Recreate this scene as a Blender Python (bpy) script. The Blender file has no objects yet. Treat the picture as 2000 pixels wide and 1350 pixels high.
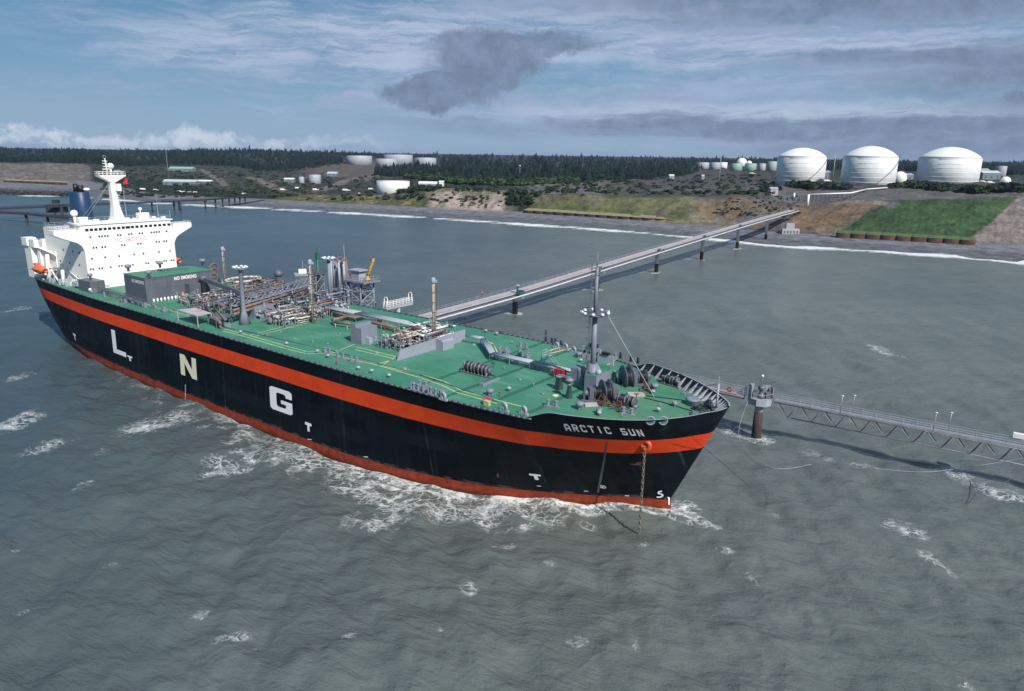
import bpy, math, random
import numpy as np
from mathutils import Matrix, Vector
R = math.radians
rnd = random.Random(7)
SC = bpy.context.scene
COL = SC.collection
# ------------------------------------------------------------------ camera
CF, CP, CR, CH = 1400.377, R(14.842), R(0.809), 54.573
cam = bpy.data.cameras.new('camera'); camo = bpy.data.objects.new('camera', cam); COL.objects.link(camo)
cam.sensor_width = 36; cam.lens = 36*CF/2000; cam.clip_start = 1; cam.clip_end = 60000
camo.matrix_world = Matrix.Translation((0, 0, CH)) @ Matrix.Rotation(R(90)-CP, 4, 'X') @ Matrix.Rotation(CR, 4, 'Z')
SC.camera = camo
# ------------------------------------------------------------------ sun, exposure
SUN_AZ = R(122)          # horizontal direction in which shadows fall (from +X, ccw)
SUN_EL = R(41)
sd = Vector((math.cos(SUN_AZ)*math.cos(SUN_EL), math.sin(SUN_AZ)*math.cos(SUN_EL), -math.sin(SUN_EL)))
sl = bpy.data.lights.new('sun', 'SUN'); sl.energy = 5.0; sl.angle = R(0.5); sl.color = (1.0, 0.96, 0.88)
so = bpy.data.objects.new('sun', sl); COL.objects.link(so); so.rotation_euler = sd.to_track_quat('-Z', 'Y').to_euler()
SC.view_settings.view_transform = 'Standard'; SC.view_settings.look = 'None'
SC.view_settings.exposure = 0.0; SC.view_settings.gamma = 1.0
SC.cycles.max_bounces = 6
# ------------------------------------------------------------------ node helpers
class NT:
    def __init__(s, nt): s.t = nt; s.n = nt.nodes; s.l = nt.links
    def new(s, k, **kw):
        n = s.n.new(k)
        for a, b in kw.items(): setattr(n, a, b)
        return n
    def put(s, sock, v):
        if hasattr(v, 'is_output') or isinstance(v, bpy.types.NodeSocket): s.l.new(v, sock)
        else: sock.default_value = v
    def math(s, op, a, b=0.0, c=None, clamp=False):
        n = s.new('ShaderNodeMath', operation=op, use_clamp=clamp); s.put(n.inputs[0], a); s.put(n.inputs[1], b)
        if c is not None: s.put(n.inputs[2], c)
        return n.outputs[0]
    def noise(s, vec, scale, detail=4, rough=.55, dist=0.0):
        n = s.new('ShaderNodeTexNoise'); s.put(n.inputs['Vector'], vec); n.inputs['Scale'].default_value = scale
        n.inputs['Detail'].default_value = detail; n.inputs['Roughness'].default_value = rough; n.inputs['Distortion'].default_value = dist
        return n.outputs[0]
    def comb(s, x, y, z=0.0):
        n = s.new('ShaderNodeCombineXYZ'); s.put(n.inputs[0], x); s.put(n.inputs[1], y); s.put(n.inputs[2], z); return n.outputs[0]
    def sep(s, v):
        n = s.new('ShaderNodeSeparateXYZ'); s.put(n.inputs[0], v); return n.outputs
    def mapr(s, v, a, b, c=0.0, d=1.0, smooth=True):
        n = s.new('ShaderNodeMapRange'); n.interpolation_type = 'SMOOTHSTEP' if smooth else 'LINEAR'
        s.put(n.inputs['Value'], v); n.inputs['From Min'].default_value = a; n.inputs['From Max'].default_value = b
        n.inputs['To Min'].default_value = c; n.inputs['To Max'].default_value = d; return n.outputs[0]
    def mix(s, f, a, b, mode='MIX'):
        n = s.new('ShaderNodeMix', data_type='RGBA', blend_type=mode); s.put(n.inputs[0], f)
        for i, v in ((6, a), (7, b)):
            if isinstance(v, (tuple, list)) and len(v) == 3: v = tuple(v)+(1,)
            s.put(n.inputs[i], v)
        return n.outputs[2]
    def scale(s, v, k):
        n = s.new('ShaderNodeVectorMath', operation='MULTIPLY'); s.put(n.inputs[0], v); n.inputs[1].default_value = k; return n.outputs[0]
# ------------------------------------------------------------------ sky
W = bpy.data.worlds.new('World'); SC.world = W; W.use_nodes = True
w = NT(W.node_tree); w.n.clear()
sky = w.new('ShaderNodeTexSky', sky_type='NISHITA'); sky.sun_disc = False; sky.sun_elevation = SUN_EL
sunvec = -sd
sky.sun_rotation = math.atan2(sunvec.x, sunvec.y); sky.altitude = 50; sky.air_density = 1.0; sky.dust_density = 0.6; sky.ozone_density = 1.6
tc = w.new('ShaderNodeTexCoord'); X, Y, Z = w.sep(tc.outputs['Generated'])
hyp = w.math('SQRT', w.math('ADD', w.math('MULTIPLY', X, X), w.math('MULTIPLY', Y, Y)))
az = w.math('ARCTAN2', X, Y)                      # 0 = straight ahead, + to the right
el = w.math('DIVIDE', Z, w.math('MAXIMUM', hyp, 0.05))
def ell(a0, e0, ra, re, vec_a, vec_e, soft=.6):     # 1 inside an ellipse of directions
    q = w.math('ADD', w.math('POWER', w.math('DIVIDE', w.math('SUBTRACT', vec_a, a0), ra), 2.0), w.math('POWER', w.math('DIVIDE', w.math('SUBTRACT', vec_e, e0), re), 2.0))
    return w.mapr(q, 1+soft*1.25, max(0, 1-soft*1.25), 0, 1)
P = w.comb(az, w.math('MULTIPLY', el, 1.0), 0.0)
warp = w.new('ShaderNodeTexNoise'); w.put(warp.inputs['Vector'], P); warp.inputs['Scale'].default_value = 9; warp.inputs['Detail'].default_value = 7; warp.inputs['Roughness'].default_value = .62
wx, wy, wz = w.sep(warp.outputs['Color'])
aw = w.math('ADD', az, w.math('MULTIPLY', w.math('SUBTRACT', wx, .5), .11))
ew = w.math('ADD', el, w.math('MULTIPLY', w.math('SUBTRACT', wy, .5), .075))
warp2 = w.new('ShaderNodeTexNoise'); w.put(warp2.inputs['Vector'], P); warp2.inputs['Scale'].default_value = 34; warp2.inputs['Detail'].default_value = 8; warp2.inputs['Roughness'].default_value = .68
vx, vy, vz = w.sep(warp2.outputs['Color'])
ac = w.math('ADD', aw, w.math('MULTIPLY', w.math('SUBTRACT', vx, .5), .035))
ec = w.math('ADD', ew, w.math('MULTIPLY', w.math('SUBTRACT', vy, .5), .03))
# thin high cloud: long streaks
st = w.noise(w.comb(w.math('MULTIPLY', aw, 2.2), w.math('MULTIPLY', ew, 15.0), 3.1), 1.6, 8, .6, .1)
st2 = w.noise(w.comb(w.math('MULTIPLY', aw, 7.0), w.math('MULTIPLY', w.math('ADD', el, w.math('MULTIPLY', w.math('SUBTRACT', wy, .5), .03)), 55.0), 1.1), 1.3, 7, .68, .1)
cov = w.mapr(az, -.62, .25, -.09, .14)              # more cover to the right
thin = w.mapr(w.math('ADD', w.math('ADD', st, w.math('MULTIPLY', w.math('SUBTRACT', st2, .5), .28)), cov), .40, .70)
hz = w.mapr(el, .0, .13, 1, 0)                        # pale veil towards the horizon
thin = w.math('MAXIMUM', thin, w.math('MULTIPLY', hz, .36))
streak = w.math('MAXIMUM', ell(-.20, .135, .32, .045, aw, ew, .9), w.math('MAXIMUM', ell(.30, .135, .30, .025, aw, ew, .9), ell(.12, .17, .16, .02, aw, ew, .9)))
thin = w.math('MAXIMUM', thin, w.math('MULTIPLY', streak, w.mapr(st2, .3, .58, .25, 1.15)))
brt = w.math('MULTIPLY', streak, w.mapr(st2, .40, .66, 0, .30))
clr_blue = w.math('MULTIPLY', w.mapr(az, -.15, -.5, 0, 1), w.mapr(el, .10, .17, 0, 1))
thin = w.math('MULTIPLY', thin, w.math('SUBTRACT', 1.0, w.math('MULTIPLY', clr_blue, .45)))
eb = w.math('ADD', el, w.math('ADD', w.math('MULTIPLY', w.math('SUBTRACT', wy, .5), .030), w.math('MULTIPLY', w.math('SUBTRACT', st2, .5), .030)))
# heavy grey cloud
m1 = ell(-.035, .122, .080, .036, ac, ec, .34)
m2 = ell(-.095, .080, .072, .022, ac, ec, .34)
m3 = ell(.035, .140, .065, .017, ac, ec, .4)
pn = w.mapr(w.noise(w.comb(w.math('MULTIPLY', aw, 14), w.math('MULTIPLY', ew, 20), 5.), 1.2, 7, .6), .30, .50, .7, 1.0)
cum = w.math('MULTIPLY', w.math('MAXIMUM', m1, w.math('MAXIMUM', m2, m3)), pn)
hb = w.noise(w.comb(w.math('MULTIPLY', aw, 2.6), w.math('MULTIPLY', eb, 26.0), 9.4), 1.1, 8, .6, .5)
b1 = ell(.50, .200, .42, .045, ac, eb, .8)
b2 = ell(.68, .085, .22, .032, ac, eb, .8)
b3 = ell(.36, .038, .44, .017, ac, eb, .7); b6 = ell(.62, .012, .30, .020, ac, eb, .8)
b4 = ell(-.62, .205, .3, .02, ac, eb, .9)
b5 = ell(.60, .115, .26, .014, ac, eb, .8)
bands = w.math('MAXIMUM', w.math('MAXIMUM', b1, w.math('MAXIMUM', b5, w.math('MAXIMUM', w.math('MULTIPLY', b4, .45), b6))), w.math('MAXIMUM', b2, b3))
bands = w.math('MULTIPLY', bands, w.mapr(hb, .28, .56, .2, 1))
heavy = w.math('MAXIMUM', w.math('MULTIPLY', cum, .93), w.math('MULTIPLY', bands, .92))
# bright cumulus tops low on the left and above the low band on the right
c1 = w.math('MULTIPLY', ell(-.58, .012, .34, .012, ac, ec, .7), w.mapr(w.noise(w.comb(w.math('MULTIPLY', aw, 30), w.math('MULTIPLY', ew, 40), 2.), 1.3, 6, .6), .38, .6, .1, 1))
c2 = w.math('MULTIPLY', ell(.33, .060, .33, .009, ac, eb, .8), w.mapr(st2, .35, .6, .2, 1))
puff = w.math('MAXIMUM', c1, w.math('MULTIPLY', c2, .38))
K = 1.0
skyn = w.new('ShaderNodeVectorMath', operation='MULTIPLY'); w.l.new(sky.outputs[0], skyn.inputs[0]); skyn.inputs[1].default_value = (.90, 1.08, .98)
SKYC = dict(thin=(3.5, 4.4, 6.3), heavy=(1.75, 2.35, 3.5), puff=(6.6, 7.5, 8.9))
grad = w.new('ShaderNodeValToRGB'); w.l.new(w.math('MULTIPLY', el, 1.6), grad.inputs[0]); cr = grad.color_ramp
cr.elements[0].position = 0.0; cr.elements[0].color = (3.1/8, 4.7/8, 6.5/8, 1); cr.elements[1].position = 1.0; cr.elements[1].color = (.6/8, 1.7/8, 3.9/8, 1)
e_ = cr.elements.new(.16); e_.color = (1.8/8, 3.6/8, 5.7/8, 1); e_ = cr.elements.new(.34); e_.color = (.80/8, 2.45/8, 4.5/8, 1)
gs = w.new('ShaderNodeVectorMath', operation='SCALE'); w.l.new(grad.outputs[0], gs.inputs[0]); gs.inputs['Scale'].default_value = 8.0
thc = w.mix(w.mapr(st2, .3, .7), SKYC['thin'], tuple(c*1.18 for c in SKYC['thin']))
c = w.mix(w.mapr(el, .25, .8, .92, .5), skyn.outputs[0], gs.outputs[0])
c = w.mix(w.math('MULTIPLY', thin, .85), c, thc)
c = w.mix(w.math('MAXIMUM', puff, brt), c, SKYC['puff'])
hvc = w.mix(w.mapr(vz, .3, .7), SKYC['heavy'], tuple(k*1.38 for k in SKYC['heavy']))
c = w.mix(heavy, c, hvc)
bg = w.new('ShaderNodeBackground'); bg.inputs['Strength'].default_value = 0.09; w.put(bg.inputs[0], c)
wo = w.new('ShaderNodeOutputWorld'); w.l.new(bg.outputs[0], wo.inputs[0])

# ------------------------------------------------------------------ projective geometry used to place real things on real planes
_c, _s, _cp, _sp = math.cos(CR), math.sin(CR), math.cos(CP), math.sin(CP)
def ray(px, py):
    a, b = px-1000, py-675
    u = (_c*a+_s*b)/CF; v = -(-_s*a+_c*b)/CF
    return np.array([u, _cp+v*_sp, -_sp+v*_cp])
def at(px, py, z):
    r = ray(px, py); t = (z-CH)/r[2]; return np.array([t*r[0], t*r[1], z])
BX, BY, HD = 32.101, 99.871, R(-36.512)
FX, FY = math.cos(HD), math.sin(HD)
def w2s(P): d0, d1 = P[0]-BX, P[1]-BY; return (d0*FX+d1*FY, -d0*FY+d1*FX)
def s2w(s, Yp, z=0): return np.array([BX+s*FX-Yp*FY, BY+s*FY+Yp*FX, z])
ZD = 17.464
def D(px, py, z=ZD): return w2s(at(px, py, z))
def F(px, py, s0):
    r = ray(px, py); so_ = -BX*FX-BY*FY; sr = r[0]*FX+r[1]*FY; t = (s0-so_)/sr
    return (BX*FY-BY*FX + t*(-r[0]*FY+r[1]*FX), CH+t*r[2])
def G(px, py, Y0):
    r = ray(px, py); yo = BX*FY-BY*FX; yr = -r[0]*FY+r[1]*FX; t = (Y0-yo)/yr
    return (-BX*FX-BY*FY + t*(r[0]*FX+r[1]*FY), CH+t*r[2])
def hgt(P, py, px=None):         # height of the point above world point P that is seen at row py
    px = px if px is not None else 1000+CF*P[0]/P[1]
    r = ray(px, py); return CH+P[1]/r[1]*r[2]
# ------------------------------------------------------------------ materials
MATS = {}
def mat(name, col, rough=.6, metal=0.0, var=.15, vs=.6, bump=0.0, bs=6.0, stain=None, spec=.5, streak=0.0, alpha=None):
    if name in MATS: return MATS[name]
    m = bpy.data.materials.new(name); m.use_nodes = True; t = NT(m.node_tree); b = t.n['Principled BSDF']
    tcn = t.new('ShaderNodeTexCoord'); ob = tcn.outputs['Object']
    n1 = t.noise(ob, vs, 5, .6); n2 = t.noise(ob, vs*7, 3, .6)
    k = t.math('ADD', t.math('MULTIPLY', n1, .7), t.math('MULTIPLY', n2, .3))
    lo = tuple(c_*(1-var) for c_ in col); hi = tuple(min(1, c_*(1+var)) for c_ in col)
    c_ = t.mix(t.mapr(k, .3, .7), lo, hi)
    if stain:
        f = t.mapr(t.noise(ob, stain[1], 6, .65), stain[2], stain[2]+.1, 0, stain[3]); c_ = t.mix(f, c_, stain[0])
    if streak:
        x, y, z = t.sep(ob); f = t.mapr(t.noise(t.comb(t.math('MULTIPLY', x, 2.2), t.math('MULTIPLY', y, 2.2), t.math('MULTIPLY', z, .12)), 1.0, 4, .6), .5, .75, 0, streak)
        c_ = t.mix(f, c_, tuple(q*.45 for q in col))
    t.put(b.inputs['Base Color'], c_); b.inputs['Roughness'].default_value = rough; b.inputs['Metallic'].default_value = metal
    b.inputs['Specular IOR Level'].default_value = spec
    if bump:
        bp = t.new('ShaderNodeBump'); bp.inputs['Strength'].default_value = bump; bp.inputs['Distance'].default_value = .1
        t.l.new(t.noise(ob, bs, 5, .6), bp.inputs['Height']); t.l.new(bp.outputs[0], b.inputs['Normal'])
    MATS[name] = m; return m
RUST = (.16, .06, .025)
M_white = mat('white_paint', (.84, .83, .80), .45, var=.03, streak=.06)
M_white2 = mat('white_tank_paint', (.80, .81, .82), .5, var=.07, vs=.12, streak=.16)
M_tankgrey = mat('pale_grey_tank_paint', (.36, .39, .43), .6, var=.08, vs=.05)
M_tankgreen = mat('pale_green_tank_paint', (.28, .40, .36), .6, var=.06, vs=.05)
M_grey = mat('grey_ship_paint', (.20, .215, .27), .5, var=.12, vs=.4, stain=((.14, .10, .08), .8, .62, .5))
M_dgrey = mat('dark_grey_paint', (.105, .115, .145), .5, var=.2, vs=.5, stain=((.10, .06, .04), .9, .6, .5))
M_lgrey = mat('light_grey_paint', (.33, .36, .41), .5, var=.1)
M_steel = mat('galvanised_steel', (.34, .36, .39), .45, .3, var=.15)
M_brown = mat('brown_pipe_lagging', (.19, .125, .10), .6, var=.45, vs=1.2)
M_cream = mat('cream_pipe_lagging', (.56, .49, .41), .6, var=.3, vs=1.0, stain=((.20, .10, .05), .9, .56, .8))
M_rustpost = mat('weathered_vent_pipe', (.42, .36, .30), .6, var=.2, vs=.7, stain=((.25, .09, .04), .5, .55, .75))
M_rust = mat('rusty_steel', (.11, .06, .045), .85, var=.35, vs=1.5)
M_black = mat('black_paint', (.012, .013, .016), .45, var=.3)
M_blue = mat('blue_funnel_paint', (.012, .042, .105), .45, var=.1, vs=.3)
M_red = mat('red_paint', (.55, .03, .02), .5, var=.1)
M_pink = mat('magenta_red_paint', (.50, .02, .09), .5, var=.1)
M_yellow = mat('yellow_paint', (.52, .28, .05), .6, var=.35, vs=1.5)
M_line = mat('pale_yellow_line_paint', (.42, .50, .24), .7, var=.2, vs=.8)
M_letter = mat('white_letter_paint', (.90, .88, .88), .5, var=.03)
M_letter2 = mat('cream_letter_paint', (.85, .78, .58), .5, var=.04)
M_pinkl = mat('faded_pink_letter_paint', (.75, .45, .60), .6, var=.05)
M_orange = mat('orange_lifeboat_shell', (.75, .16, .06), .4, var=.08)
M_green = mat('dark_green_machinery', (.02, .12, .09), .5, var=.2)
M_glass = mat('dark_window_glass', (.012, .016, .022), .12, var=.1)
M_conc = mat('pale_concrete', (.42, .38, .39), .85, var=.12, vs=.25, stain=((.28, .22, .21), .3, .58, .5))
M_lens = mat('floodlight_glass', (.62, .66, .70), .25, var=.02)
M_rope = mat('mooring_rope', (.42, .36, .27), .9, var=.3, vs=3)
M_sheet = mat('rusty_sheet_pile', (.10, .050, .038), .85, var=.35, vs=.35, bump=.4, bs=1)
M_sheetd = mat('dark_weathered_sheet_pile', (.045, .038, .036), .85, var=.35, vs=.35)
M_jetty = mat('dark_creosoted_jetty_steel', (.022, .028, .034), .7, var=.3)
M_roof = mat('pale_metal_roof', (.50, .55, .58), .5, var=.1)
M_wallb = mat('grey_green_cladding', (.16, .22, .23), .6, var=.15)
M_skin = mat('skin', (.5, .3, .22), .6)
M_bark = mat('dark_bark', (.06, .05, .04), .9)
# ------------------------------------------------------------------ mesh builder
def seed_prof(): pass
class MB:
    def __init__(s): s.v = []; s.f = []; s.sm = []
    def add(s, vs, fs, sm=False):
        o = len(s.v); s.v += [tuple(float(q) for q in p) for p in vs]; s.f += [tuple(i+o for i in f) for f in fs]; s.sm += [sm]*len(fs); return s
    def box(s, x0, x1, y0, y1, z0, z1, M=None):
        vs = [Vector((x, y, z)) for z in (z0, z1) for y in (y0, y1) for x in (x0, x1)]
        if M is not None: vs = [M @ p for p in vs]
        return s.add(vs, [(0, 2, 3, 1), (4, 5, 7, 6), (0, 1, 5, 4), (2, 6, 7, 3), (0, 4, 6, 2), (1, 3, 7, 5)])
    def cbox(s, c_, sx, sy, sz, rz=0, tilt=None):
        M = Matrix.Translation(Vector([float(q) for q in c_])) @ Matrix.Rotation(rz, 4, 'Z')
        if tilt: M = M @ Matrix.Rotation(tilt[1], 4, tilt[0])
        return s.box(-sx/2, sx/2, -sy/2, sy/2, -sz/2, sz/2, M)
    def tube(s, a, b, r, n=8, r2=None, cap=True):
        a = Vector([float(q) for q in a]); b = Vector([float(q) for q in b]); r2 = r if r2 is None else r2
        d = b-a
        if d.length < 1e-6: return s
        q = d.to_track_quat('Z', 'Y'); vs = []
        for P_, rr in ((a, r), (b, r2)):
            for i in range(n):
                t = 2*math.pi*i/n; vs.append(P_+q @ Vector((rr*math.cos(t), rr*math.sin(t), 0)))
        fs = [(i, (i+1) % n, n+(i+1) % n, n+i) for i in range(n)]
        s.add(vs, fs, n > 5)
        if cap: s.f += [tuple(len(s.v)-2*n+i for i in range(n-1, -1, -1)), tuple(len(s.v)-2*n+i for i in range(n, 2*n))]; s.sm += [False, False]
        return s
    def path(s, pts, r, n=8):
        for a, b in zip(pts[:-1], pts[1:]): s.tube(a, b, r, n)
        for p in pts[1:-1]: s.ball(p, r*1.02, 6, 4) if n > 4 else None
        return s
    def bar(s, a, b, r=.06): return s.tube(a, b, r, 4)
    def lathe(s, c_, prof, n=24, close=False):
        vs = []; k = len(prof)
        for r, z in prof:
            for i in range(n):
                t = 2*math.pi*i/n; vs.append((c_[0]+r*math.cos(t), c_[1]+r*math.sin(t), c_[2]+z))
        fs = [(j*n+i, j*n+(i+1) % n, (j+1)*n+(i+1) % n, (j+1)*n+i) for j in range(k-1) for i in range(n)]
        s.add(vs, fs, True); o = len(s.v)-len(vs)
        s.f += [tuple(o+i for i in range(n-1, -1, -1)), tuple(len(s.v)-n+i for i in range(n))]; s.sm += [False, False]
        return s
    def split(s):
        par = list(range(len(s.v)))
        def fd(i):
            while par[i] != i: par[i] = par[par[i]]; i = par[i]
            return i
        for f in s.f:
            r0 = fd(f[0])
            for k in f[1:]: par[fd(k)] = r0
        out = {}
        for f, sm in zip(s.f, s.sm): out.setdefault(fd(f[0]), []).append((f, sm))
        res = []
        for g in out.values():
            m = MB(); mp = {}
            for f, sm in g:
                for k in f:
                    if k not in mp: mp[k] = len(m.v); m.v.append(s.v[k])
                m.f.append(tuple(mp[k] for k in f)); m.sm.append(sm)
            res.append(m)
        return res
    def ball(s, c_, r, n=12, m=8, sc=(1, 1, 1)):
        vs = []; fs = []
        for j in range(m+1):
            ph = math.pi*j/m
            for i in range(n):
                t = 2*math.pi*i/n
                vs.append((c_[0]+sc[0]*r*math.sin(ph)*math.cos(t), c_[1]+sc[1]*r*math.sin(ph)*math.sin(t), c_[2]-sc[2]*r*math.cos(ph)))
        for j in range(m):
            for i in range(n): fs.append((j*n+i, j*n+(i+1) % n, (j+1)*n+(i+1) % n, (j+1)*n+i))
        return s.add(vs, fs, True)
    def prism(s, poly, fn0, fn1):
        n = len(poly); vs = [fn0(p) for p in poly]+[fn1(p) for p in poly]
        return s.add(vs, [tuple(range(n-1, -1, -1)), tuple(range(n, 2*n))]+[(i, (i+1) % n, n+(i+1) % n, n+i) for i in range(n)])
    def extr(s, poly, z0, z1):
        return s.prism(poly, lambda p: (p[0], p[1], z0), lambda p: (p[0], p[1], z1))
    def torus(s, c_, R_, r, axis='Z', n=20, m=8, M=None):
        vs = []; fs = []
        for i in range(n):
            t = 2*math.pi*i/n
            for j in range(m):
                p = 2*math.pi*j/m; q = Vector(((R_+r*math.cos(p))*math.cos(t), (R_+r*math.cos(p))*math.sin(t), r*math.sin(p)))
                if axis == 'X': q = Vector((q.z, q.x, q.y))
                if axis == 'Y': q = Vector((q.x, q.z, q.y))
                if M is not None: q = M @ q
                vs.append(q+Vector([float(k) for k in c_]))
        for i in range(n):
            for j in range(m): fs.append((i*m+j, ((i+1) % n)*m+j, ((i+1) % n)*m+(j+1) % m, i*m+(j+1) % m))
        return s.add(vs, fs, True)
    def rail(s, pts, h=1.0, step=2.0, r=.035, rows=2):
        pts = [Vector([float(k) for k in p]) for p in pts]
        for a, b in zip(pts[:-1], pts[1:]):
            n = max(1, int((b-a).length/step))
            for i in range(n+1):
                p = a.lerp(b, i/n); s.bar(p, p+Vector((0, 0, h)), r)
            for k in range(rows):
                z = Vector((0, 0, h*(k+1)/rows)); s.bar(a+z, b+z, r)
        return s
    def build(s, name, m, parent=None, off=None):
        me = bpy.data.meshes.new(name); me.from_pydata(s.v, [], s.f)
        me.polygons.foreach_set('use_smooth', s.sm); me.validate(); me.update()
        me.materials.append(m); o = bpy.data.objects.new(name, me); COL.objects.link(o)
        if parent is not None:
            o.parent = parent
            if off is not None: o.location = off
        return o
def origin_to_base(o):
    me = o.data; n = len(me.vertices); a = np.empty(n*3); me.vertices.foreach_get('co', a); a = a.reshape(-1, 3)
    c_ = np.array([(a[:, 0].min()+a[:, 0].max())/2, (a[:, 1].min()+a[:, 1].max())/2, a[:, 2].min()])
    me.vertices.foreach_set('co', (a-c_).ravel()); me.update(); o.location = Vector([float(q) for q in c_])+o.location
    return o
def tag(o, label, cat, group=None, kind=None):
    if label: o['label'] = label
    if cat: o['category'] = cat
    if group: o['group'] = group
    if kind: o['kind'] = kind
    return o
def struct(o, label=None, cat=None, kind='structure'):
    o['kind'] = kind
    if label: o['label'] = label
    if cat: o['category'] = cat
    return o
def empty(name, loc, rz, label, cat, group=None):
    o = bpy.data.objects.new(name, None); COL.objects.link(o); o.location = Vector([float(q) for q in loc]); o.rotation_euler = (0, 0, rz)
    return tag(o, label, cat, group)
def copy_tree(o, parent=None):
    c_ = o.copy(); COL.objects.link(c_)
    if parent is not None: c_.parent = parent
    for ch in [q for q in bpy.data.objects if q.parent == o]: copy_tree(ch, c_)
    return c_
def text_mesh(body, bold=.02):
    cu = bpy.data.curves.new('t', 'FONT'); cu.body = body; cu.offset = bold; cu.resolution_u = 3; cu.space_character = 1.12
    o = bpy.data.objects.new('t', cu); COL.objects.link(o)
    dg = bpy.context.evaluated_depsgraph_get(); dg.update()
    me = o.evaluated_get(dg).to_mesh(); vs = [tuple(v.co) for v in me.vertices]; fs = [tuple(p.vertices) for p in me.polygons]
    o.evaluated_get(dg).to_mesh_clear(); bpy.data.objects.remove(o); bpy.data.curves.remove(cu)
    xs = [v[0] for v in vs]; ys = [v[1] for v in vs]; x0, x1, y0, y1 = min(xs), max(xs), min(ys), max(ys)
    return [((v[0]-x0)/(x1-x0), (v[1]-y0)/(y1-y0)) for v in vs], fs
# ------------------------------------------------------------------ hull shape
def pchip(xs, ys):
    xs = np.array(xs, float); ys = np.array(ys, float)
    o = np.argsort(xs); xs, ys = xs[o], ys[o]; h = np.diff(xs); d = np.diff(ys)/h; m = np.zeros(len(xs))
    for i in range(1, len(xs)-1):
        if d[i-1]*d[i] > 0:
            w1, w2 = 2*h[i]+h[i-1], h[i]+2*h[i-1]; m[i] = (w1+w2)/(w1/d[i-1]+w2/d[i])
    m[0], m[-1] = d[0], d[-1]
    def f(x):
        x = np.clip(np.asarray(x, float), xs[0], xs[-1]); i = np.clip(np.searchsorted(xs, x)-1, 0, len(h)-1)
        t = (x-xs[i])/h[i]; return ((1+2*t)*(1-t)**2*ys[i]+t*(1-t)**2*h[i]*m[i]+t*t*(3-2*t)*ys[i+1]+t*t*(t-1)*h[i]*m[i+1])
    return f
def tab(l): return pchip([math.sqrt(-a) for a, b in l], [b for a, b in l])
_ds = tab([(0, 0), (-.5, 2.6), (-1.4, 4.3), (-3.2, 8.0), (-7.1, 12.9), (-13.1, 16.7), (-18.8, 18.6), (-26, 19.3), (-33, 19.9), (-45, 20.2), (-60, 20.2), (-80, 19.9), (-100, 19.6), (-120, 19.1), (-140, 18.6), (-160, 18.1), (-180, 16.9), (-195, 15.8), (-204, 15.0), (-207.5, 14.0), (-209.3, 11.5), (-210, 0)])
_dp = tab([(0, 0), (-.5, 1.6), (-1.4, 2.8), (-2.6, 4.1), (-5.1, 6.4), (-10.7, 10.2), (-16, 12.6), (-22, 14.8), (-28.4, 17.0), (-38, 18.5), (-46, 19.3), (-60, 19.9), (-80, 20.1), (-100, 20.0), (-140, 19.4), (-160, 18.8), (-180, 17.4), (-195, 16.0), (-204, 15.0), (-207.5, 14.0), (-209.3, 11.5), (-210, 0)])
_ws = pchip([7.8, 9.0, 12, 19.8, 30.3, 36.3, 43.6, 51, 59.5, 68, 100, 117, 136, 150, 165, 179, 188, 194, 198, 200], [0, .75, 1.9, 6.6, 12.2, 14.8, 16.8, 18.5, 19.7, 20.2, 20.1, 19.9, 19.3, 18.8, 17.9, 15.9, 12.8, 8.5, 4, 0])
def topz(s):
    t = np.clip((s+24.2)/(5.6), 0, 1); t = t*t*(3-2*t); return ZD+.12+t*(19.25-ZD-.12)
def hull_pt(sd_, z, side):            # sd_ = deck station, side -1 starboard +1 port
    tz = float(topz(sd_)); sw = -7.8+sd_*(200-7.8)/210.0
    k = min(1, max(0, (-sd_-150)/45.)); g = (1.15 if sd_ > -45 else 1.0)*(1-k)+.32*k
    tt = max(0.0, z)/tz; tl = max(0.0, (z-2.2)/(tz-2.2)) if z > 2.2 else 0
    # the raked stem: no rake below z 2.2
    ks = max(0, 1+sd_/60); ts = tl*ks+tt**g*(1-ks)
    Yd = float((_ds if side < 0 else _dp)(math.sqrt(-sd_))); Yw = float(_ws(-sw))
    return (sw+(sd_-sw)*ts, side*(Yw+(Yd-Yw)*tt**g), z)
def hullY(s, z, side=-1):
    lo, hi = -210.0, 0.0
    for _ in range(40):
        m = (lo+hi)/2
        if hull_pt(m, z, side)[0] < s: lo = m
        else: hi = m
    return hull_pt((lo+hi)/2, z, side)[1]
def hull_hit(px, py):                  # where the line of sight meets the starboard side: (s, z)
    Y0 = -19.5
    for _ in range(25):
        s_, z_ = G(px, py, Y0); Y0 = .5*Y0+.5*hullY(min(-.5, s_), min(19, max(0, z_)))
    return s_, z_
# ================================================================== THE SHIP
ship = empty('gas_tanker', s2w(-105, 0, 0), HD, 'long black gas carrier ship with a red stripe, green deck and white superstructure', 'ship')
OFF = (105, 0, 0)
SPLIT = {'floodlight', 'mast_floodlight', 'deck_locker', 'roof_locker', 'roof_bracket', 'gas_bottle', 'side_porthole', 'deck_seam', 'exhaust_pipe', 'radome', 'aerial', 'deck_fitting', 'loop_support', 'bow_fitting', 'screen_opening', 'hose_reel', 'edge_stanchion', 'chock_rack', 'white_raft_canister', 'riser_flange', 'draught_mark', 'bulwark_stay', 'chain_locker_lid', 'mast_stay', 'mooring_hawser', 'deck_wire', 'pipe_support', 'vapour_bend', 'rack_saddle', 'jetty_rail'}
def sp(mb, name, m, parent=None):
    if name in SPLIT:
        q = None
        for k in mb.split(): q = k.build(name, m, parent or ship, OFF if parent is None else (0, 0, 0))
        return q
    return mb.build(name, m, parent or ship, OFF if parent is None else (0, 0, 0))
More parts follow.
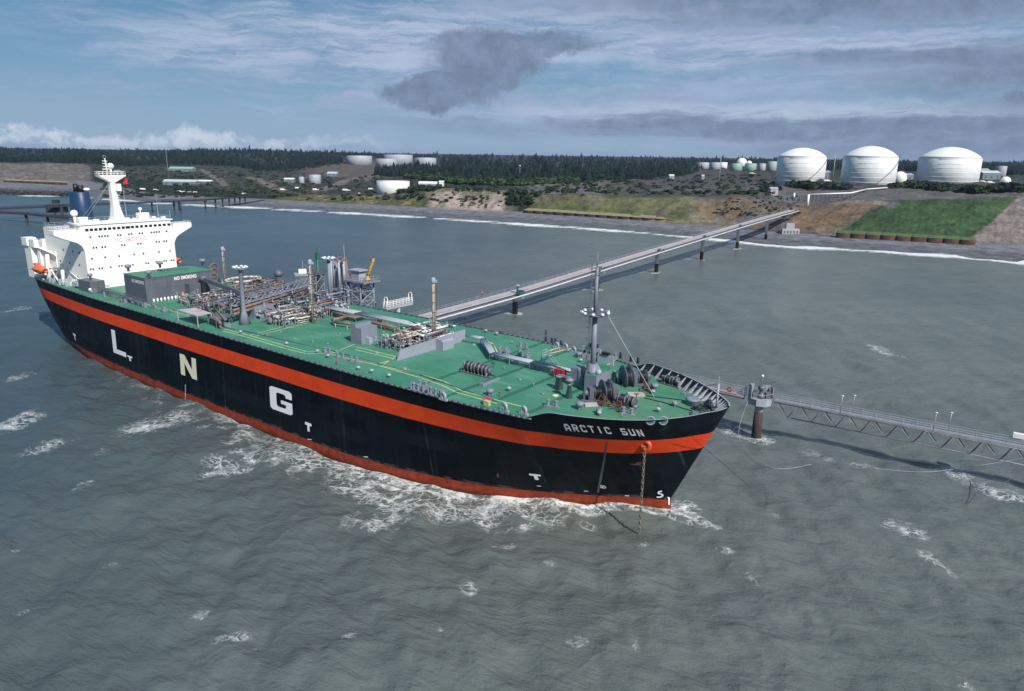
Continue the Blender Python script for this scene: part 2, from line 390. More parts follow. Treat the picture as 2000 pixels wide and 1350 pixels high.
# hull material: bands by height
def hull_material():
    m = bpy.data.materials.new('hull_paint'); m.use_nodes = True; t = NT(m.node_tree); b = t.n['Principled BSDF']
    ob = t.new('ShaderNodeTexCoord').outputs['Object']; x, y, z = t.sep(ob)
    n = t.noise(ob, .35, 6, .65)
    st_ = t.noise(t.comb(t.math('MULTIPLY', x, .9), 0.0, t.math('MULTIPLY', z, .07)), 1.0, 6, .6)
    blk = t.mix(t.mapr(st_, .48, .72), (.0022, .0042, .0070), (.008, .014, .020))
    wn = t.new('ShaderNodeTexWhiteNoise'); t.put(wn.inputs['Vector'], t.comb(t.math('FLOOR', t.math('DIVIDE', x, 9.5)), 0.0, t.math('FLOOR', t.math('DIVIDE', z, 2.4)))); blk = t.mix(t.math('MULTIPLY', wn.outputs[0], .45), blk, (.012, .019, .026))
    rr_ = t.mapr(t.noise(t.comb(t.math('MULTIPLY', x, 1.6), 0.0, t.math('MULTIPLY', z, .22)), 1.0, 6, .7), .66, .74, 0, .35); blk = t.mix(rr_, blk, (.05, .035, .025))
    # vertical seams with pale run-off every 19 m or so
    fr = t.math('FRACT', t.math('DIVIDE', t.math('ADD', x, 300.0), 19.0)); seam = t.mapr(t.math('ABSOLUTE', t.math('SUBTRACT', fr, .5)), .0, .016, 1, 0)
    seam = t.math('MULTIPLY', seam, t.mapr(t.noise(t.comb(x, 0.0, t.math('MULTIPLY', z, .5)), .8, 3), .35, .7, 0, .55))
    blk = t.mix(seam, blk, (.05, .075, .075))
    red = t.mix(t.mapr(n, .3, .7), (.67, .054, .015), (.77, .076, .021)); red = t.mix(t.math('MULTIPLY', seam, .5), red, (.45, .2, .13))
    boot = t.mix(t.mapr(t.noise(ob, .8, 6, .7), .3, .7), (.19, .030, .016), (.33, .058, .028))
    ze = t.math('ADD', z, t.math('MULTIPLY', t.math('SUBTRACT', t.noise(ob, 1.2, 5, .7), .5), .7))
    boot = t.mix(t.mapr(ze, -.2, .7, .75, 0), boot, (.05, .02, .012))
    red_edge = t.math('MULTIPLY', t.math('GREATER_THAN', z, 12.1), t.math('LESS_THAN', z, 15.0))
    c_ = t.mix(red_edge, blk, red)
    scuff = t.mapr(t.math('ABSOLUTE', t.math('SUBTRACT', ze, 2.05)), .0, .35, .35, 0)
    c_ = t.mix(t.math('LESS_THAN', z, 1.8), c_, boot); c_ = t.mix(t.math('MULTIPLY', scuff, t.mapr(n, .45, .6)), c_, (.22, .17, .18))
    t.put(b.inputs['Base Color'], c_); t.put(b.inputs['Roughness'], t.mapr(n, .3, .7, .36, .58))
    b.inputs['Specular IOR Level'].default_value = .07
    bp = t.new('ShaderNodeBump'); bp.inputs['Strength'].default_value = .12; bp.inputs['Distance'].default_value = .15
    t.l.new(t.noise(t.comb(x, y, z), .5, 3), bp.inputs['Height']); t.l.new(bp.outputs[0], b.inputs['Normal'])
    return m
M_hull = hull_material()
stn = [-(q**2) for q in np.linspace(0, math.sqrt(205), 150)]+[-206, -207, -207.8, -208.4, -208.9, -209.3, -209.6, -209.85, -210]
zfr = [-4, -.5, 0, .5, 1.2, 2.0, 2.2, 3, 4.5, 6, 7, 8, 9, 10, 11, 12, 13, 14, 15, 16.2, 16.9, .25+100, .5+100, .75+100, 101]
hb_ = MB()
for side in (-1, 1):
    rows = []
    for s_ in stn:
        row = []
        for z in zfr:
            zz = z if z < 50 else 16.9+(z-100)*(float(topz(s_))-16.9)
            p = hull_pt(s_, max(zz, 0), side); row.append((p[0], p[1], zz))
        rows.append(row)
    vs = [p for row in rows for p in row]; k = len(zfr); fs = []
    for i in range(len(rows)-1):
        for j in range(k-1):
            q = (i*k+j, (i+1)*k+j, (i+1)*k+j+1, i*k+j+1); fs.append(q if side > 0 else q[::-1])
    hb_.add(vs, fs, True)
sp(hb_, 'hull', M_hull)
# deck plate
M_deck = mat('green_deck_paint', (.042, .175, .112), .62, var=.13, vs=.09, stain=((.10, .25, .18), .06, .55, .55))
def deck_mat():
    m = bpy.data.materials.new('green_deck'); m.use_nodes = True; t = NT(m.node_tree); b = t.n['Principled BSDF']
    ob = t.new('ShaderNodeTexCoord').outputs['Object']; x, y, z = t.sep(ob)
    n = t.noise(ob, .10, 6, .6, .5); n2 = t.noise(t.comb(t.math('MULTIPLY', x, .25), y, 0.0), .5, 5, .65); n3 = t.noise(ob, 2.5, 4, .7)
    c_ = t.mix(t.mapr(n, .32, .68), (.046, .200, .124), (.078, .258, .172))
    c_ = t.mix(t.mapr(n2, .50, .66, 0, .65), c_, (.135, .30, .20))
    c_ = t.mix(t.mapr(n3, .60, .78, 0, .35), c_, (.02, .09, .06))
    sx_ = t.math('LESS_THAN', t.math('ABSOLUTE', t.math('SUBTRACT', t.math('FRACT', t.math('DIVIDE', x, 4.8)), .5)), .014); sy_ = t.math('LESS_THAN', t.math('ABSOLUTE', t.math('SUBTRACT', t.math('FRACT', t.math('DIVIDE', y, 2.9)), .5)), .018)
    c_ = t.mix(t.math('MULTIPLY', t.math('MAXIMUM', sx_, sy_), t.mapr(n3, .4, .6, .05, .4)), c_, (.035, .13, .09))
    wn = t.new('ShaderNodeTexWhiteNoise'); t.put(wn.inputs['Vector'], t.comb(t.math('FLOOR', t.math('DIVIDE', x, 14.4)), t.math('FLOOR', t.math('DIVIDE', y, 11.6)), 0.0)); c_ = t.mix(t.math('MULTIPLY', wn.outputs[0], .38), c_, (.050, .19, .125))
    rs_ = t.mapr(t.noise(ob, .9, 8, .75, .6), .60, .72, 0, .6); c_ = t.mix(rs_, c_, (.17, .13, .06))
    # dark anti-slip tracks athwartships near the winches
    fr = t.math('FRACT', t.math('DIVIDE', x, 7.3)); tr = t.math('MULTIPLY', t.math('LESS_THAN', fr, .13), t.math('GREATER_THAN', x, 52.0)); tr = t.math('MULTIPLY', tr, t.math('LESS_THAN', x, 84.0))
    tr = t.math('MULTIPLY', tr, t.mapr(n2, .25, .45, .1, .85)); tr = t.math('MULTIPLY', tr, 1.0)
    c_ = t.mix(tr, c_, (.022, .11, .07))
    fwd = t.mapr(t.math('MULTIPLY', t.mapr(x, 70, 95), t.mapr(t.noise(ob, .25, 5, .7), .45, .62)), 0, 1, 0, .5); c_ = t.mix(fwd, c_, (.12, .20, .08))
    t.put(b.inputs['Base Color'], c_); b.inputs['Roughness'].default_value = .6; b.inputs['Specular IOR Level'].default_value = .3
    bp = t.new('ShaderNodeBump'); bp.inputs['Strength'].default_value = .2; bp.inputs['Distance'].default_value = .05
    t.l.new(t.noise(ob, 5, 5, .6), bp.inputs['Height']); t.l.new(bp.outputs[0], b.inputs['Normal'])
    return m
M_deck = deck_mat()
db = MB(); vs = []; ni = 9
for s_ in stn[2:]:
    a = hull_pt(s_, ZD, -1); b_ = hull_pt(s_, ZD, 1)
    for i in range(ni): t_ = i/(ni-1); vs.append(((a[0]+b_[0])/2, a[1]*(1-t_)+b_[1]*t_, ZD))
nn = len(stn)-2
db.add(vs, [(i*ni+j, i*ni+j+1, (i+1)*ni+j+1, (i+1)*ni+j)[::-1] for i in range(nn-1) for j in range(ni-1)])
o = sp(db, 'deck', M_deck)
# in ship parts whose material uses Object coordinates the origin sits amidships: x = s + 105
for ob_ in (o,): pass
def shift_mesh(o, dx):
    a = np.empty(len(o.data.vertices)*3); o.data.vertices.foreach_get('co', a); a = a.reshape(-1, 3); a[:, 0] += dx; o.data.vertices.foreach_set('co', a.ravel()); o.data.update(); o.location = (0, 0, 0)
shift_mesh(o, 105)
# bulwark forward: inner wall, cap and triangular stays
inner = MB(); cap_ = MB(); stay = MB()
for side in (-1, 1):
    pts = []
    for s_ in [-(q**2) for q in np.linspace(0.15, math.sqrt(23.5), 60)]:
        tz = float(topz(s_)); p = hull_pt(s_, tz, side); q = hull_pt(s_, ZD, side)
        L = math.hypot(p[0]+12, p[1]); inx, iny = -(p[0]+12)/L if p[0] > -12 else 0, -p[1]/L
        pts.append((p, (p[0]+inx*.22, p[1]+iny*.22), (q[0]+inx*.22, q[1]+iny*.22), tz, (inx, iny)))
    for a, b_ in zip(pts[:-1], pts[1:]):
        inner.add([(a[1][0], a[1][1], a[3]), (b_[1][0], b_[1][1], b_[3]), (b_[2][0], b_[2][1], ZD), (a[2][0], a[2][1], ZD)], [(0, 1, 2, 3)])
        cap_.add([(a[0][0], a[0][1], a[3]), (b_[0][0], b_[0][1], b_[3]), (b_[1][0], b_[1][1], b_[3]+.004), (a[1][0], a[1][1], a[3]+.004)], [(0, 1, 2, 3), (3, 2, 1, 0)])
    for k in range(4, 58, 3):
        p, a, b_, tz, nrm = pts[k]; s2 = sp
        tx, ty = -nrm[1]*.06, nrm[0]*.06; w_ = 1.15
        base = (b_[0]+nrm[0]*w_, b_[1]+nrm[1]*w_)
        tri = [(a[0]+nrm[0]*.02, a[1]+nrm[1]*.02, tz-.08), (b_[0]+nrm[0]*.02, b_[1]+nrm[1]*.02, ZD+.02), (base[0], base[1], ZD+.02)]
        # the stay: a plate standing on the deck, flanged so that it shows its face
        fl = .30; ax, ay = -nrm[1]*fl, nrm[0]*fl
        stay.add([(x-tx, y-ty, z) for x, y, z in tri]+[(x+tx, y+ty, z) for x, y, z in tri]+[(base[0]-ax, base[1]-ay, ZD+.03), (base[0]+ax, base[1]+ay, ZD+.03)], [(0, 1, 2), (5, 4, 3), (0, 2, 5, 3), (0, 3, 4, 1), (0, 6, 7), (7, 6, 3)])
sp(inner, 'bulwark_plating', M_black); sp(cap_, 'bulwark_cap', M_lgrey); sp(stay, 'bulwark_stay', mat('stay_grey', (.46, .49, .55), .5))
# gunwale bar along the deck edge aft of the bulwark
gb = MB()
for side in (-1, 1):
    pp = [hull_pt(s_, ZD+.10, side) for s_ in stn if s_ < -22]
    for a, b_ in zip(pp[:-1], pp[1:]): gb.tube(a, b_, .16, 6)
sp(gb, 'gunwale', M_dgrey)
# deck-edge guard rails
rl = MB()
for side in (-1, 1):
    pp = [hull_pt(s_, ZD, side) for s_ in np.arange(-24, -208, -3.0)]
    pp = [(p[0], p[1]-side*.5, ZD) for p in pp]
    for a, b_ in zip(pp[:-1], pp[1:]):
        rl.bar(a, (a[0], a[1], ZD+1.0), .022)
        for h_ in (.5, 1.0): rl.bar((a[0], a[1], ZD+h_), (b_[0], b_[1], ZD+h_), .015)
sp(rl, 'guard_rail', M_green)
# walkway lines painted on deck
ln = MB()
def dline(pts, wd=.30, z=ZD+.012):
    q = [D(*p) for p in pts]
    for a, b_ in zip(q[:-1], q[1:]):
        d = Vector((b_[0]-a[0], b_[1]-a[1])); L = d.length; d /= L; n_ = Vector((-d.y, d.x))*wd/2; e = d*wd*.3
        ln.add([(a[0]+n_.x-e.x, a[1]+n_.y-e.y, z), (a[0]-n_.x-e.x, a[1]-n_.y-e.y, z), (b_[0]-n_.x+e.x, b_[1]-n_.y+e.y, z), (b_[0]+n_.x+e.x, b_[1]+n_.y+e.y, z)], [(0, 1, 2, 3)])
for L_ in ([(438, 643), (486, 655), (566, 678), (600, 687), (643, 688), (661, 685), (692, 673)], [(436, 647), (480, 658), (560, 682), (598, 691), (640, 691), (739, 714), (821, 738), (862, 752), (890, 766), (970, 788)],
           [(488, 655), (592, 628), (625, 622)], [(498, 657), (600, 631)], [(661, 689), (738, 711), (768, 702)], [(697, 678), (774, 697), (745, 714), (837, 736), (867, 745), (903, 764), (1022, 795)], [(643, 688), (662, 690)], [(694, 683), (766, 700)],
           [(300, 601), (330, 606), (420, 632)], [(180, 563), (250, 585), (300, 598)]): dline(L_); 
o = sp(ln, 'walkway_line', M_line)
# ------------------------------------------------------------------ lettering on the hull
def on_hull(pts, fs, s0, s1, z0, z1, name, m, shear=0, off=.05, mb=None):
    """pts in 0..1 x 0..1, laid on the starboard side between stations s0 (left, aft) and s1"""
    b = mb or MB(); vs = []
    for x, y in pts:
        s_ = s0+(s1-s0)*x; z = z0+(z1-z0)*y; vs.append((s_, hullY(s_, z)-off, z))
    b.add(vs, fs)
    return b if mb else sp(b, name, m)
def grid_poly(cells, nx, ny):       # letter built from a fine set of cells so it follows the curve
    pass
LG = {
 'L': [[(0, 0), (1, 0), (1, .2), (.3, .2), (.3, 1), (0, 1)]],
 'T': [[(0, .68), (0, 1), (1, 1), (1, .68), (.67, .68), (.67, 0), (.33, 0), (.33, .68)]],
 'N': [[(0, 0), (.27, 0), (.27, .62), (.70, 0), (1, 0), (1, 1), (.73, 1), (.73, .40), (.30, 1), (0, 1)]],
 'G': [[(.1, 0), (.9, 0), (1, .08), (1, .52), (.5, .52), (.5, .36), (.72, .36), (.72, .24), (.66, .2), (.36, .2), (.3, .26), (.3, .74), (.36, .8), (.66, .8), (.72, .74), (.72, .66), (1, .66), (1, .92), (.9, 1), (.1, 1), (0, .92), (0, .08)]]}
def hull_slope(px, py):
    s_, z_ = hull_hit(px, py); P1, P2 = s2w(s_-1, hullY(s_-1, z_), z_), s2w(s_+1, hullY(s_+1, z_), z_); a_, b_ = w2px(P1), w2px(P2); return (b_[1]-a_[1])/(b_[0]-a_[0])
def w2px(P):
    x, y, z = P[0], P[1], P[2]-CH; dp = y*_cp-z*_sp; up = y*_sp+z*_cp; u, v = CF*x/dp, -CF*up/dp; return 1000+_c*u-_s*v, 675+_s*u+_c*v
def letter(ch, tl, br, name, m):
    xm, ym = (tl[0]+br[0])/2, (tl[1]+br[1])/2; sl_ = (br[1]-tl[1])*0
    dy = hull_slope(xm, ym)*(br[0]-tl[0])/2          # the row drops along the hull from left to right
    s0 = hull_hit(tl[0]+1.5, ym-dy)[0]; s1 = hull_hit(br[0], ym+dy)[0]; z1 = hull_hit(xm, tl[1]+dy)[1]; z0 = hull_hit(xm, br[1]-dy)[1]
    for poly in LG[ch]:
        on_hull(poly, [tuple(range(len(poly)))], s0, s1, z0, z1, name, m)
letter('L', (218, 643), (245, 697), 'painted_letter', M_letter)
letter('N', (351, 690), (384, 742), 'painted_letter', M_letter2)
letter('G', (526, 752), (571, 812), 'painted_letter', M_letter)
for a, b_ in (((142, 650), (149, 665)), ((248, 693), (259, 707)), ((595, 823), (609, 845)), ((1034, 925), (1058, 938))):
    letter('T', a, b_, 'tug_mark', M_letter)
# ship's name, one letter at a time along the flared bow
nm = MB(); word = 'ARCTIC SUN'; adv = 153/9.68; w6 = .26
def rct(x0, x1, y0, y1): return [(x0, y0), (x1, y0), (x1, y1), (x0, y1)]
BL = {'A': [rct(0, w6, 0, .72), rct(1-w6, 1, 0, .72), rct(w6, 1-w6, .26, .46), [(0, .72), (1, .72), (.72, 1), (.28, 1)]],
 'R': [rct(0, w6, 0, 1), rct(w6, 1-w6, .82, 1), rct(w6, 1-w6, .40, .58), [(1-w6, .40), (1, .48), (1, .92), (1-w6, 1)], [(.42, .40), (.72, 0), (1, 0), (.72, .40)]],
 'C': [[(0, .1), (w6, 0), (w6, 1), (0, .9)], rct(w6, .8, .80, 1), rct(w6, .8, 0, .20), [(.74, .66), (1, .66), (1, .9), (.8, 1), (.74, 1)], [(.74, 0), (.8, 0), (1, .1), (1, .34), (.74, .34)]],
 'T': [rct(0, 1, .80, 1), rct(.36, .64, 0, .80)], 'I': [rct(0, 1, 0, 1)],
 'S': [[(.12, .80), (.9, .80), (1, .86), (.9, 1), (.12, 1), (0, .9), (0, .85)], [(0, .58), (w6, .62), (w6, .82), (0, .88)], [(.1, .42), (.9, .40), (.9, .58), (.1, .60), (0, .56)], [(1-w6, .16), (1, .12), (1, .42), (.9, .58), (1-w6, .5)], [(.1, 0), (.9, 0), (1, .12), (.9, .20), (.1, .20), (0, .12)], rct(0, w6, .12, .30)],
 'U': [rct(0, w6, .12, 1), rct(1-w6, 1, .12, 1), [(.1, 0), (.9, 0), (1, .12), (1, .2), (0, .2), (0, .12)]],
 'N': [rct(0, w6, 0, 1), rct(1-w6, 1, 0, 1), [(w6, .72), (1-w6, 0), (1-w6, .30), (w6, 1)]]}
for i, ch in enumerate(word):
    if ch == ' ': continue
    x0 = 1103+i*adv; yt = 828.0+i*1.22; wd = 11.2
    if ch == 'I': x0 += 3.6; wd = 3.6
    xm = x0+wd/2; s0 = hull_hit(x0, yt+6.4)[0]; s1 = hull_hit(x0+wd, yt+7.4)[0]; z1 = hull_hit(xm, yt)[1]; z0 = hull_hit(xm, yt+13.2)[1]
    for k, poly in enumerate(BL[ch]): on_hull(poly, [tuple(range(len(poly)))], s0, s1, z0, z1, '', None, mb=nm, off=.07+.006*k)
sp(nm, 'painted_name', M_letter)
# plimsoll-like thruster mark, bulb mark, draught marks
mk = MB()
def ringmark(px, py, r):
    s0, z0 = hull_hit(px, py); n = 16; pts = []
    for k in range(n): t = 2*math.pi*k/n; pts.append((s0+r*math.cos(t), z0+r*math.sin(t)))
    for k in range(n): t = 2*math.pi*k/n; pts.append((s0+r*.72*math.cos(t), z0+r*.72*math.sin(t)))
    mk.add([(a, hullY(a, z)-.05, z) for a, z in pts], [(k, (k+1) % n, n+(k+1) % n, n+k) for k in range(n)])
    for dx, dz in ((1, 1), (1, -1)):
        a = r*.6; q = [(s0-a*dx-.1, z0-a*dz), (s0-a*dx+.1, z0-a*dz), (s0+a*dx+.1, z0+a*dz), (s0+a*dx-.1, z0+a*dz)]
        mk.add([(x, hullY(x, z)-.06, z) for x, z in q], [(0, 1, 2, 3)])
ringmark(1178, 951, .42)
def strokemark(pxs, wd=.13):
    q = [hull_hit(*p) for p in pxs]
    for (s0, z0), (s1, z1) in zip(q[:-1], q[1:]):
        d = Vector((s1-s0, z1-z0)); d.normalize(); n_ = Vector((-d.y, d.x))*wd
        c4 = [(s0+n_.x, z0+n_.y), (s0-n_.x, z0-n_.y), (s1-n_.x, z1-n_.y), (s1+n_.x, z1+n_.y)]
        mk.add([(x, hullY(x, z)-.05, z) for x, z in c4], [(0, 1, 2, 3)])
strokemark([(1293, 959), (1287, 961), (1286, 964), (1293, 965), (1295, 968), (1290, 971), (1283, 971)])
strokemark([(1304, 971), (1307, 972), (1307, 986)], .09)
for px, py in ((605, 858), (1053, 949), (1145, 959), (1225, 968), (715, 892)): strokemark([(px-4, py), (px+4, py+.6)], .07)
for k in range(9): strokemark([(362, 752+k*3.2), (362.8, 753.2+k*3.2)], .18)
sp(mk, 'draught_mark', M_letter)
rsk = MB()
def patch(pts, m_, nm_):
    q = [hull_hit(*p) for p in pts]; b = MB(); b.add([(x, hullY(x, z)-.04, z) for x, z in q], [tuple(range(len(q)))]); return sp(b, nm_, m_)
patch([(1186, 862), (1188, 862), (1181, 905), (1176, 935), (1170, 962), (1166, 962), (1172, 930), (1178, 895)], mat('pale_run_off', (.09, .10, .10), .8, var=.8, vs=3), 'run_off_streak')
patch([(1228, 906), (1241, 906), (1246, 902), (1258, 903), (1250, 907), (1257, 912), (1248, 909), (1240, 908.5)], M_rust, 'rust_patch')
patch([(970, 925), (974, 925), (975, 931), (972, 933)], M_rust, 'rust_patch')
# hawse pipe lip (anchor chain leaves here)
hs, hz_ = hull_hit(1263, 869); hY = hullY(hs, hz_)
b = MB(); b.torus((hs, hY-.25, hz_), .62, .34, 'Y', 20, 10); sp(b, 'hawse_pipe', mat('orange_red_paint', (.62, .08, .02), .45, var=.1))
# bow fairleads in the bulwark
for px, py in ((1269, 822), (1294, 822)):
    s_, z_ = hull_hit(px, py); b = MB(); yy = hullY(s_, min(z_, 18.9))
    Mx = Matrix.Rotation(R(38), 3, 'Z')
    b.torus((s_, yy+.12, z_-.05), .58, .13, 'Y', 18, 8, Mx)
    q = sp(b, 'bow_fairlead', M_grey)
    c2 = MB(); c2.lathe((0, 0, 0), [(.52, -.08), (.52, .08)], 16)
    c2.v = [tuple(Mx @ Vector((x, z, y))+Vector((s_, yy+.12, z_-.05))) for x, y, z in c2.v]
    sp(c2, 'fairlead_opening', M_green, q)
# ------------------------------------------------------------------ superstructure
SF = -176.5
sup = MB(); SA = -201.5
sup.box(SA, SF, -12.0, 13.4, ZD, 31.4)                       # accommodation block
sup.box(SF-.2, SF+2.2, -10.5, 11.0, ZD, ZD+2.4)                # low step in front
# bridge deck: front profile with wings
prof = [(-19.1, 34.0), (-19.1, 32.7), (-17.0, 31.6), (-13.4, 30.0), (-12.4, 29.0), (-12.0, 27.6), (-12.0, 31.0), (13.4, 31.0), (13.4, 27.9), (13.9, 29.2), (15.0, 30.2), (19.3, 32.3), (19.3, 33.8)]
wing = [(-19.1, 33.6), (-19.1, 32.5), (-17.0, 31.5), (-13.6, 30.1), (-12.6, 29.2), (-12.0, 27.8), (-12.0, 33.6)]
sup.prism(wing, lambda p: (SF+.05, p[0], p[1]), lambda p: (SF-4.2, p[0], p[1]))
wing2 = [(13.4, 33.6), (13.4, 27.9), (14.0, 29.2), (15.0, 30.1), (19.3, 32.3), (19.3, 33.6)]
sup.prism(wing2, lambda p: (SF+.05, p[0], p[1]), lambda p: (SF-4.2, p[0], p[1]))
sup.box(SA, SF-.01, -12.02, 13.42, 31.41, 32.6)
sups = sp(sup, 'superstructure', M_white)
wh = MB(); wh.extr([(SF-8, -11.8), (SF-8, 12.4), (SF-.6, 13.2), (SF-.15, 12.9), (SF-.15, -12.2), (SF-.8, -12.6)], 32.0, 34.7)
wh.extr([(SF-8.2, -12.1), (SF-8.2, 12.8), (SF+.15, 13.5), (SF+.15, -13.0)], 34.7, 35.0)
wh.box(SF-3.4, SF-.4, -6, 9.6, 35.0, 35.35)
wheelhouse = sp(wh, 'wheelhouse', M_white, sups)
def frontq(px0, py0, px1, py1, s=SF+.03):
    a = F(px0, py0, s); b_ = F(px1, py1, s); return a[0], b_[0], b_[1], a[1]
# bridge windows: from the photograph's row of 22
bw = MB(); n = 22
for k in range(n):
    t_ = k/(n-1); px = 151+(338-151)*t_; py = 445.5+(432.5-445.5)*t_
    if k in (1,): continue
    y_, z_ = F(px, py, SF-.13); ww = .42 if k != 11 else .62
    z_ = 33.35
    wmb = MB(); wmb.box(SF-.16, SF-.09, y_-ww, y_+ww, z_-.34, z_+.34); sp(wmb, 'bridge_window', M_glass, sups)
    # frames
holes = [(745,775),(818,768),(841,767),(865,765),(888,764),(971,757),(993,757),(1062,750),(1084,747),(1150,742),(1172,742),(1248,736),(1270,734),(1291,731),(1311,730),(1373,726),
 (770,862),(795,860),(843,857),(867,854),(1004,840),(1027,839),(1137,828),(1160,826),(1290,813),(1311,812),(1352,807),(1372,806),
 (758,951),(867,940),(982,930),(1105,916),(1183,908),(1310,896),(1401,887),
 (747,1039),(769,1038),(819,1032),(842,1030),(912,1022),(982,1013),(1005,1011),(1095,1001),(1203,989),(1223,988),(1288,978),(1352,970),(1370,968),(1411,965),(1432,964)]
for hx, hy in holes:
    y_, z_ = F(hx/4.22, 280+hy/4.22, SF)
    if not (-11.6 < y_ < 13.1): continue
    wmb = MB(); wmb.box(SF-.05, SF+.04, y_-.21, y_+.21, z_-.24, z_+.24); sp(wmb, 'porthole', M_glass, sups)
sw_ = MB()
for k, (s_, z_) in enumerate([(-180, 27), (-184, 27), (-190, 27), (-181, 23.5), (-187, 23.5), (-193, 23.5), (-183, 20), (-191, 20)]):
    sw_.box(s_-.28, s_+.28, -12.05, -11.96, z_-.3, z_+.3)
sp(sw_, 'side_porthole', M_glass, sups)
seam = MB()
for z_ in (20.6, 23.9, 27.3, 30.6): seam.box(SF+.0, SF+.045, -11.9, 13.3, z_-.04, z_+.04)
sp(seam, 'deck_seam', mat('off_white_paint', (.66, .64, .62), .5), sups)
def wall_text(body, fn, name, m, parent, bold=.01):
    pts, fs = text_mesh(body, bold); b = MB(); b.add([fn(x, y) for x, y in pts], fs); return sp(b, name, m, parent)
y0, z0 = F(225.5, 473, SF); y1, z1 = F(285, 461, SF)
wall_text('NO SMOKING', lambda x, y: (SF+.05, y0+(y1-y0)*x, F(255, 471.5, SF)[1]+(F(255, 463.5, SF)[1]-F(255, 471.5, SF)[1])*y), 'painted_sign', M_pinkl, sups)
# bridge wing and roof rails
rr = MB()
rr.rail([(SF-.1, -12.9, 33.6), (SF-.1, -19, 33.6), (SF-4.1, -19, 33.6), (SF-4.1, -12.2, 33.6)], 1.1, 1.2, .035)
rr.rail([(SF-9, -12, 32.6), (SA+.2, -12, 32.6), (SA+.2, 13, 32.6)], 1.1, 1.5, .035)
rr.rail([(SF-.2, -11.5, 35.0), (SF-8, -11.5, 35.0)], 1.0, 1.3, .035); rr.rail([(SF-8, -11.5, 35.0), (SF-8, 12.5, 35), (SF-.2, 12.8, 35), (SF-.2, 3.5, 35)], 1.0, 1.3, .035)
rr.rail([(SF-.1, 13.6, 33.6), (SF-.1, 19.2, 33.6), (SF-4.1, 19.2, 33.6)], .5, 1.2, .05)
sp(rr, 'bridge_rail', M_lgrey, sups)
# funnel
fs_ = -197.0; fY, fz = F(160, 418, fs_)
b = MB(); b.lathe((fs_, fY, 0), [(2.9, 32.4), (2.75, 37), (2.5, 42.4), (2.3, 42.6)], 28); b.v = [(fs_+(x-fs_)*1.25, y, z) for x, y, z in b.v]
fun = sp(b, 'funnel', M_blue, sups)
b = MB()
for dx, dy, r_, h_ in ((.8, .2, .7, 1.9), (-.8, -.5, .6, 2.3), (.1, 1.0, .45, 1.6), (-.7, .8, .4, 1.5)): b.lathe((fs_+dx, fY+dy, 42.5), [(r_, 0), (r_, h_), (r_*.8, h_)], 12)
sp(b, 'exhaust_pipe', M_black, sups)
b = MB(); b.ball((fs_+1.2, fY+1.7, 43.2), .8, 12, 8, (1, 1.2, .6)); sp(b, 'funnel_cowl', M_white, sups)
# radar mast
ms = -184.0
mY = F(226, 425, ms)[0]
tY, tz_ = F(216, 345, ms); 
b = MB()
def loft(mb, secs, n4=True):
    vs = []; 
    for (cx, cy, z, hx, hy) in secs: vs += [(cx-hx, cy-hy, z), (cx+hx, cy-hy, z), (cx+hx, cy+hy, z), (cx-hx, cy+hy, z)]
    fs = [(j*4+i, j*4+(i+1) % 4, j*4+4+(i+1) % 4, j*4+4+i) for j in range(len(secs)-1) for i in range(4)]
    fs += [(3, 2, 1, 0), tuple(range(len(vs)-4, len(vs)))]
    return mb.add(vs, fs)
loft(b, [(ms, tY+.5, 34.7, 2.0, 1.9), (ms, tY+.35, 36.0, 1.4, 1.3), (ms, tY+.2, 39, 1.0, .85), (ms, tY, 45.6, .75, .65)])
loft(b, [(ms, tY, 45.6, .9, .8), (ms, tY+.1, 46.2, 1.1, 1.6), (ms, tY, 47.3, 1.4, 3.6), (ms, tY, 47.6, 1.4, 3.7)])
b.box(ms+.5, ms+2.2, tY+.4, tY+1.6, 43.2, 45.2)                      # platform box on the front
for k in range(9): b.box(ms+.9-.02*k, ms+1.3-.02*k, tY+.9-.02*k, tY+1.25, 37+k*.7, 37.12+k*.7)
b.tube((ms, tY-.7, 47.5), (ms, tY-1.0, 52.2), .22, 8, .12)
for z_ in (50, 50.8, 51.5): b.bar((ms, tY-1.8, z_), (ms, tY-.4, z_-.1), .12)
b.bar((ms, tY-2.0, 49.2), (ms, tY+.5, 49.3), .14)
b.tube((ms, tY+.2, 47.5), (ms, tY+.3, 49.4), .3, 8)
b.rail([(ms+1.3, tY-3.6, 47.6), (ms+1.3, tY+3.6, 47.6), (ms-1.3, tY+3.6, 47.6), (ms-1.3, tY-3.6, 47.6), (ms+1.3, tY-3.6, 47.6)], 1.0, .9, .05)
mastw = sp(b, 'radar_mast', M_white, sups)
b = MB(); b.ball((ms, tY+.35, 50.1), .85, 14, 10); b.ball((SF-3.8, F(143, 407, SF-3.8)[0], 37.7), .95, 14, 10); b.ball((SF-4, F(273, 405, SF-4)[0], 38.0), .5, 12, 8)
sp(b, 'radome', M_white, sups)
b = MB(); Yd = F(143, 407, SF-3.8)[0]; b.tube((SF-3.8, Yd, 35), (SF-3.8, Yd, 37), .35, 8); b.box(SF-4.6, SF-2.6, Yd+.4, Yd+2.9, 35, 36.6)
Ye = F(273, 405, SF-4)[0]; b.tube((SF-4, Ye, 36), (SF-4, Ye, 37.8), .15, 6); b.box(SF-5, SF-3, Ye-.9, Ye+2.0, 35, 36.9); sp(b, 'antenna_base', M_white, sups)
b = MB(); b.torus((ms, tY-1.05, 52.6), .42, .06, 'X', 14, 5); b.bar((ms-.3, tY+1.2, 48.8), (ms+.6, tY+2.6, 48.9), .12); b.bar((ms-.3, tY+1.9, 47.6), (ms+.1, tY+1.9, 48.8), .1)
b.bar((ms+.9, tY-1.2, 48.3), (ms+.9, tY+1.0, 48.4), .12)
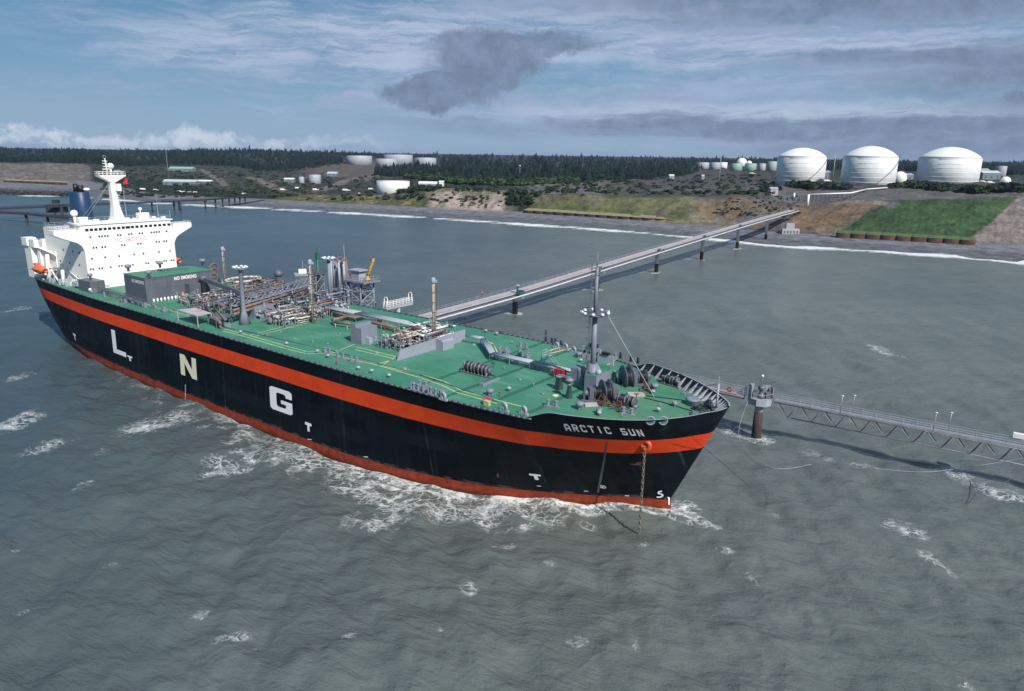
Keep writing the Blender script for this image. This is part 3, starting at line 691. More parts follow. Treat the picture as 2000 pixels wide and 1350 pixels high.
for px, y1_, y0_ in ((305, 385, 420), (240, 365, 421), (331, 410, 420)):
    Yq, zq = F(px, y1_, SF-4); b.tube((SF-4, Yq, 35), (SF-4, Yq, zq), .09, 5, .04)
Yq = F(305, 395, SF-4)[0]; b.bar((SF-4, Yq-1.3, 40.2), (SF-4, Yq, 39.2), .03); b.bar((SF-4, Yq+1.4, 40.2), (SF-4, Yq, 39.2), .03)
sp(b, 'aerial', M_lgrey, sups)
b = MB(); b.bar((ms, tY-.6, 45.4), (ms+2, Yd+3, 35.2), .03); b.bar((ms, tY-.6, 45.4), (SF-8, -9, 35.2), .03); sp(b, 'mast_stay', M_lgrey, sups)
b = MB(); 
for k in range(14):
    yy = rnd.uniform(-11, 12.4); b.cbox((SF-rnd.uniform(1.5, 7), yy, 35.35), rnd.uniform(.4, 1.2), rnd.uniform(.4, 1.3), rnd.uniform(.5, 1.0))
sp(b, 'roof_locker', M_white, sups)
# aft starboard davit tower
dv = MB()
s0_, Y0_ = -211.0, -13.0
dv.box(-210.6, -206.2, -14.4, -13.0, ZD, 28.6); dv.box(-205.2, -203.4, -13.2, -11.0, ZD, 28.9)
dv.box(-211.0, -207.3, -14.8, -12.2, 26.9, 29.2); dv.box(-206.8, -203.4, -14.4, -12.2, 26.6, 28.9)
dv.box(-203.4, -194.0, -12.7, -12.4, 20.5, 26.2)
dv.bar((-204, -13.2, 26.6), (-192.6, -13.4, 25.6), .35)
dv.tube((-196.6, -14.4, ZD), (-197.2, -13.6, 25.2), .5, 6, .6); dv.tube((-187.6, -14.2, ZD), (-188.2, -13.6, 23.4), .5, 6, .5)
dv.bar((-195.5, -14.4, ZD), (-189, -14.2, 21.5), .22); dv.bar((-189, -14.4, ZD), (-194.5, -14.2, 21.2), .22); dv.bar((-196.8, -14, 21.4), (-188, -14, 22.0), .2)
for k in range(4): dv.bar((-197+k*1.1, -14.2, 18+k*.7), (-197+k*1.1, -13.6, 22.6), .1)
sp(dv, 'lifeboat_davit', M_white)
b = MB()
for k in range(26):
    s_ = rnd.uniform(-200, -178); Y_ = rnd.uniform(-15.2, -12.6); b.cbox((s_, Y_, ZD+rnd.uniform(.3, 1.2)), rnd.uniform(.4, 1.4), rnd.uniform(.3, 1), rnd.uniform(.5, 1.8))
sp(b, 'deck_locker', M_lgrey)
b = MB(); b.rail([(-186.5, -14.4, ZD), (-178.5, -13.5, ZD)], 1.1, 1.0, .05)
for k in range(6): b.bar((-186+k*1.2, -12.1, 19.0+k*.2), (-185+k*1.2, -13.8, ZD), .08)
b.path([(-187, -12.4, 21.2), (-182, -12.4, 19.6), (-178, -12.4, 18.0)], .14, 6)
sp(b, 'side_ladder', M_white)
# lifeboat (rests in the davit: a thing of its own)
def wloc(s_, Y_, z_): return s2w(s_, Y_, z_)
lb = empty('lifeboat', wloc(-199.5, -15.2, 19.6), HD, 'orange enclosed lifeboat hanging in the white davit at the ship stern', 'lifeboat')
b = MB(); n = 14; vs = []; rings = []
for i in range(13):
    t_ = i/12; x = -3.9+7.8*t_; k = math.sin(math.pi*min(1, max(.0, .06+.88*t_)))**.55
    for j in range(n):
        a = 2*math.pi*j/n; yy = 1.45*k*math.cos(a); zz = 1.15+1.25*k*math.sin(a)*(1 if math.sin(a) < 0 else .9); vs.append((x, yy, zz))
fs = [(i*n+j, (i+1)*n+j, (i+1)*n+(j+1) % n, i*n+(j+1) % n)[::-1] for i in range(12) for j in range(n)]+[tuple(range(n)), tuple(range(12*n+n-1, 12*n-1, -1))]
b.add(vs, fs, True); b.build('lifeboat_hull', M_orange, lb)
b = MB(); b.extr([(-2.6, -.6), (-1.0, -.6), (-1.0, .6), (-2.6, .6)], 2.1, 2.85); b.build('canopy_cabin', M_orange, lb)
b = MB(); b.box(-3.2, 3.2, -1.5, -1.42, 1.05, 1.2); b.build('rubbing_strake', M_black, lb)
lb2 = copy_tree(lb); lb2['label'] = 'red lifeboat on the far port side, partly hidden behind the superstructure'
lp = s2w(-181.5, 15.0, 20.9); lb2.location = Vector(lp.tolist()); 
# ------------------------------------------------------------------ grey cargo machinery house
gh = MB(); HS0, HS1, HY0, HY1, HZ = -156.0, -145.3, -12.0, 6.0, 23.7
gh.box(HS0, HS1, HY0, HY1, ZD, HZ); gho = sp(gh, 'machinery_house', M_dgrey)
b = MB(); b.box(HS0-.15, HS1+.15, HY0-.15, HY1+.15, HZ+.002, HZ+.12); sp(b, 'house_roof', M_deck, gho)
b = MB()
for k in range(18): b.box(HS1+.0, HS1+.22, HY0+.5+k, HY0+.62+k, HZ-.35, HZ-.0)
for k in range(11): b.box(HS0+.5+k, HS0+.62+k, HY0-.22, HY0, HZ-.35, HZ-.0)
b.box(HS1+.001, HS1+.06, -.6, -.5, ZD, HZ-.4); b.box(HS1+.001, HS1+.06, -6.6, -6.52, ZD, HZ-.4); b.box(HS1+.001, HS1+.06, 3.5, 3.58, ZD, HZ-.4)
sp(b, 'roof_bracket', M_dgrey, gho)
y0, z0 = F(340, 545, HS1); y1, z1 = F(383, 536, HS1)
wall_text('NO SMOKING', lambda x, y: (HS1+.07, y0+(y1-y0)*x, F(361, 545, HS1)[1]+(F(361, 538, HS1)[1]-F(361, 545, HS1)[1])*y), 'painted_sign', M_letter, gho, .03)
s1_, z1_ = G(257.5, 548, HY0); s2_, z2_ = G(281, 552, HY0)
wall_text('NO SMOKING', lambda x, y: (s1_+(s2_-s1_)*x, HY0-.03, G(269, 553.5, HY0)[1]+(G(269, 547, HY0)[1]-G(269, 553.5, HY0)[1])*y), 'painted_sign', M_letter, gho, .03)
def mushroom(c_, r=.8, h=1.5, name='roof_ventilator', m=None, parent=None):
    b = MB(); b.lathe((c_[0], c_[1], c_[2]), [(r*.45, 0), (r*.42, h*.5), (r*.6, h*.55), (r*1.05, h*.62), (r*1.1, h*.95), (r*.8, h*1.05)], 14); return sp(b, name, m or M_grey, parent)
for px, py in ((251, 529), (291, 541), (313, 522), (396, 517)):
    s_, Y_ = D(px, py+2, HZ); mushroom((s_, Y_, HZ+.1), .75, 1.7, parent=gho)
b = MB(); s_, Y_ = D(345, 528, HZ); b.rail([(s_-1, Y_-2, HZ+.1), (s_+1.5, Y_+2.5, HZ+.1)], .5, 1.2, .06); b.cbox((HS0+3, -3, HZ+.3), 2.5, 2, .4); sp(b, 'hatch_coaming', M_dgrey, gho)
# annexe and white bottles at its foot
b = MB(); s_, Y_ = D(352, 584); b.box(HS1+.02, HS1+2.2, -1.8, 1.6, ZD, ZD+3.6); b.box(HS1+.02, HS1+2.0, 2.2, 5.6, ZD, ZD+4.1); b.box(HS1+2.2, HS1+5.0, 3.0, 3.2, ZD+3.5, ZD+3.7); sp(b, 'house_annexe', M_dgrey, gho)
b = MB()
for k in range(8):
    s_, Y_ = D(301+k*3.6, 591-k*.7); b.lathe((HS1+.6, -10.6+k*.95, ZD), [(.25, 0), (.28, .7), (.12, .95)], 8)
sp(b, 'gas_bottle', M_white); 
b = MB(); b.lathe((HS1+.8, -3.0, ZD), [(.3, 0), (.3, 1.5), (.1, 1.6)], 8); sp(b, 'fire_cabinet', mat('orange_paint', (.62, .22, .05), .5))
# grey box aft, beside the accommodation
b = MB(); s_, Y_ = D(155, 562); b.box(-185.0+9, -178.0+9, -15.0, -11.2, ZD, ZD+3.0); q = sp(b, 'deck_house', M_dgrey)
mushroom((-173, -13, ZD+3.0), .6, 1.5, parent=q)
# ------------------------------------------------------------------ generic deck pieces
def bitts(px, py, ang=0, sc=1.0, z=ZD):
    s_, Y_ = D(px, py); b = MB(); M2 = Matrix.Translation((s_, Y_, z)) @ Matrix.Rotation(ang, 4, 'Z') @ Matrix.Scale(sc*.68, 4)
    b.box(-1.7, 1.7, -.45, .45, 0, .3, M2)
    for dx in (-.95, .95):
        c2 = MB(); c2.lathe((dx, 0, .3), [(.42, 0), (.38, .12), (.38, 1.15), (.5, 1.2), (.5, 1.35), (.3, 1.4)], 14); b.add([M2 @ Vector(v) for v in c2.v], c2.f, False)
    return sp(b, 'mooring_bitts', M_grey)
for px, py, a in ((665, 700, .1), (700-8, 708, .1), (826, 757, .0), (1022, 683-3, .1), (1078, 795, .15), (1267-42, 806+4, .1), (1195, 700, .2), (1300, 748, -.5), (1312+8, 756, -.5), (600+40, 691, 0)):
    bitts(px, py, a+R(3))
def vent(px, py, sc=1.0):
    sc *= .64
    s_, Y_ = D(px, py); b = MB(); z = ZD
    b.lathe((s_, Y_, z), [(.5*sc, 0), (.42*sc, .5*sc), (.42*sc, .8*sc), (.95*sc, .85*sc), (1.0*sc, 1.55*sc), (.7*sc, 1.75*sc), (.25*sc, 1.8*sc)], 16)
    for k in range(5): a = k*1.257; b.bar((s_+.8*sc*math.cos(a), Y_+.8*sc*math.sin(a), z), (s_+.85*sc*math.cos(a), Y_+.85*sc*math.sin(a), z+.9*sc), .06)
    return sp(b, 'mushroom_vent', M_grey)
for px, py, sc in ((957, 772, .95), (1132, 799, 1.05), (1170, 808, .75), (1238, 790, 1.0), (1278, 762, 1.0), (1130, 698, .9), (1318, 794, .6), (1240, 800, .6)): vent(px, py, sc)
for k, (px, py) in enumerate(((700, 723), (726, 729), (949, 650), (970, 655), (620, 694-4), (641, 699), (1134, 708), (994, 764), (1170, 812), (1275, 770), (1285, 805), (760, 738), (560, 675), (470, 652))):
    s_, Y_ = D(px, py); b = MB(); b.lathe((s_, Y_, ZD), [(.2, 0), (.2, .35), (.36, .42), (.38, .62), (.2, .75)], 10); sp(b, 'air_pipe', M_lgrey)
for px, py in ((658, 712), (751-46, 612), (913, 640), (968+8, 774), (752, 646), (432, 646), (978, 652), (1146, 702), (340, 608), (296, 603), (331, 611), (362, 598)):
    s_, Y_ = D(px, py); b = MB(); b.tube((s_, Y_, ZD), (s_, Y_, ZD+.7), .08, 6); b.ball((s_, Y_, ZD+.7), .15, 8, 6); b.bar((s_-.25, Y_, ZD+.5), (s_+.25, Y_, ZD+.5), .08); sp(b, 'fire_hydrant', M_pink)
def conepost(px, py, top, tw=.26, bw_=.62, h=2.1):
    s_, Y_ = D(px, py); b = MB(); b.lathe((s_, Y_, ZD), [(bw_, 0), (tw, h), (tw*1.15, h), (tw*1.1, h+.2)], 16); return b, s_, Y_
b, s_, Y_ = conepost(1111, 777, 0); b.lathe((s_, Y_, ZD+2.2), [(.18, 0), (.18, .5), (.62, .6), (.66, .85), (.3, 1.1)], 14); sp(b, 'pedestal_roller', M_grey)
b, s_, Y_ = conepost(1091, 760, 0, .5, .75); b.cbox((s_+.9, Y_+.2, ZD+2.3), 2.3, .35, .35); sp(b, 'pedestal_roller', M_grey)
b, s_, Y_ = conepost(1199, 746, 0, .26, .6, 1.8); sp(b, 'pedestal_roller', M_grey)
b = MB(); s_, Y_ = D(1085, 773); b.lathe((s_, Y_, ZD+.01), [(.5, 0), (.5, .06)], 14); sp(b, 'manhole_cover', mat('pale_yellow_paint', (.75, .68, .4), .6))
# starboard roller chocks
def chock(px, py, side=-1, name='roller_chock'):
    s_, Y_ = D(px, py); b = MB(); b.box(s_-1.5, s_+1.4, Y_-.5, Y_+.5, ZD, ZD+.3)
    for dx in (-1.1, -.1, .9): b.lathe((s_+dx, Y_, ZD+.3), [(.30, 0), (.24, .12), (.24, .8), (.32, .9), (.2, 1.0)], 10)
    b.box(s_-1.5, s_-1.35, Y_-.5, Y_+.5, ZD+.3, ZD+1.3); b.box(s_+1.2, s_+1.35, Y_-.5, Y_+.5, ZD+.3, ZD+1.3); return sp(b, name, M_grey)
for px, py in ((818, 765), (852, 774)): chock(px, py)
def roundchock(px, py):
    s_, Y_ = D(px, py); b = MB(); Mx = Matrix.Rotation(R(-12), 3, 'Z'); b.torus((s_, Y_, ZD+.72), .50, .2, 'Y', 18, 8, Mx); b.box(s_-.8, s_+.8, Y_-.2, Y_+.2, ZD, ZD+.3)
    q = sp(b, 'panama_chock', M_lgrey); b = MB(); b.ball((s_-.1, Y_+.15, ZD+.4), .35, 8, 6); sp(b, 'chock_roller', M_cream, q)
for px, py in ((866, 782), (985, 803), (1023, 810)): roundchock(px, py)
for px, py in ((1087, 681), (1104, 684), (1120, 690)): roundchock(px, py)
# lifebuoy on the starboard deck
lbz = bpy.data.objects.new('lifebuoy', None)
s_, Y_ = D(951, 790); wl_ = s2w(s_, Y_, ZD+.55)
b = MB(); b.torus((0, 0, 0), .55, .17, 'Z', 18, 8); o = b.build('lifebuoy', M_pink); o.location = Vector(wl_.tolist()); o.rotation_euler = (R(50), 0, R(-10)); tag(o, 'pink-red lifebuoy standing at the starboard deck edge near the bow', 'lifebuoy')
b = MB(); s_, Y_ = D(951, 792); b.box(s_-.5, s_+.5, Y_-.25, Y_+.35, ZD, ZD+.75); sp(b, 'lifebuoy_stand', M_line)
# ------------------------------------------------------------------ tall vent risers with cream rusty lagging
def riser(bpx, bpy_, tpy, tpx, name='vent_riser'):
    s_, Y_ = D(bpx, bpy_); P_ = s2w(s_, Y_); zt = hgt(P_, tpy, tpx); b = MB()
    b.tube((s_, Y_, ZD), (s_, Y_, zt-1.0), .34, 10, .29)
    q = sp(b, name, M_rustpost); b = MB(); b.lathe((s_, Y_, zt-1.2), [(.42, 0), (.46, .3), (.46, .9), (.3, 1.2)], 12); b.cbox((s_+.4, Y_+.3, zt-.8), .4, .4, .5); sp(b, 'riser_head', M_lgrey, q)
    b = MB()
    for k in range(5): b.torus((s_, Y_, ZD+2+k*(zt-ZD-3)/5), .36, .06, 'Z', 10, 5)
    sp(b, 'riser_flange', M_rust, q); b = MB(); b.tube((s_+.75, Y_-.3, ZD), (s_+.75, Y_-.3, zt-1.2), .06, 4); b.tube((s_+.75, Y_+.1, ZD), (s_+.75, Y_+.1, zt-1.2), .06, 4); sp(b, 'riser_ladder', M_rust, q)
riser(441, 560, 482, 435); riser(612, 631, 507, 609.5); riser(848, 667, 542, 846)
# flood light posts: tapered leg, crown of lamps
def floodpost(bpx, bpy_, tpy, tpx, flare=True):
    s_, Y_ = D(bpx, bpy_); P_ = s2w(s_, Y_); zt = hgt(P_, tpy, tpx); b = MB()
    if flare: b.lathe((s_, Y_, ZD), [(1.35, 0), (.62, 2.6), (.5, 3.2), (.42, zt-ZD-.6), (.6, zt-ZD-.4)], 12)
    else: b.tube((s_, Y_, ZD), (s_, Y_, zt-.4), .42, 10, .38)
    q = sp(b, 'floodlight_post', M_grey); b = MB(); b.lathe((s_, Y_, zt-.5), [(.5, 0), (1.5, .15), (1.5, .3)], 12); sp(b, 'lamp_platform', M_grey, q)
    b = MB()
    for k in range(8):
        a = k*2*math.pi/8; c_ = (s_+1.35*math.cos(a), Y_+1.35*math.sin(a), zt+.05)
        b.ball(c_, .33, 8, 6, (1.25, 1.25, .75))
    sp(b, 'floodlight', M_lens, q)
floodpost(478, 633, 522, 471); floodpost(646, 597, 504, 641, False)
# ------------------------------------------------------------------ pipe work clusters
def pipework(s0, s1, Y0, Y1, n, seed, name='cargo_pipework', h0=.8, h1=2.8, m=M_cream, rr=(.14, .3), m2=M_brown, posts=True):
    r_ = random.Random(seed); b = MB(); b2 = MB(); g = MB(); vvs = []
    for k in range(n):
        rad = r_.uniform(*rr); z = ZD+r_.uniform(h0, h1); mb = b if r_.random() < .62 else b2
        p = [r_.uniform(s0, s1), r_.uniform(Y0, Y1), z]; pts = [tuple(p)]
        for j in range(r_.randint(2, 4)):
            ax = r_.choice((0, 1, 1, 0, 2)); q = list(pts[-1])
            if ax == 0: q[0] = min(s1, max(s0, q[0]+r_.choice((-1, 1))*r_.uniform(1, 4.5)))
            elif ax == 1: q[1] = min(Y1, max(Y0, q[1]+r_.choice((-1, 1))*r_.uniform(1.5, 6)))
            else: q[2] = min(ZD+h1, max(ZD+.3, q[2]+r_.choice((-1, 1))*r_.uniform(.6, 1.6)))
            pts.append(tuple(q))
        mb.path(pts, rad, 7)
        if posts:
            e = pts[-1]; g.bar((e[0], e[1], ZD), e, .09); e = pts[0]; g.bar((e[0], e[1], ZD), e, .09)
        if r_.random() < .6:
            vv = MB(); vvs.append(vv); e = pts[1]; vv.ball(e, rad*1.7, 8, 6); vv.tube(e, (e[0], e[1], e[2]+.8), .06, 4); vv.torus((e[0], e[1], e[2]+.8), .28, .04, 'Z', 10, 4)
    for k in range(int(n*.5)):
        e = (r_.uniform(s0, s1), r_.uniform(Y0, Y1)); g.cbox((e[0], e[1], ZD+r_.uniform(.3, 1.6)), r_.uniform(.2, .9), r_.uniform(.2, .9), r_.uniform(.3, 1.1))
    q = sp(b, name, m); sp(b2, 'lagged_branch', m2, q); sp(g, 'pipe_support', M_grey, q)
    for vv in vvs: sp(vv, 'valve', M_lgrey, q)
    return q
def tray(s_, Y_, L, Wd, h=.9):
    b = MB(); pts = []
    rad = Wd*.45
    for cx, cy, a0 in ((L/2-rad, Wd/2-rad, 0), (-L/2+rad, Wd/2-rad, 90), (-L/2+rad, -Wd/2+rad, 180), (L/2-rad, -Wd/2+rad, 270)):
        for k in range(7): a = R(a0+15*k); pts.append((s_+cx+rad*math.cos(a), Y_+cy+rad*math.sin(a)))
    n = len(pts); vs = [(x, y, z) for z in (ZD, ZD+h) for x, y in pts]
    b.add(vs, [(i, (i+1) % n, n+(i+1) % n, n+i) for i in range(n)]+[(n+(i+1) % n, (i+1) % n, i, n+i) for i in range(n)]); q = sp(b, 'tank_dome_coaming', M_grey)
    b = MB(); b.extr(pts, ZD+.05, ZD+h-.25); sp(b, 'dome_plate', M_deck, q)
    b = MB(); [b.tube((pts[i][0], pts[i][1], ZD+h), (pts[(i+1) % n][0], pts[(i+1) % n][1], ZD+h), .07, 5) for i in range(n)]; sp(b, 'coaming_rail', M_lgrey, q)
# forward tank dome: between the grey box and the long wall
a = D(745, 668); b_ = D(890, 640); c_ = D(800, 682)
pipework(-70.5, -62.8, -3, 10.5, 50, 3, h1=2.4, rr=(.09, .22))
pipework(-69.5, -62.5, 1, 10.5, 34, 33, h0=.8, h1=2.6, rr=(.10, .26), m=M_white, m2=M_dgrey)
pipework(-70.5, -63.0, -5, 8.5, 30, 34, h0=.3, h1=1.8, rr=(.07, .15), m=M_dgrey, m2=M_grey)
s_, Y_ = D(806, 676); tray(s_-.5, Y_+.8, 4.2, 8.0, 1.0)
# mid tank dome
s_, Y_ = D(590, 622); tray(s_-1.0, Y_+.6, 4.8, 9.0, 1.1)
pipework(-104.5, -97.5, -6, 6, 40, 5, h1=2.4, rr=(.09, .22))
pipework(-105, -98, -7, 6, 34, 55, h0=.4, h1=2.2, rr=(.08, .2), m=M_dgrey, m2=M_white)
pipework(-106, -100, 4, 14, 26, 15, h0=.6, h1=2.4, m=M_brown, m2=M_dgrey)
# aft manifold zone
pipework(-131, -112, -9, 3, 46, 8, h0=.6, h1=2.8, m=M_dgrey, m2=M_brown, rr=(.12, .26))
pipework(-140, -122, 2, 17, 70, 9, h0=.8, h1=3.6, m=M_dgrey, m2=M_brown, rr=(.10, .24))
pipework(-128, -112, 0, 16, 48, 10, h0=.8, h1=3.4, m=M_brown, m2=M_dgrey, rr=(.12, .28))
pipework(-118, -108, -5, 14, 30, 11, h0=.5, h1=2.4, m=M_dgrey, m2=M_lgrey, rr=(.12, .24))
pipework(-139, -129, -7.5, 4, 40, 12, h0=.5, h1=2.4, m=M_dgrey, m2=M_cream, rr=(.1, .22))
pipework(-112, -104, 12, 19, 40, 14, h0=.6, h1=4.0, m=M_grey, m2=M_dgrey, rr=(.14, .26))
# two brown liquid lines and trussed walkway crossing to the port manifold
a1 = D(455, 612, ZD+2.5); a2 = D(610, 565, ZD+2.5)
b = MB(); n_ = np.array(a2)-np.array(a1)
for dz in (0, .9): b.tube((a1[0], a1[1], ZD+2.2+dz), (a2[0], a2[1], ZD+2.2+dz), .34, 8)
a3 = D(400, 596, ZD+1.6); b.tube((a3[0], a3[1], ZD+1.5), (a1[0]+3, a1[1]-5, ZD+1.7), .3, 8); b.tube((a3[0]+1, a3[1]+1.2, ZD+1.5), (a1[0]+3, a1[1]-3.8, ZD+2.2), .26, 8)
sp(b, 'liquid_line', M_brown)
b = MB(); k1 = Vector((a1[0]-2.4, a1[1]+1.2, ZD+3.6)); k2 = Vector((a2[0]-2.4, a2[1]+2, ZD+3.6))
N_ = 14
for dy in (0, 1.3):
    o_ = Vector((dy, 0, 0)); b.bar(k1+o_, k2+o_, .12); b.bar(k1+o_+Vector((0, 0, 1.6)), k2+o_+Vector((0, 0, 1.6)), .09)
    for k in range(N_):
        p0 = k1.lerp(k2, k/N_)+o_; p1 = k1.lerp(k2, (k+1)/N_)+o_
        if k % 2: p0, p1 = p0+Vector((0, 0, 1.6)), p1
        else: p1 = p1+Vector((0, 0, 1.6))
        b.bar(p0, p1, .08)
d_ = (k2-k1); b.add([k1, k1+Vector((1.3, 0, 0)), k2+Vector((1.3, 0, 0)), k2], [(0, 1, 2, 3), (3, 2, 1, 0)])
for k in range(6): p = k1.lerp(k2, k/5); b.tube(p, (p.x, p.y, ZD), .13, 5)
sp(b, 'trussed_walkway', M_grey)
# dark crane boom lying from the house to the manifold
b = MB(); p1 = Vector((*D(397, 545, ZD+4.6), ZD+4.6)); p2 = Vector((*D(470, 572, ZD+3.2), ZD+3.2))
mid = (p1+p2)/2; d_ = p2-p1; b.cbox(mid, d_.length, .8, 1.1, math.atan2(d_.y, d_.x), ('Y', -math.atan2(d_.z, math.hypot(d_.x, d_.y)))); b.lathe((p1.x, p1.y, ZD), [(.9, 0), (.8, 4.2), (1.1, 4.3), (1.1, 5.2), (.6, 5.6)], 12); b.tube((p2.x, p2.y, ZD), p2, .25, 6)
sp(b, 'hose_crane', M_dgrey)
# stair landing platforms near the starboard edge
b = MB(); s_, Y_ = D(370, 612); 
pa = [D(346, 605, ZD+2.6), D(382, 601, ZD+2.6), D(412, 611, ZD+2.6), D(385, 617, ZD+2.6)]
b.extr(pa, ZD+2.45, ZD+2.6); [b.tube((p[0], p[1], ZD), (p[0], p[1], ZD+2.5), .1, 5) for p in pa]; sp(b, 'stores_platform', M_conc)
b = MB(); pb = [D(406, 620, ZD+1.7), D(440, 612, ZD+1.7), D(452, 617, ZD+1.7), D(422, 627, ZD+1.7)]
b.extr(pb, ZD+1.7, ZD+1.85); [b.tube((p[0], p[1], ZD), (p[0], p[1], ZD+1.7), .12, 5) for p in pb]
for px, py in ((412, 632), (422, 634), (437, 634), (446, 628)): s_, Y_ = D(px, py); b.tube((s_, Y_, ZD), (s_, Y_, ZD+2), .13, 5)
sp(b, 'work_platform', M_dgrey)
b = MB()
for k in range(30):
    t_ = k/29; px = 366+t_*84; py = 615+t_*22; s_, Y_ = D(px, py+3); b.bar((s_, Y_, ZD), (s_+.2, Y_, ZD+rnd.uniform(.6, 1.2)), .11)
sp(b, 'chock_rack', M_lgrey)
# accommodation ladder stowed along the starboard side aft
b = MB(); l1 = Vector((*D(192, 573), ZD+1.0)); l2 = Vector((*D(278, 601), ZD+1.0))
for dy, dz in ((0, 0), (.9, 0), (0, .7), (.9, .7)): b.bar(l1+Vector((0, dy, dz)), l2+Vector((0, dy, dz)), .11)
for k in range(24): p = l1.lerp(l2, k/23); b.bar(p, p+Vector((0, 0, .7)), .06); b.bar(p, p+Vector((0, .9, 0)), .06); b.bar(p+Vector((0, 0, .05)), (p.x, p.y, ZD), .05) if k % 4 == 0 else None
sp(b, 'accommodation_ladder', M_dgrey)
b = MB()
for k in range(26):
    px = rnd.uniform(168, 330); py = 560+(px-160)*.29+rnd.uniform(0, 8); s_, Y_ = D(px, py); b.cbox((s_, Y_, ZD+.5), rnd.uniform(.3, 1.2), rnd.uniform(.2, .7), rnd.uniform(.5, 1.5))
sp(b, 'deck_fitting', M_grey)
b = MB(); s_, Y_ = D(211, 568); b.ball((s_, Y_, ZD+1.7), .7, 10, 8, (1, 1, .8)); s_, Y_ = D(177, 573); b.ball((s_, Y_, ZD+1.0), .4, 10, 8); sp(b, 'white_raft_canister', M_white)
# grey boxes
def gbox(px0, py0, px1, name='deck_box', h=2.2, dp=2.6, m=M_grey, zt=None):
    s_, Y_ = D(px0, py0); s1__, Y1_ = D(px1, py0); b = MB()
    return b, s_, Y_
# mid grey box by the tower
b = MB(); s0_, Y0_ = D(495, 622); b.box(s0_-1.8, s0_+.6, Y0_, Y0_+5.2, ZD, ZD+2.6); b.box(s0_+.6, s0_+1.6, Y0_+.8, Y0_+1.8, ZD, ZD+1.3); sp(b, 'deck_box', M_grey)
# stepped grey house beside forward dome
b = MB(); s0_, Y0_ = D(713, 672)
b.box(s0_-3.2, s0_-.0, Y0_-.9, Y0_+3.4, ZD, ZD+3.3); b.box(s0_-3.2-.0, s0_-1.6, Y0_-.9, Y0_+3.3, ZD+3.3, ZD+4.0); bx_ = sp(b, 'dome_house', M_grey)
b = MB(); b.box(s0_-3.1, s0_-1.7, Y0_-.8, Y0_+3.2, ZD+4.0, ZD+4.03); sp(b, 'dome_house_roof', M_deck, bx_)
b = MB(); b.box(s0_+.02, s0_+1.1, Y0_+.2, Y0_+1.0, ZD, ZD+1.3); sp(b, 'door_box', M_lgrey, bx_)
# long curved breakwater wall
sL, YL = D(772, 704); sR, YR = D(911, 666)
b = MB(); sw0 = (sL+sR)/2
n = 24; vs = []
for i in range(n+1):
    t_ = i/n; Y_ = YL+(YR-YL)*t_; h_ = 1.9*(1-(1-min(1, t_/.06))**2)+.5*t_
    s_ = sw0+.0
    vs += [(s_-.12, Y_, ZD), (s_-.12, Y_, ZD+h_), (s_+.12, Y_, ZD+h_), (s_+.12, Y_, ZD)]
fs = []
for i in range(n):
    a_ = i*4; c4 = a_+4
    fs += [(a_, a_+1, c4+1, c4), (a_+1, a_+2, c4+2, c4+1), (a_+2, a_+3, c4+3, c4+2)]
fs += [(3, 2, 1, 0), (n*4, n*4+1, n*4+2, n*4+3)]
b.add(vs, fs); wall = sp(b, 'breakwater_wall', mat('breakwater_grey', (.27, .285, .35), .5, var=.06))
b = MB(); s_, Y_ = D(884, 690); b.extr([(sw0+.15, Y_), (sw0+.15, Y_+3.2), (sw0+2.0, Y_+3.2), (sw0+2.0, Y_)], ZD, ZD+1.7)
b.prism([(0, 0), (1.86, 0), (1.5, .35), (.3, .45), (0, .45)], lambda p: (sw0+.15+p[0], Y_, ZD+1.7+p[1]), lambda p: (sw0+.15+p[0], Y_+3.2, ZD+1.7+p[1])); sp(b, 'wall_locker', mat('breakwater_grey', (.27, .285, .35)))
cl = random.Random(12)
for px, py in [(cl.uniform(430, 1300), 0) for _ in range(0)]+[(520, 655), (548, 648), (575, 663), (640, 672), (664, 652), (690, 650), (735, 690), (790, 722), (905, 716), (985, 722), (1015, 742), (1042, 756), (1060, 770), (925, 675), (1000, 672), (1020, 700), (1060, 712), (1215, 815), (1335, 770), (1290, 795), (560, 640), (610, 668)]:
    s_, Y_ = D(px, py); b = MB(); k = cl.random()
    if k < .4: b.lathe((s_, Y_, ZD), [(.32, 0), (.32, .16), (.12, .2)], 12)
    elif k < .7: b.cbox((s_, Y_, ZD+.16), cl.uniform(.4, .8), cl.uniform(.3, .6), .32)
    else: b.tube((s_, Y_, ZD), (s_, Y_, ZD+.6), .05, 6); b.torus((s_, Y_, ZD+.6), .16, .03, 'Z', 10, 4)
    sp(b, 'sounding_cap', M_grey if k < .6 else M_lgrey)
b = MB(); b.path([(*D(438, 640), ZD+.12), (*D(470, 646), ZD+.12), (*D(640, 684), ZD+.12), (*D(820, 733), ZD+.12), (*D(965, 782), ZD+.12)], .06, 6); b.path([(*D(760, 640), ZD+.2), (*D(830, 655), ZD+.2), (*D(910, 662), ZD+.2)], .08, 6); sp(b, 'deck_conduit', M_dgrey)
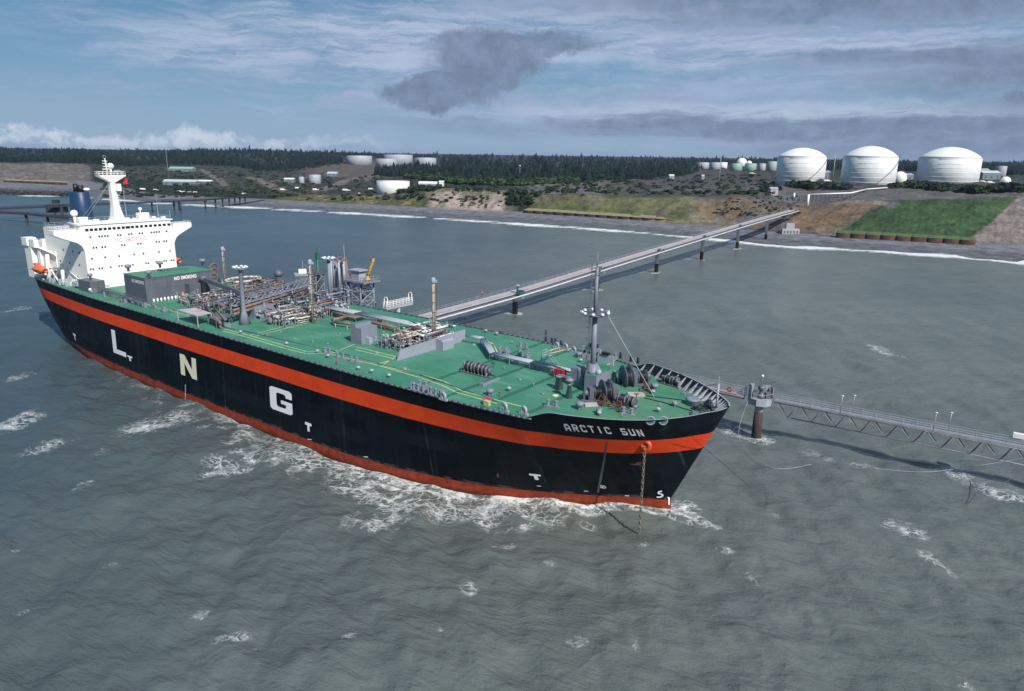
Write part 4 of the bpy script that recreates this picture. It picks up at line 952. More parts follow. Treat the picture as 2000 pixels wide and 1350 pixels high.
# ------------------------------------------------------------------ longitudinal pipe racks
def rack(pts, m, n=3, sp_=.55, r=.2, z=None, name='pipe_rack', legs=True):
    b = MB(); g = MB(); P_ = [Vector((*D(px, py, ZD+zz), ZD+zz)) for px, py, zz in pts]
    for k in range(n):
        b.path([p+Vector((0, (k-(n-1)/2)*sp_, 0)) for p in P_], r, 7)
    if legs:
        for a_, c2 in zip(P_[:-1], P_[1:]):
            q = max(1, int((c2-a_).length/3.5))
            for i in range(q+1):
                p = a_.lerp(c2, i/q)
                for dy in (-n*sp_/2, n*sp_/2): g.bar(p+Vector((0, dy, 0)), (p.x, p.y+dy, ZD), .09)
                g.bar(p+Vector((0, -n*sp_/2, -r-.05)), p+Vector((0, n*sp_/2, -r-.05)), .1)
    q = sp(b, name, m)
    if g.v: sp(g, 'rack_leg', M_grey, q)
    return q
rack([(628, 598, 1.8), (700, 611, 1.8), (812, 634, 1.8)], M_lgrey, 5, .5, .2)
rack([(630, 603, 1.2), (700, 622, 1.0), (775, 640, 1.0)], M_brown, 2, .7, .27)
# expansion loops
b = MB(); pts = [(*D(700, 622, ZD+1), ZD+1.0), (*D(653, 627, ZD+1), ZD+1.0), (*D(648, 622, ZD+1), ZD+1.0), (*D(690, 612, ZD+1), ZD+1.0)]
pts = [(745, 628), (724, 626), (708, 633), (692, 634), (655, 629), (649, 625), (683, 617)]
b.path([(*D(px, py, ZD+1), ZD+1) for px, py in pts], .33, 9); sp(b, 'expansion_loop', M_brown)
b = MB(); [b.bar((*D(px, py, ZD+.8), ZD+.8), (*D(px, py, ZD+.8), ZD), .14) for px, py in ((655, 632), (678, 636), (700, 636), (720, 629))]; sp(b, 'loop_support', M_lgrey)
b = MB(); s_, Y_ = D(476, 552, ZD+2.5); pts = []
for k in range(19): a = 2*math.pi*k/18; pts.append((s_+3.6*math.cos(a), Y_+5.0*math.sin(a), ZD+3.4))
b.path(pts, .3, 8); sp(b, 'loop_pipe', M_cream)
b = MB()
for k in range(3): 
    s_, Y_ = D(416+k*1.5, 548-k*6, ZD+3); b.torus((s_, Y_, ZD+3.6+k*.6), 1.3, .3, 'X', 16, 7)
sp(b, 'vapour_bend', mat('dark_brown_lagging', (.16, .10, .09), .6))
# forward lines: breakwater to mast
rack([(912, 655, 1.6), (945, 661, 1.6), (951, 669, .9)], M_lgrey, 3, .5, .16, legs=False)
rack([(944, 660, 1.6), (962, 690, 1.2), (1040, 707, 1.2), (1125, 727, 1.2)], M_lgrey, 4, .42, .17)
rack([(952, 668, 1.4), (963, 672, 1.4), (972, 690, .6)], M_line, 1, .4, .14, legs=False)
b = MB()
for px, py in ((970, 701), (994, 706), (1008, 711), (978, 690), (990, 692), (1016, 697), (1031, 701)):
    s_, Y_ = D(px, py); b.torus((s_, Y_, ZD+.75), .5, .16, 'X', 14, 6); b.cbox((s_, Y_, ZD+.5), .35, 1.3, .9)
sp(b, 'rack_saddle', M_grey)
b = MB(); s_, Y_ = D(1052, 722); 
for k in (0, .9): b.bar((s_+k, Y_, ZD), (s_+k-.6, Y_+1.8, ZD+2.0), .1); b.bar((s_+k-.6, Y_+1.8, ZD+2.0), (s_+k-.6, Y_+3.4, ZD+2.0), .1); b.bar((s_+k-.6, Y_+3.4, ZD+2.0), (s_+k, Y_+5.2, ZD), .1)
for k in range(6): b.bar((s_-.1*k, Y_+.3*k, ZD+.33*k), (s_+.9-.1*k, Y_+.3*k, ZD+.33*k), .08)
b.rail([(s_-.6, Y_+1.8, ZD+2), (s_-.6, Y_+3.4, ZD+2)], 1, .8, .05); b.rail([(s_+.3, Y_+1.8, ZD+2), (s_+.3, Y_+3.4, ZD+2)], 1, .8, .05)
sp(b, 'stile_ladder', M_lgrey)
b = MB(); s_, Y_ = D(1094, 738); b.box(s_-1.1, s_+1.0, Y_-.4, Y_+.4, ZD+.7, ZD+1.5); q = sp(b, 'red_hose_box', M_red)
b = MB(); [b.bar((s_+dx*.85, Y_+dy*.8, ZD), (s_+dx*.85, Y_+dy*.8, ZD+.7), .05) for dx in (-1.2, 1.1) for dy in (-.4, .4)]; b.lathe((s_+.9, Y_-.7, ZD+.5), [(.25, 0), (.25, .4)], 8); sp(b, 'box_leg', M_yellow, q)
b = MB(); s_, Y_ = D(627, 618); b.box(s_-.9, s_+.9, Y_-.6, Y_+.6, ZD+.4, ZD+1.6); sp(b, 'red_hose_box', M_red)
# ------------------------------------------------------------------ winches
def winch(px, py, ang, drums, sc=1.0, name='mooring_winch', brake=True, sand=False):
    s_, Y_ = D(px, py); M2 = Matrix.Translation((s_, Y_, ZD)) @ Matrix.Rotation(ang, 4, 'Z') @ Matrix.Scale(sc, 4)
    root = MB(); tot = sum(d[0] for d in drums); x = -tot/2
    root.box(-tot/2-.4, tot/2+.4, -.9, -.65, 0, .28, M2); root.box(-tot/2-.4, tot/2+.4, .65, .9, 0, .28, M2)
    q = None; parts = []
    rot = Matrix.Rotation(R(90), 4, 'Y')
    fr = MB(); dr = MB(); rp = MB()
    for Lx, rad, kind in drums:
        c2 = MB()
        if kind == 'rope':
            c2.lathe((0, 0, x), [(rad*.3, 0), (rad, 0), (rad, .07), (rad*.7, .08), (rad*.72, Lx-.10), (rad, Lx-.10), (rad, Lx-.03), (rad*.3, Lx-.03)], 20)
            dr.add([M2 @ (Matrix.Translation((0, 0, 1.15)) @ rot @ Vector(v)) for v in c2.v], c2.f, True)
            c3 = MB(); [c3.torus((0, 0, x+.2+k*.2), rad*.78, .1, 'Z', 16, 5) for k in range(max(1, int((Lx-.35)/.2)))]
            rp.add([M2 @ (Matrix.Translation((0, 0, 1.15)) @ rot @ Vector(v)) for v in c3.v], c3.f, True)
        elif kind == 'gear':
            fr.box(x, x+Lx-.05, -.65*rad, .65*rad, .3, 1.15+rad*.8, M2)
        elif kind == 'motor':
            c2.lathe((0, 0, x), [(rad*.5, 0), (rad*.8, .12), (rad*.8, Lx-.15), (rad*.4, Lx)], 14); fr.add([M2 @ (Matrix.Translation((0, 0, 1.15)) @ rot @ Vector(v)) for v in c2.v], c2.f, True)
        elif kind == 'head':
            c2.lathe((0, 0, x), [(rad*.9, 0), (rad*.5, Lx*.3), (rad*.45, Lx*.6), (rad*.85, Lx)], 14); dr.add([M2 @ (Matrix.Translation((0, 0, 1.15)) @ rot @ Vector(v)) for v in c2.v], c2.f, True)
        # A-frame
        for sy in (-1, 1): a_ = M2 @ Vector((x, sy*.8, .2)); c_ = M2 @ Vector((x, 0, 1.25)); fr.bar(a_, c_, .12*sc)
        x += Lx
    o1 = sp(root, name, M_dgrey); sp(fr, 'winch_frame', M_dgrey, o1); sp(dr, 'winch_drum', M_dgrey, o1)
    if rp.v: sp(rp, 'wound_wire', M_black if not sand else M_rope, o1)
    if brake:
        bk = MB(); bb_ = M2 @ Vector((x-.3, .9, 1.4)); bk.bar(bb_, bb_+Vector((0, 0, .9)), .07); bk.torus(bb_+Vector((0, 0, .9)), .35, .05, 'Z', 12, 4); sp(bk, 'brake_wheel', M_black, o1)
    return o1
winch(933, 731, 0.0, [(.5, .55, 'head'), (.9, 1.0, 'rope'), (.8, 1.0, 'rope'), (.7, .8, 'gear'), (.9, 1.05, 'rope'), (.8, 1.0, 'rope'), (.8, 1.0, 'rope'), (.6, .7, 'motor')])
b = MB(); s_, Y_ = D(975, 742); b.box(s_-.35, s_+.05, Y_-4.0, Y_+.2, ZD, ZD+.35); b.box(s_-.55, s_+.3, Y_-4.8, Y_-4.0, ZD, ZD+.5); sp(b, 'winch_skid', M_grey)
winch(1170, 780, R(50), [(.8, .6, 'motor'), (.8, 1.0, 'gear'), (1.4, 1.0, 'rope'), (1.3, 1.9, 'rope'), (.8, 1.3, 'gear')], 1.05, 'windlass')
winch(1243, 750, R(50), [(1.3, 1.9, 'rope'), (.9, 1.3, 'gear'), (1.6, 1.1, 'rope'), (.8, .6, 'motor')], 1.1, 'windlass')
winch(1222, 793, R(-5), [(.6, .7, 'motor'), (1.5, 1.1, 'rope'), (.7, .9, 'gear'), (.9, 1.0, 'rope')], .85)
winch(1310, 752, R(-10), [(.6, .7, 'head'), (1.3, .9, 'rope'), (.7, .8, 'gear'), (.9, .9, 'rope')], .8)
b = MB(); s_, Y_ = D(1242, 772); b.cbox((s_, Y_, ZD+.15), 2.6, 1.5, .3, R(40)); s_, Y_ = D(1154, 792); b.cbox((s_, Y_, ZD+.15), 2.0, 1.1, .3, R(45)); sp(b, 'chain_locker_lid', M_conc)
b = MB(); pr = random.Random(4)
for px, py, n_, sx in ((1180, 790, 16, 9), (1210, 796, 18, 10), (1262, 765, 14, 10), (1195, 775, 10, 8)):
    for k in range(n_):
        s_, Y_ = D(px+pr.uniform(-sx, sx), py+pr.uniform(-7, 5)); b.path([(s_, Y_, ZD+.1), (s_+pr.uniform(-1, 1), Y_+pr.uniform(-.6, .6), ZD+pr.uniform(.2, 1.6)), (s_+pr.uniform(-1.2, 1.2), Y_+pr.uniform(-1, 1), ZD+.1)], .07, 5)
sp(b, 'hydraulic_piping', M_rust)
b = MB()
for cx, cy, m_, ss in ((1368, 797, 0, 14),):
    for k in range(26):
        a = k*.6; rr_ = 4+k*.55; px, py = cx+rr_*math.cos(a)*1.0, cy+rr_*math.sin(a)*.35
        s_, Y_ = D(px, py); s2__, Y2_ = D(cx+(rr_+.5)*math.cos(a+.6), cy+(rr_+.5)*math.sin(a+.6)*.35)
        b.tube((s_, Y_, ZD+.12), (s2__, Y2_, ZD+.12+.1*math.sin(k)), .11, 6)
sp(b, 'coiled_mooring_line', M_black)
b = MB()
for L_ in ([(1258, 778), (1300, 788), (1352, 804)], [(1262, 774), (1330, 782), (1385, 795)]):
    q = [(*D(*p), ZD+.08) for p in L_]; b.path(q, .07, 5)
sp(b, 'deck_wire', M_black)
b = MB()
for L_ in ([(1070, 688), (1095, 680)], [(1076, 692), (1108, 684), (1116, 683)], [(1186, 715), (1205, 703)], [(1360, 765), (1385, 773)]):
    b.path([(*D(*p), ZD+.18) for p in L_], .13, 6)
sp(b, 'mooring_hawser', M_rope)
s_, Y_ = D(1372, 780)
b = MB(); s_, Y_ = D(1353, 790); b.lathe((s_, Y_, ZD), [(1.2, 0), (1.0, .7), (1.2, .8), (.9, 1.0)], 12); s_, Y_ = D(1317, 793); b.lathe((s_, Y_, ZD), [(.35, 0), (.35, .8)], 10); sp(b, 'fore_hatch', M_grey)
# jackstaff
b = MB(); s_, Y_ = D(1399, 801); P_ = s2w(s_, Y_); zt = hgt(P_, 735, 1400); b.tube((s_, Y_, ZD), (s_, Y_, ZD+4.2), .2, 8, .15); b.tube((s_, Y_, ZD+4.2), (s_, Y_, zt), .06, 5); b.bar((s_, Y_, ZD+4.2), (s_-6.0, Y_+2.6, ZD+1.4), .05); sp(b, 'jackstaff', M_lgrey)
b = MB(); pr = random.Random(5)
for k in range(22):
    a = pr.uniform(-.9, 1.0); s_ = -3.2+pr.uniform(-1, 0); b.cbox((-2.2-abs(a)*2.4, a*4.2, ZD+.5), .3, .4, .9)
sp(b, 'bow_fitting', M_dgrey)
# ------------------------------------------------------------------ foremast and its house
b = MB(); s0_, Y0_ = D(1164, 770)
b.box(s0_-2.2, s0_-.0, Y0_-.1, Y0_+4.6, ZD, ZD+3.0); mh = sp(b, 'mast_house', M_grey)
b = MB(); b.box(s0_-2.15, s0_-.05, Y0_, Y0_+4.5, ZD+3.0, ZD+3.03); b.rail([(s0_-2.1, Y0_+.1, ZD+3), (s0_-2.1, Y0_+4.4, ZD+3), (s0_-.1, Y0_+4.4, ZD+3)], .5, 1.2, .06); sp(b, 'mast_house_roof', M_deck, mh)
b = MB(); s1_, Y1_ = D(1130, 757); b.prism([(0, 0), (3.2, 0), (3.2, 1.6), (1.7, 3.2), (.3, 3.2)], lambda p: (s1_-1.9+p[0]*.9, Y1_, ZD+p[1]), lambda p: (s1_-1.9+p[0]*.9, Y1_+2.6, ZD+p[1])); sp(b, 'slanted_companion', M_grey)
b = MB(); s2_, Y2_ = D(1144, 760); b.lathe((s2_, Y2_, ZD), [(1.2, 0), (1.1, .6), (.8, 1.4), (.4, 1.8)], 12); b.lathe((s2_-.4, Y2_+1.4, ZD), [(.5, 0), (.45, 3.6), (.3, 4.4)], 10); sp(b, 'hydraulic_unit', M_green)
ms_, mY_ = s0_-1.6, Y0_+1.4
Pm = s2w(ms_, mY_); zm = hgt(Pm, 500, 1178)
b = MB(); b.tube((ms_, mY_, ZD+3.0), (ms_, mY_, 30.0), .47, 16, .42); b.tube((ms_, mY_, 30.0), (ms_, mY_, zm-1.8), .35, 14, .26); b.tube((ms_, mY_, zm-1.8), (ms_, mY_, zm+.6), .12, 6, .05)
b.lathe((ms_, mY_, ZD+3.0), [(1.1, 0), (1.0, .5), (.9, .55), (.8, 1.6)], 14)
fm = sp(b, 'foremast', M_grey)
zr = hgt(Pm, 613, 1173)
b = MB(); b.lathe((ms_, mY_, zr-.5), [(.8, 0), (2.0, .35), (2.1, .4), (2.1, .5)], 16); b.torus((ms_, mY_, zr+.6), 2.1, .05, 'Z', 18, 4); b.torus((ms_, mY_, zm-2.6), .8, .07, 'Z', 12, 4); b.bar((ms_, mY_-1, zm-1.8), (ms_, mY_+1, zm-1.8), .08); b.cbox((ms_, mY_+.5, zm-2.2), .5, .5, .6); sp(b, 'mast_platform', M_dgrey, fm)
b = MB()
for k in range(9):
    a = k*2*math.pi/9+.2; b.ball((ms_+2.15*math.cos(a), mY_+2.15*math.sin(a), zr+.25), .34, 10, 6, (1, 1, .8))
sp(b, 'mast_floodlight', M_lens, fm)
b = MB()
for dx in (-.75, -1.1):
    b.tube((ms_-.5, mY_+dx, ZD+3), (ms_-.4, mY_+dx, zm-1.2), .05, 4)
for k in range(56): z_ = ZD+4+k*.5; b.bar((ms_-.45, mY_-.75, z_), (ms_-.45, mY_-1.1, z_), .03)
for k in range(14): b.torus((ms_-.5, mY_-1.0, ZD+5+k*1.9), .38, .03, 'Z', 8, 3)
sp(b, 'mast_ladder', M_dgrey, fm)
s_, Y_ = D(1278, 776)
b = MB(); b.tube((ms_+1.6, mY_+1.2, zr-.2), (s_, Y_, ZD), .06, 5); sp(b, 'mast_wire', M_lgrey, fm)
b = MB(); b.lathe((ms_+1.2, mY_-.2, ZD+3.0), [(.5, 0), (.5, .5), (.35, .8)], 12); b.tube((ms_+1, mY_+.6, ZD+3.4), (ms_-1.5, mY_+4, ZD+3.4), .14, 6); sp(b, 'mast_winch', M_lgrey, mh)
# port chocks / grey screen with round openings
b = MB(); s_, Y_ = D(1137, 698); L_ = 8.5
b.box(s_, s_+4.0, Y_-.1, Y_+.15, ZD, ZD+2.3); b.box(s_+4.0, s_+7.4, Y_-1.2, Y_-.95, ZD, ZD+1.7); scr = sp(b, 'fairlead_screen', M_lgrey)
b = MB()
for k in range(4):
    c2 = MB(); c2.lathe((0, 0, 0), [(.30, -.04), (.30, .04)], 14); b.add([(s_+.6+k*.95+x, Y_-.14+z, ZD+1.35+y) for x, y, z in c2.v], c2.f, True)
sp(b, 'screen_opening', M_black, scr)
b = MB()
b.cbox((s_+2.2, Y_+.1, ZD+2.65), 1.9, .9, .7); b.cbox((s_+5.6, Y_-1.0, ZD+1.95), 1.5, .8, .5)
sp(b, 'hose_reel', M_black, scr)
b = MB()
for px, py in ((1066, 668), (1078, 671), (1085, 672), (1096, 676), (1232, 706), (1246, 710), (1212, 700)):
    s2_, Y2_ = D(px, py); b.lathe((s2_, Y2_, ZD), [(.3, 0), (.25, 1.2), (.35, 1.3)], 8)
b.cbox((*D(1067, 661), ZD+1.2), .5, .5, 1.6); sp(b, 'edge_stanchion', M_dgrey)
# ================================================================== chain and loose lines
def worldline(name, pts, r, m, label, cat, n=6, sag=0):
    b = MB(); b.path([Vector([float(k) for k in p]) for p in pts], r, n); o = b.build(name, m); origin_to_base(o); return tag(o, label, cat)
hw = s2w(hs, hY-.55, hz_-.35)
b = MB(); L_ = hw[2]+1.0; nl = int(L_/.52)
for k in range(nl):
    z_ = hw[2]-k*.52; c2 = MB(); c2.torus((0, 0, 0), .22, .075, 'Y', 12, 6)
    for v in c2.v: pass
    Mk = Matrix.Rotation(R(90)*(k % 2)+R(20), 4, 'Z'); b.add([(hw[0]+(Mk @ Vector((x*.8, y, z*1.35)))[0], hw[1]+(Mk @ Vector((x*.8, y, z*1.35)))[1], z_+z*1.35) for x, y, z in c2.v], c2.f, True)
o = b.build('anchor_chain', mat('muddy_chain', (.17, .15, .11), .7, var=.4, vs=2)); origin_to_base(o); tag(o, 'heavy anchor chain hanging from the hawse pipe at the bow straight into the water', 'chain')
def curve3(pts, n=24):
    pts = [np.array(p, float) for p in pts]; out = []
    P4 = [pts[0]]+pts+[pts[-1]]
    for i in range(1, len(P4)-2):
        for k in range(n):
            t = k/n; a, b_, c_, d = P4[i-1], P4[i], P4[i+1], P4[i+2]
            out.append(.5*((2*b_)+(-a+c_)*t+(2*a-5*b_+4*c_-d)*t*t+(-a+3*b_-3*c_+d)*t**3))
    out.append(pts[-1]); return out
b1_ = s2w(-3.0, -7.2, 16.4)
worldline('towing_wire', curve3([b1_, at(1452, 940, 1.0), at(1500, 985, -.3)], 10), .035, M_black, 'thin dark wire running from the bow down into the water on the right', 'wire', 4)
# ================================================================== berth: catwalk, trestle, loading platform
PR = at(1477, 850, 0)     # breasting dolphin pile
# dolphin with octagonal platform
dol = empty('mooring_dolphin', (PR[0], PR[1], 0), 0, 'single rusty pile carrying a small grey machinery platform just off the bow', 'dolphin')
b = MB(); b.lathe((0, 0, 0), [(1.0, -4), (.95, 2), (.85, 5.0)], 20); b.build('rusty_pile', mat('dark_tidal_pile', (.05, .036, .032), .85, var=.4, vs=1.2), dol)
b = MB(); b.lathe((0, 0, 0), [(.87, 5.0), (.85, 6.6)], 20); b.build('white_pile_head', M_lgrey, dol)
b = MB(); pts = [(2.45*math.cos(R(a)), 2.45*math.sin(R(a))) for a in (10, 55, 100, 145, 190, 235, 280, 325)]; b.extr(pts, 6.9, 8.2); b.build('platform', M_lgrey, dol)
b = MB()
for k, (x, y) in enumerate(pts): b.bar((x*.97, y*.97, 8.2), (x*.97, y*.97, 9.3), .05); x2, y2 = pts[(k+1) % 8]; b.bar((x*.97, y*.97, 9.3), (x2*.97, y2*.97, 9.3), .05)
b.build('platform_rail', M_steel, dol)
b = MB(); b.box(-2.2, -2.08, -.9, .7, 8.2, 10.9); b.box(-2.08, -1.2, .6, .7, 8.4, 10.9); b.box(2.1, 2.2, -.9, .5, 8.2, 10.4); b.box(.5, 2.1, .8, .9, 8.6, 10.5); b.build('wind_screen', M_steel, dol)
b = MB(); b.lathe((0, -.3, 8.2), [(.9, 0), (.8, .6), (.45, .8), (.4, 1.6), (.75, 1.8), (.7, 2.4), (.3, 2.6)], 14); b.cbox((1.2, -.6, 8.8), 1.0, 1.2, 1.2); b.cbox((-1.2, .1, 8.7), .9, 1.0, 1.0); b.tube((.3, .8, 8.2), (.3, .8, 12.4), .1, 6); b.build('quick_release_hook', M_dgrey, dol)
b = MB(); b.ball((.3, .8, 12.4), .3, 10, 8); b.build('platform_lamp', M_lens, dol)
# trussed catwalk to the right
CZ = 8.2
def cat_pt(t): a_ = np.array([PR[0]+2.6, PR[1]-1.4, CZ]); e = at(1995, 872, CZ); d = e-a_; return a_+d*t
cw = empty('trussed_catwalk', cat_pt(0)*np.array([1, 1, 0]), 0, 'long grey footbridge on a rusty triangular truss leading right from the dolphin', 'footbridge')
c0 = cat_pt(0); c1_ = cat_pt(1.0); dd = (c1_-c0)[:2]; Lc = float(np.hypot(*dd)); ua = math.atan2(dd[1], dd[0])
cw.rotation_euler = (0, 0, ua); Lt = Lc*1.45
b = MB(); b.box(0, Lt, -.8, .8, CZ-.15, CZ); b.build('walkway', M_steel, cw)
b = MB(); stp = Lc/9.2; n = int(Lt/stp); hb2 = 3.2
for sy in (-.9, .9): b.tube((0, sy, CZ-.3), (Lt, sy, CZ-.3), .09, 6)
b.tube((stp*.75, 0, CZ-hb2), (Lt-stp, 0, CZ-hb2), .12, 8)
for k in range(n):
    x0 = k*stp+.0; xm = x0+stp*.55+.2
    for sy in (-.9, .9): b.tube((x0+.15, sy, CZ-.35), (xm, 0, CZ-hb2), .085, 6); b.tube((xm, 0, CZ-hb2), (x0+stp, sy, CZ-.35), .085, 6)
b.build('triangular_truss', mat('rusty_pink_steel', (.24, .215, .225), .7, var=.3), cw)
b = MB()
for sy in (-.78, .78): b.rail([(0, sy, CZ), (Lt, sy, CZ)], 1.15, stp/2, .045, 3)
b.build('walkway_rail', M_steel, cw)
for k, f in enumerate((.30, .345, .68, .735)):
    b = MB(); b.tube((Lc*f, .8 if k % 2 else -.8, CZ), (Lc*f, .8 if k % 2 else -.8, CZ+3.4), .06, 6); q = b.build('lamp_post', M_steel, cw); b = MB(); b.ball((Lc*f, .8 if k % 2 else -.8, CZ+3.45), .19, 8, 6, (1.5, 1, .7)); b.build('lamp_head', M_lens, q)
b = MB(); b.cbox((Lc*.985, .9, CZ+1.5), 1.6, .8, .8); b.build('white_capsule', M_white, cw)
# second dolphin outside frame carries the truss (partly shades the water)
e2 = cat_pt(1.45)
d2 = copy_tree(dol); d2.location = (float(e2[0])+2, float(e2[1])-1, 0); d2['label'] = 'second mooring dolphin past the right end of the footbridge'
# gangway to the left of the dolphin, passing behind the bow
gl = at(1385, 757, 8.2); gw = empty('short_gangway', (PR[0]-2.9, PR[1]+1.0, 0), 0, 'short railed gangway with a lifebuoy running left from the dolphin behind the bow', 'gangway')
dv_ = gl[:2]-np.array([PR[0]-2.9, PR[1]+1.0]); Lg = float(np.hypot(*dv_))*2.3; gw.rotation_euler = (0, 0, math.atan2(dv_[1], dv_[0]))
b = MB(); b.box(0, Lg, -.9, .9, 7.9, 8.1); b.build('gangway_deck', M_conc, gw); b = MB(); [b.rail([(0, sy, 8.1), (Lg, sy, 8.1)], 1.6, 2.2, .075, 4) for sy in (-.85, .85)]; b.build('gangway_rail', M_steel, gw)
b = MB(); b.tube((0, 0, 7.6), (Lg, 0, 7.6), .25, 8); b.build('gangway_beam', M_rust, gw)
o = MB(); o.torus((0, 0, 0), .42, .13, 'Y', 16, 8); o = o.build('lifebuoy', M_red); lbp = at(1425, 761, 9.0); o.location = Vector(lbp.tolist()); o.rotation_euler = (0, 0, gw.rotation_euler[2]); tag(o, 'red lifebuoy hung on the rail of the short gangway behind the bow', 'lifebuoy')
# floating mooring ropes between dolphins
worldline('slack_rope', curve3([(PR[0]-2.6, PR[1]-.6, 7.6), at(1443, 840, 3), at(1455, 875, 1.2), at(1500, 910, .7), at(1540, 915, .7), at(1585, 907, .6)], 12),   .035, M_lgrey, 'slack pale rope drooping from the dolphin into the water', 'rope', 5)
worldline('slack_rope', curve3([at(1710, 915, .6), at(1800, 922, .7), at(1880, 914, 1.2), at(1980, 898, 3.4), at(2060, 880, 6.5)], 12), .035, M_lgrey, 'pale rope lying on the water and rising to the footbridge at the right edge', 'rope', 5)
worldline('slack_rope', curve3([at(1888, 926, .6), at(1905, 945, .6), at(1908, 962, .6), at(1897, 979, .6), at(1912, 972, .8), at(2010, 915, 5)], 12), .045, M_dgrey, 'dark looped rope at the far right below the footbridge shadow', 'rope', 5)
# the access trestle
P0 = at(1006, 612, 0)[:2]; P5 = at(1495, 470, 0)[:2]; stepv = (P5-P0)/5.0; Ls = float(np.hypot(*stepv)); ta = math.atan2(stepv[1], stepv[0])
zt_of = pchip([-1.6, -.6, 0, 1, 2, 3, 4, 5, 6.2], [6.4, 6.9, 7.3, 9.1, 10.9, 12.6, 14.3, 15.8, 17.3])
tr = empty('access_trestle', (P0[0], P0[1], 0), ta, 'long road trestle on single round piles from the berth to the bluff', 'trestle')
def trp(t, y, dz): return (t*Ls, y, float(zt_of(t))+dz)
def strip(mb, y0, y1, dz0, dz1, t0=-1.15, t1=6.15, n=44):
    vs = []; 
    for i in range(n+1):
        t = t0+(t1-t0)*i/n; vs += [trp(t, y0, dz0), trp(t, y1, dz0), trp(t, y1, dz1), trp(t, y0, dz1)]
    fs = [(0, 1, 2, 3), (n*4+3, n*4+2, n*4+1, n*4)]
    for i in range(n):
        for j in range(4): a_ = i*4+j; c_ = i*4+(j+1) % 4; fs.append((a_, a_+4, c_+4, c_))
    mb.add(vs, fs)
b = MB(); strip(b, -.2, 3.9, -.40, 0); b.build('roadway', M_conc, tr)
b = MB(); strip(b, .4, 1.2, -1.2, -.41); strip(b, 2.8, 3.4, -1.2, -.41); b.build('box_girder', M_lgrey, tr)
b = MB()
for yy, r_ in ((-.8, .2), (-1.35, .24), (-1.9, .2), (-2.4, .18)):
    for i in range(30): b.tube(trp(-1.15+7.3*i/30, yy, -.75), trp(-1.15+7.3*(i+1)/30, yy, -.75), r_, 7, cap=False)
b.build('cargo_pipeline', M_dgrey, tr)
b = MB()
for i in range(36): b.tube(trp(-1.15+7.3*i/36, -3.1, -.55), trp(-1.15+7.3*(i+1)/36, -3.1, -.55), .30, 8, cap=False)
b.build('white_lagged_pipeline', mat('white_pipe_lagging', (.55, .55, .56), .5, var=.12, vs=.3), tr)
b = MB()
for i in range(90): t = -1.15+7.3*i/89; b.bar(trp(t, -3.4, -1.05), trp(t, .4, -1.05), .08)
b.build('cross_beam', M_rust, tr)
b = MB()
for yy in (3.8,):
    for i in range(110):
        t = -1.15+7.3*i/110; t2 = -1.15+7.3*(i+1)/110; b.bar(trp(t, yy, 0), trp(t, yy, 1.1), .05)
        for h_ in (.55, 1.1): b.bar(trp(t, yy, h_), trp(t2, yy, h_), .045)
for i in range(40): t = -1.15+7.3*i/40; b.bar(trp(t, -.15, 0), trp(t, -.15, .5), .06); b.bar(trp(t, -.15, .5), trp(t+7.3/40, -.15, .5), .06)
b.build('trestle_rail', M_steel, tr)
def pile_white():
    m = bpy.data.materials.new('tide_banded_pile_paint'); m.use_nodes = True; t = NT(m.node_tree); b = t.n['Principled BSDF']; x, y, z = t.sep(t.new('ShaderNodeTexCoord').outputs['Object'])
    n = t.noise(t.new('ShaderNodeTexCoord').outputs['Object'], 1.2, 5, .7); f = t.mapr(t.math('ADD', z, t.math('MULTIPLY', n, 1.2)), 4.75, 5.0); c_ = t.mix(f, t.mix(t.mapr(n, .3, .7), (.03, .026, .024), (.08, .06, .05)), (.62, .62, .62)); t.put(b.inputs['Base Color'], c_); b.inputs['Roughness'].default_value = .7; return m
M_pile = pile_white()
for k in range(-1, 6):
    b = MB(); ztop = float(zt_of(k))-1.25; b.lathe((k*Ls, 0, 0), [(.98, -6), (.98, ztop-.5), (1.15, ztop-.5), (1.15, ztop-.1)], 18); b.build('trestle_pile', M_pile, tr)
    b = MB(); zc = float(zt_of(k)); b.box(k*Ls-.7, k*Ls+.7, -3.4, 3.8, zc-1.45, zc-1.21); b.build('pile_cap', M_lgrey, tr)
b = MB(); zc = float(zt_of(0)); b.cbox((0, -2.2, zc+.3), 3.2, 1.8, 1.0); b.cbox((.4, -2.2, zc+1.0), 1.6, 1.4, .6); b.build('valve_station', M_green, tr)
b = MB(); b.lathe((0, -.9, zc-.4), [(.4, 0), (.4, 3.0), (.8, 3.1), (.8, 3.5)], 10); b.build('valve_post', M_lgrey, tr)
for k in (1, 2, 3, 4): 
    b = MB(); zc = float(zt_of(k)); b.cbox((k*Ls, -1.0, zc+.1), 2.0, 1.0, 1.4); b.cbox((k*Ls+1.5, -2.6, zc-.2), .6, .6, 1.8); b.build('expansion_joint_box', M_dgrey, tr)
b = MB(); t_ = -.32
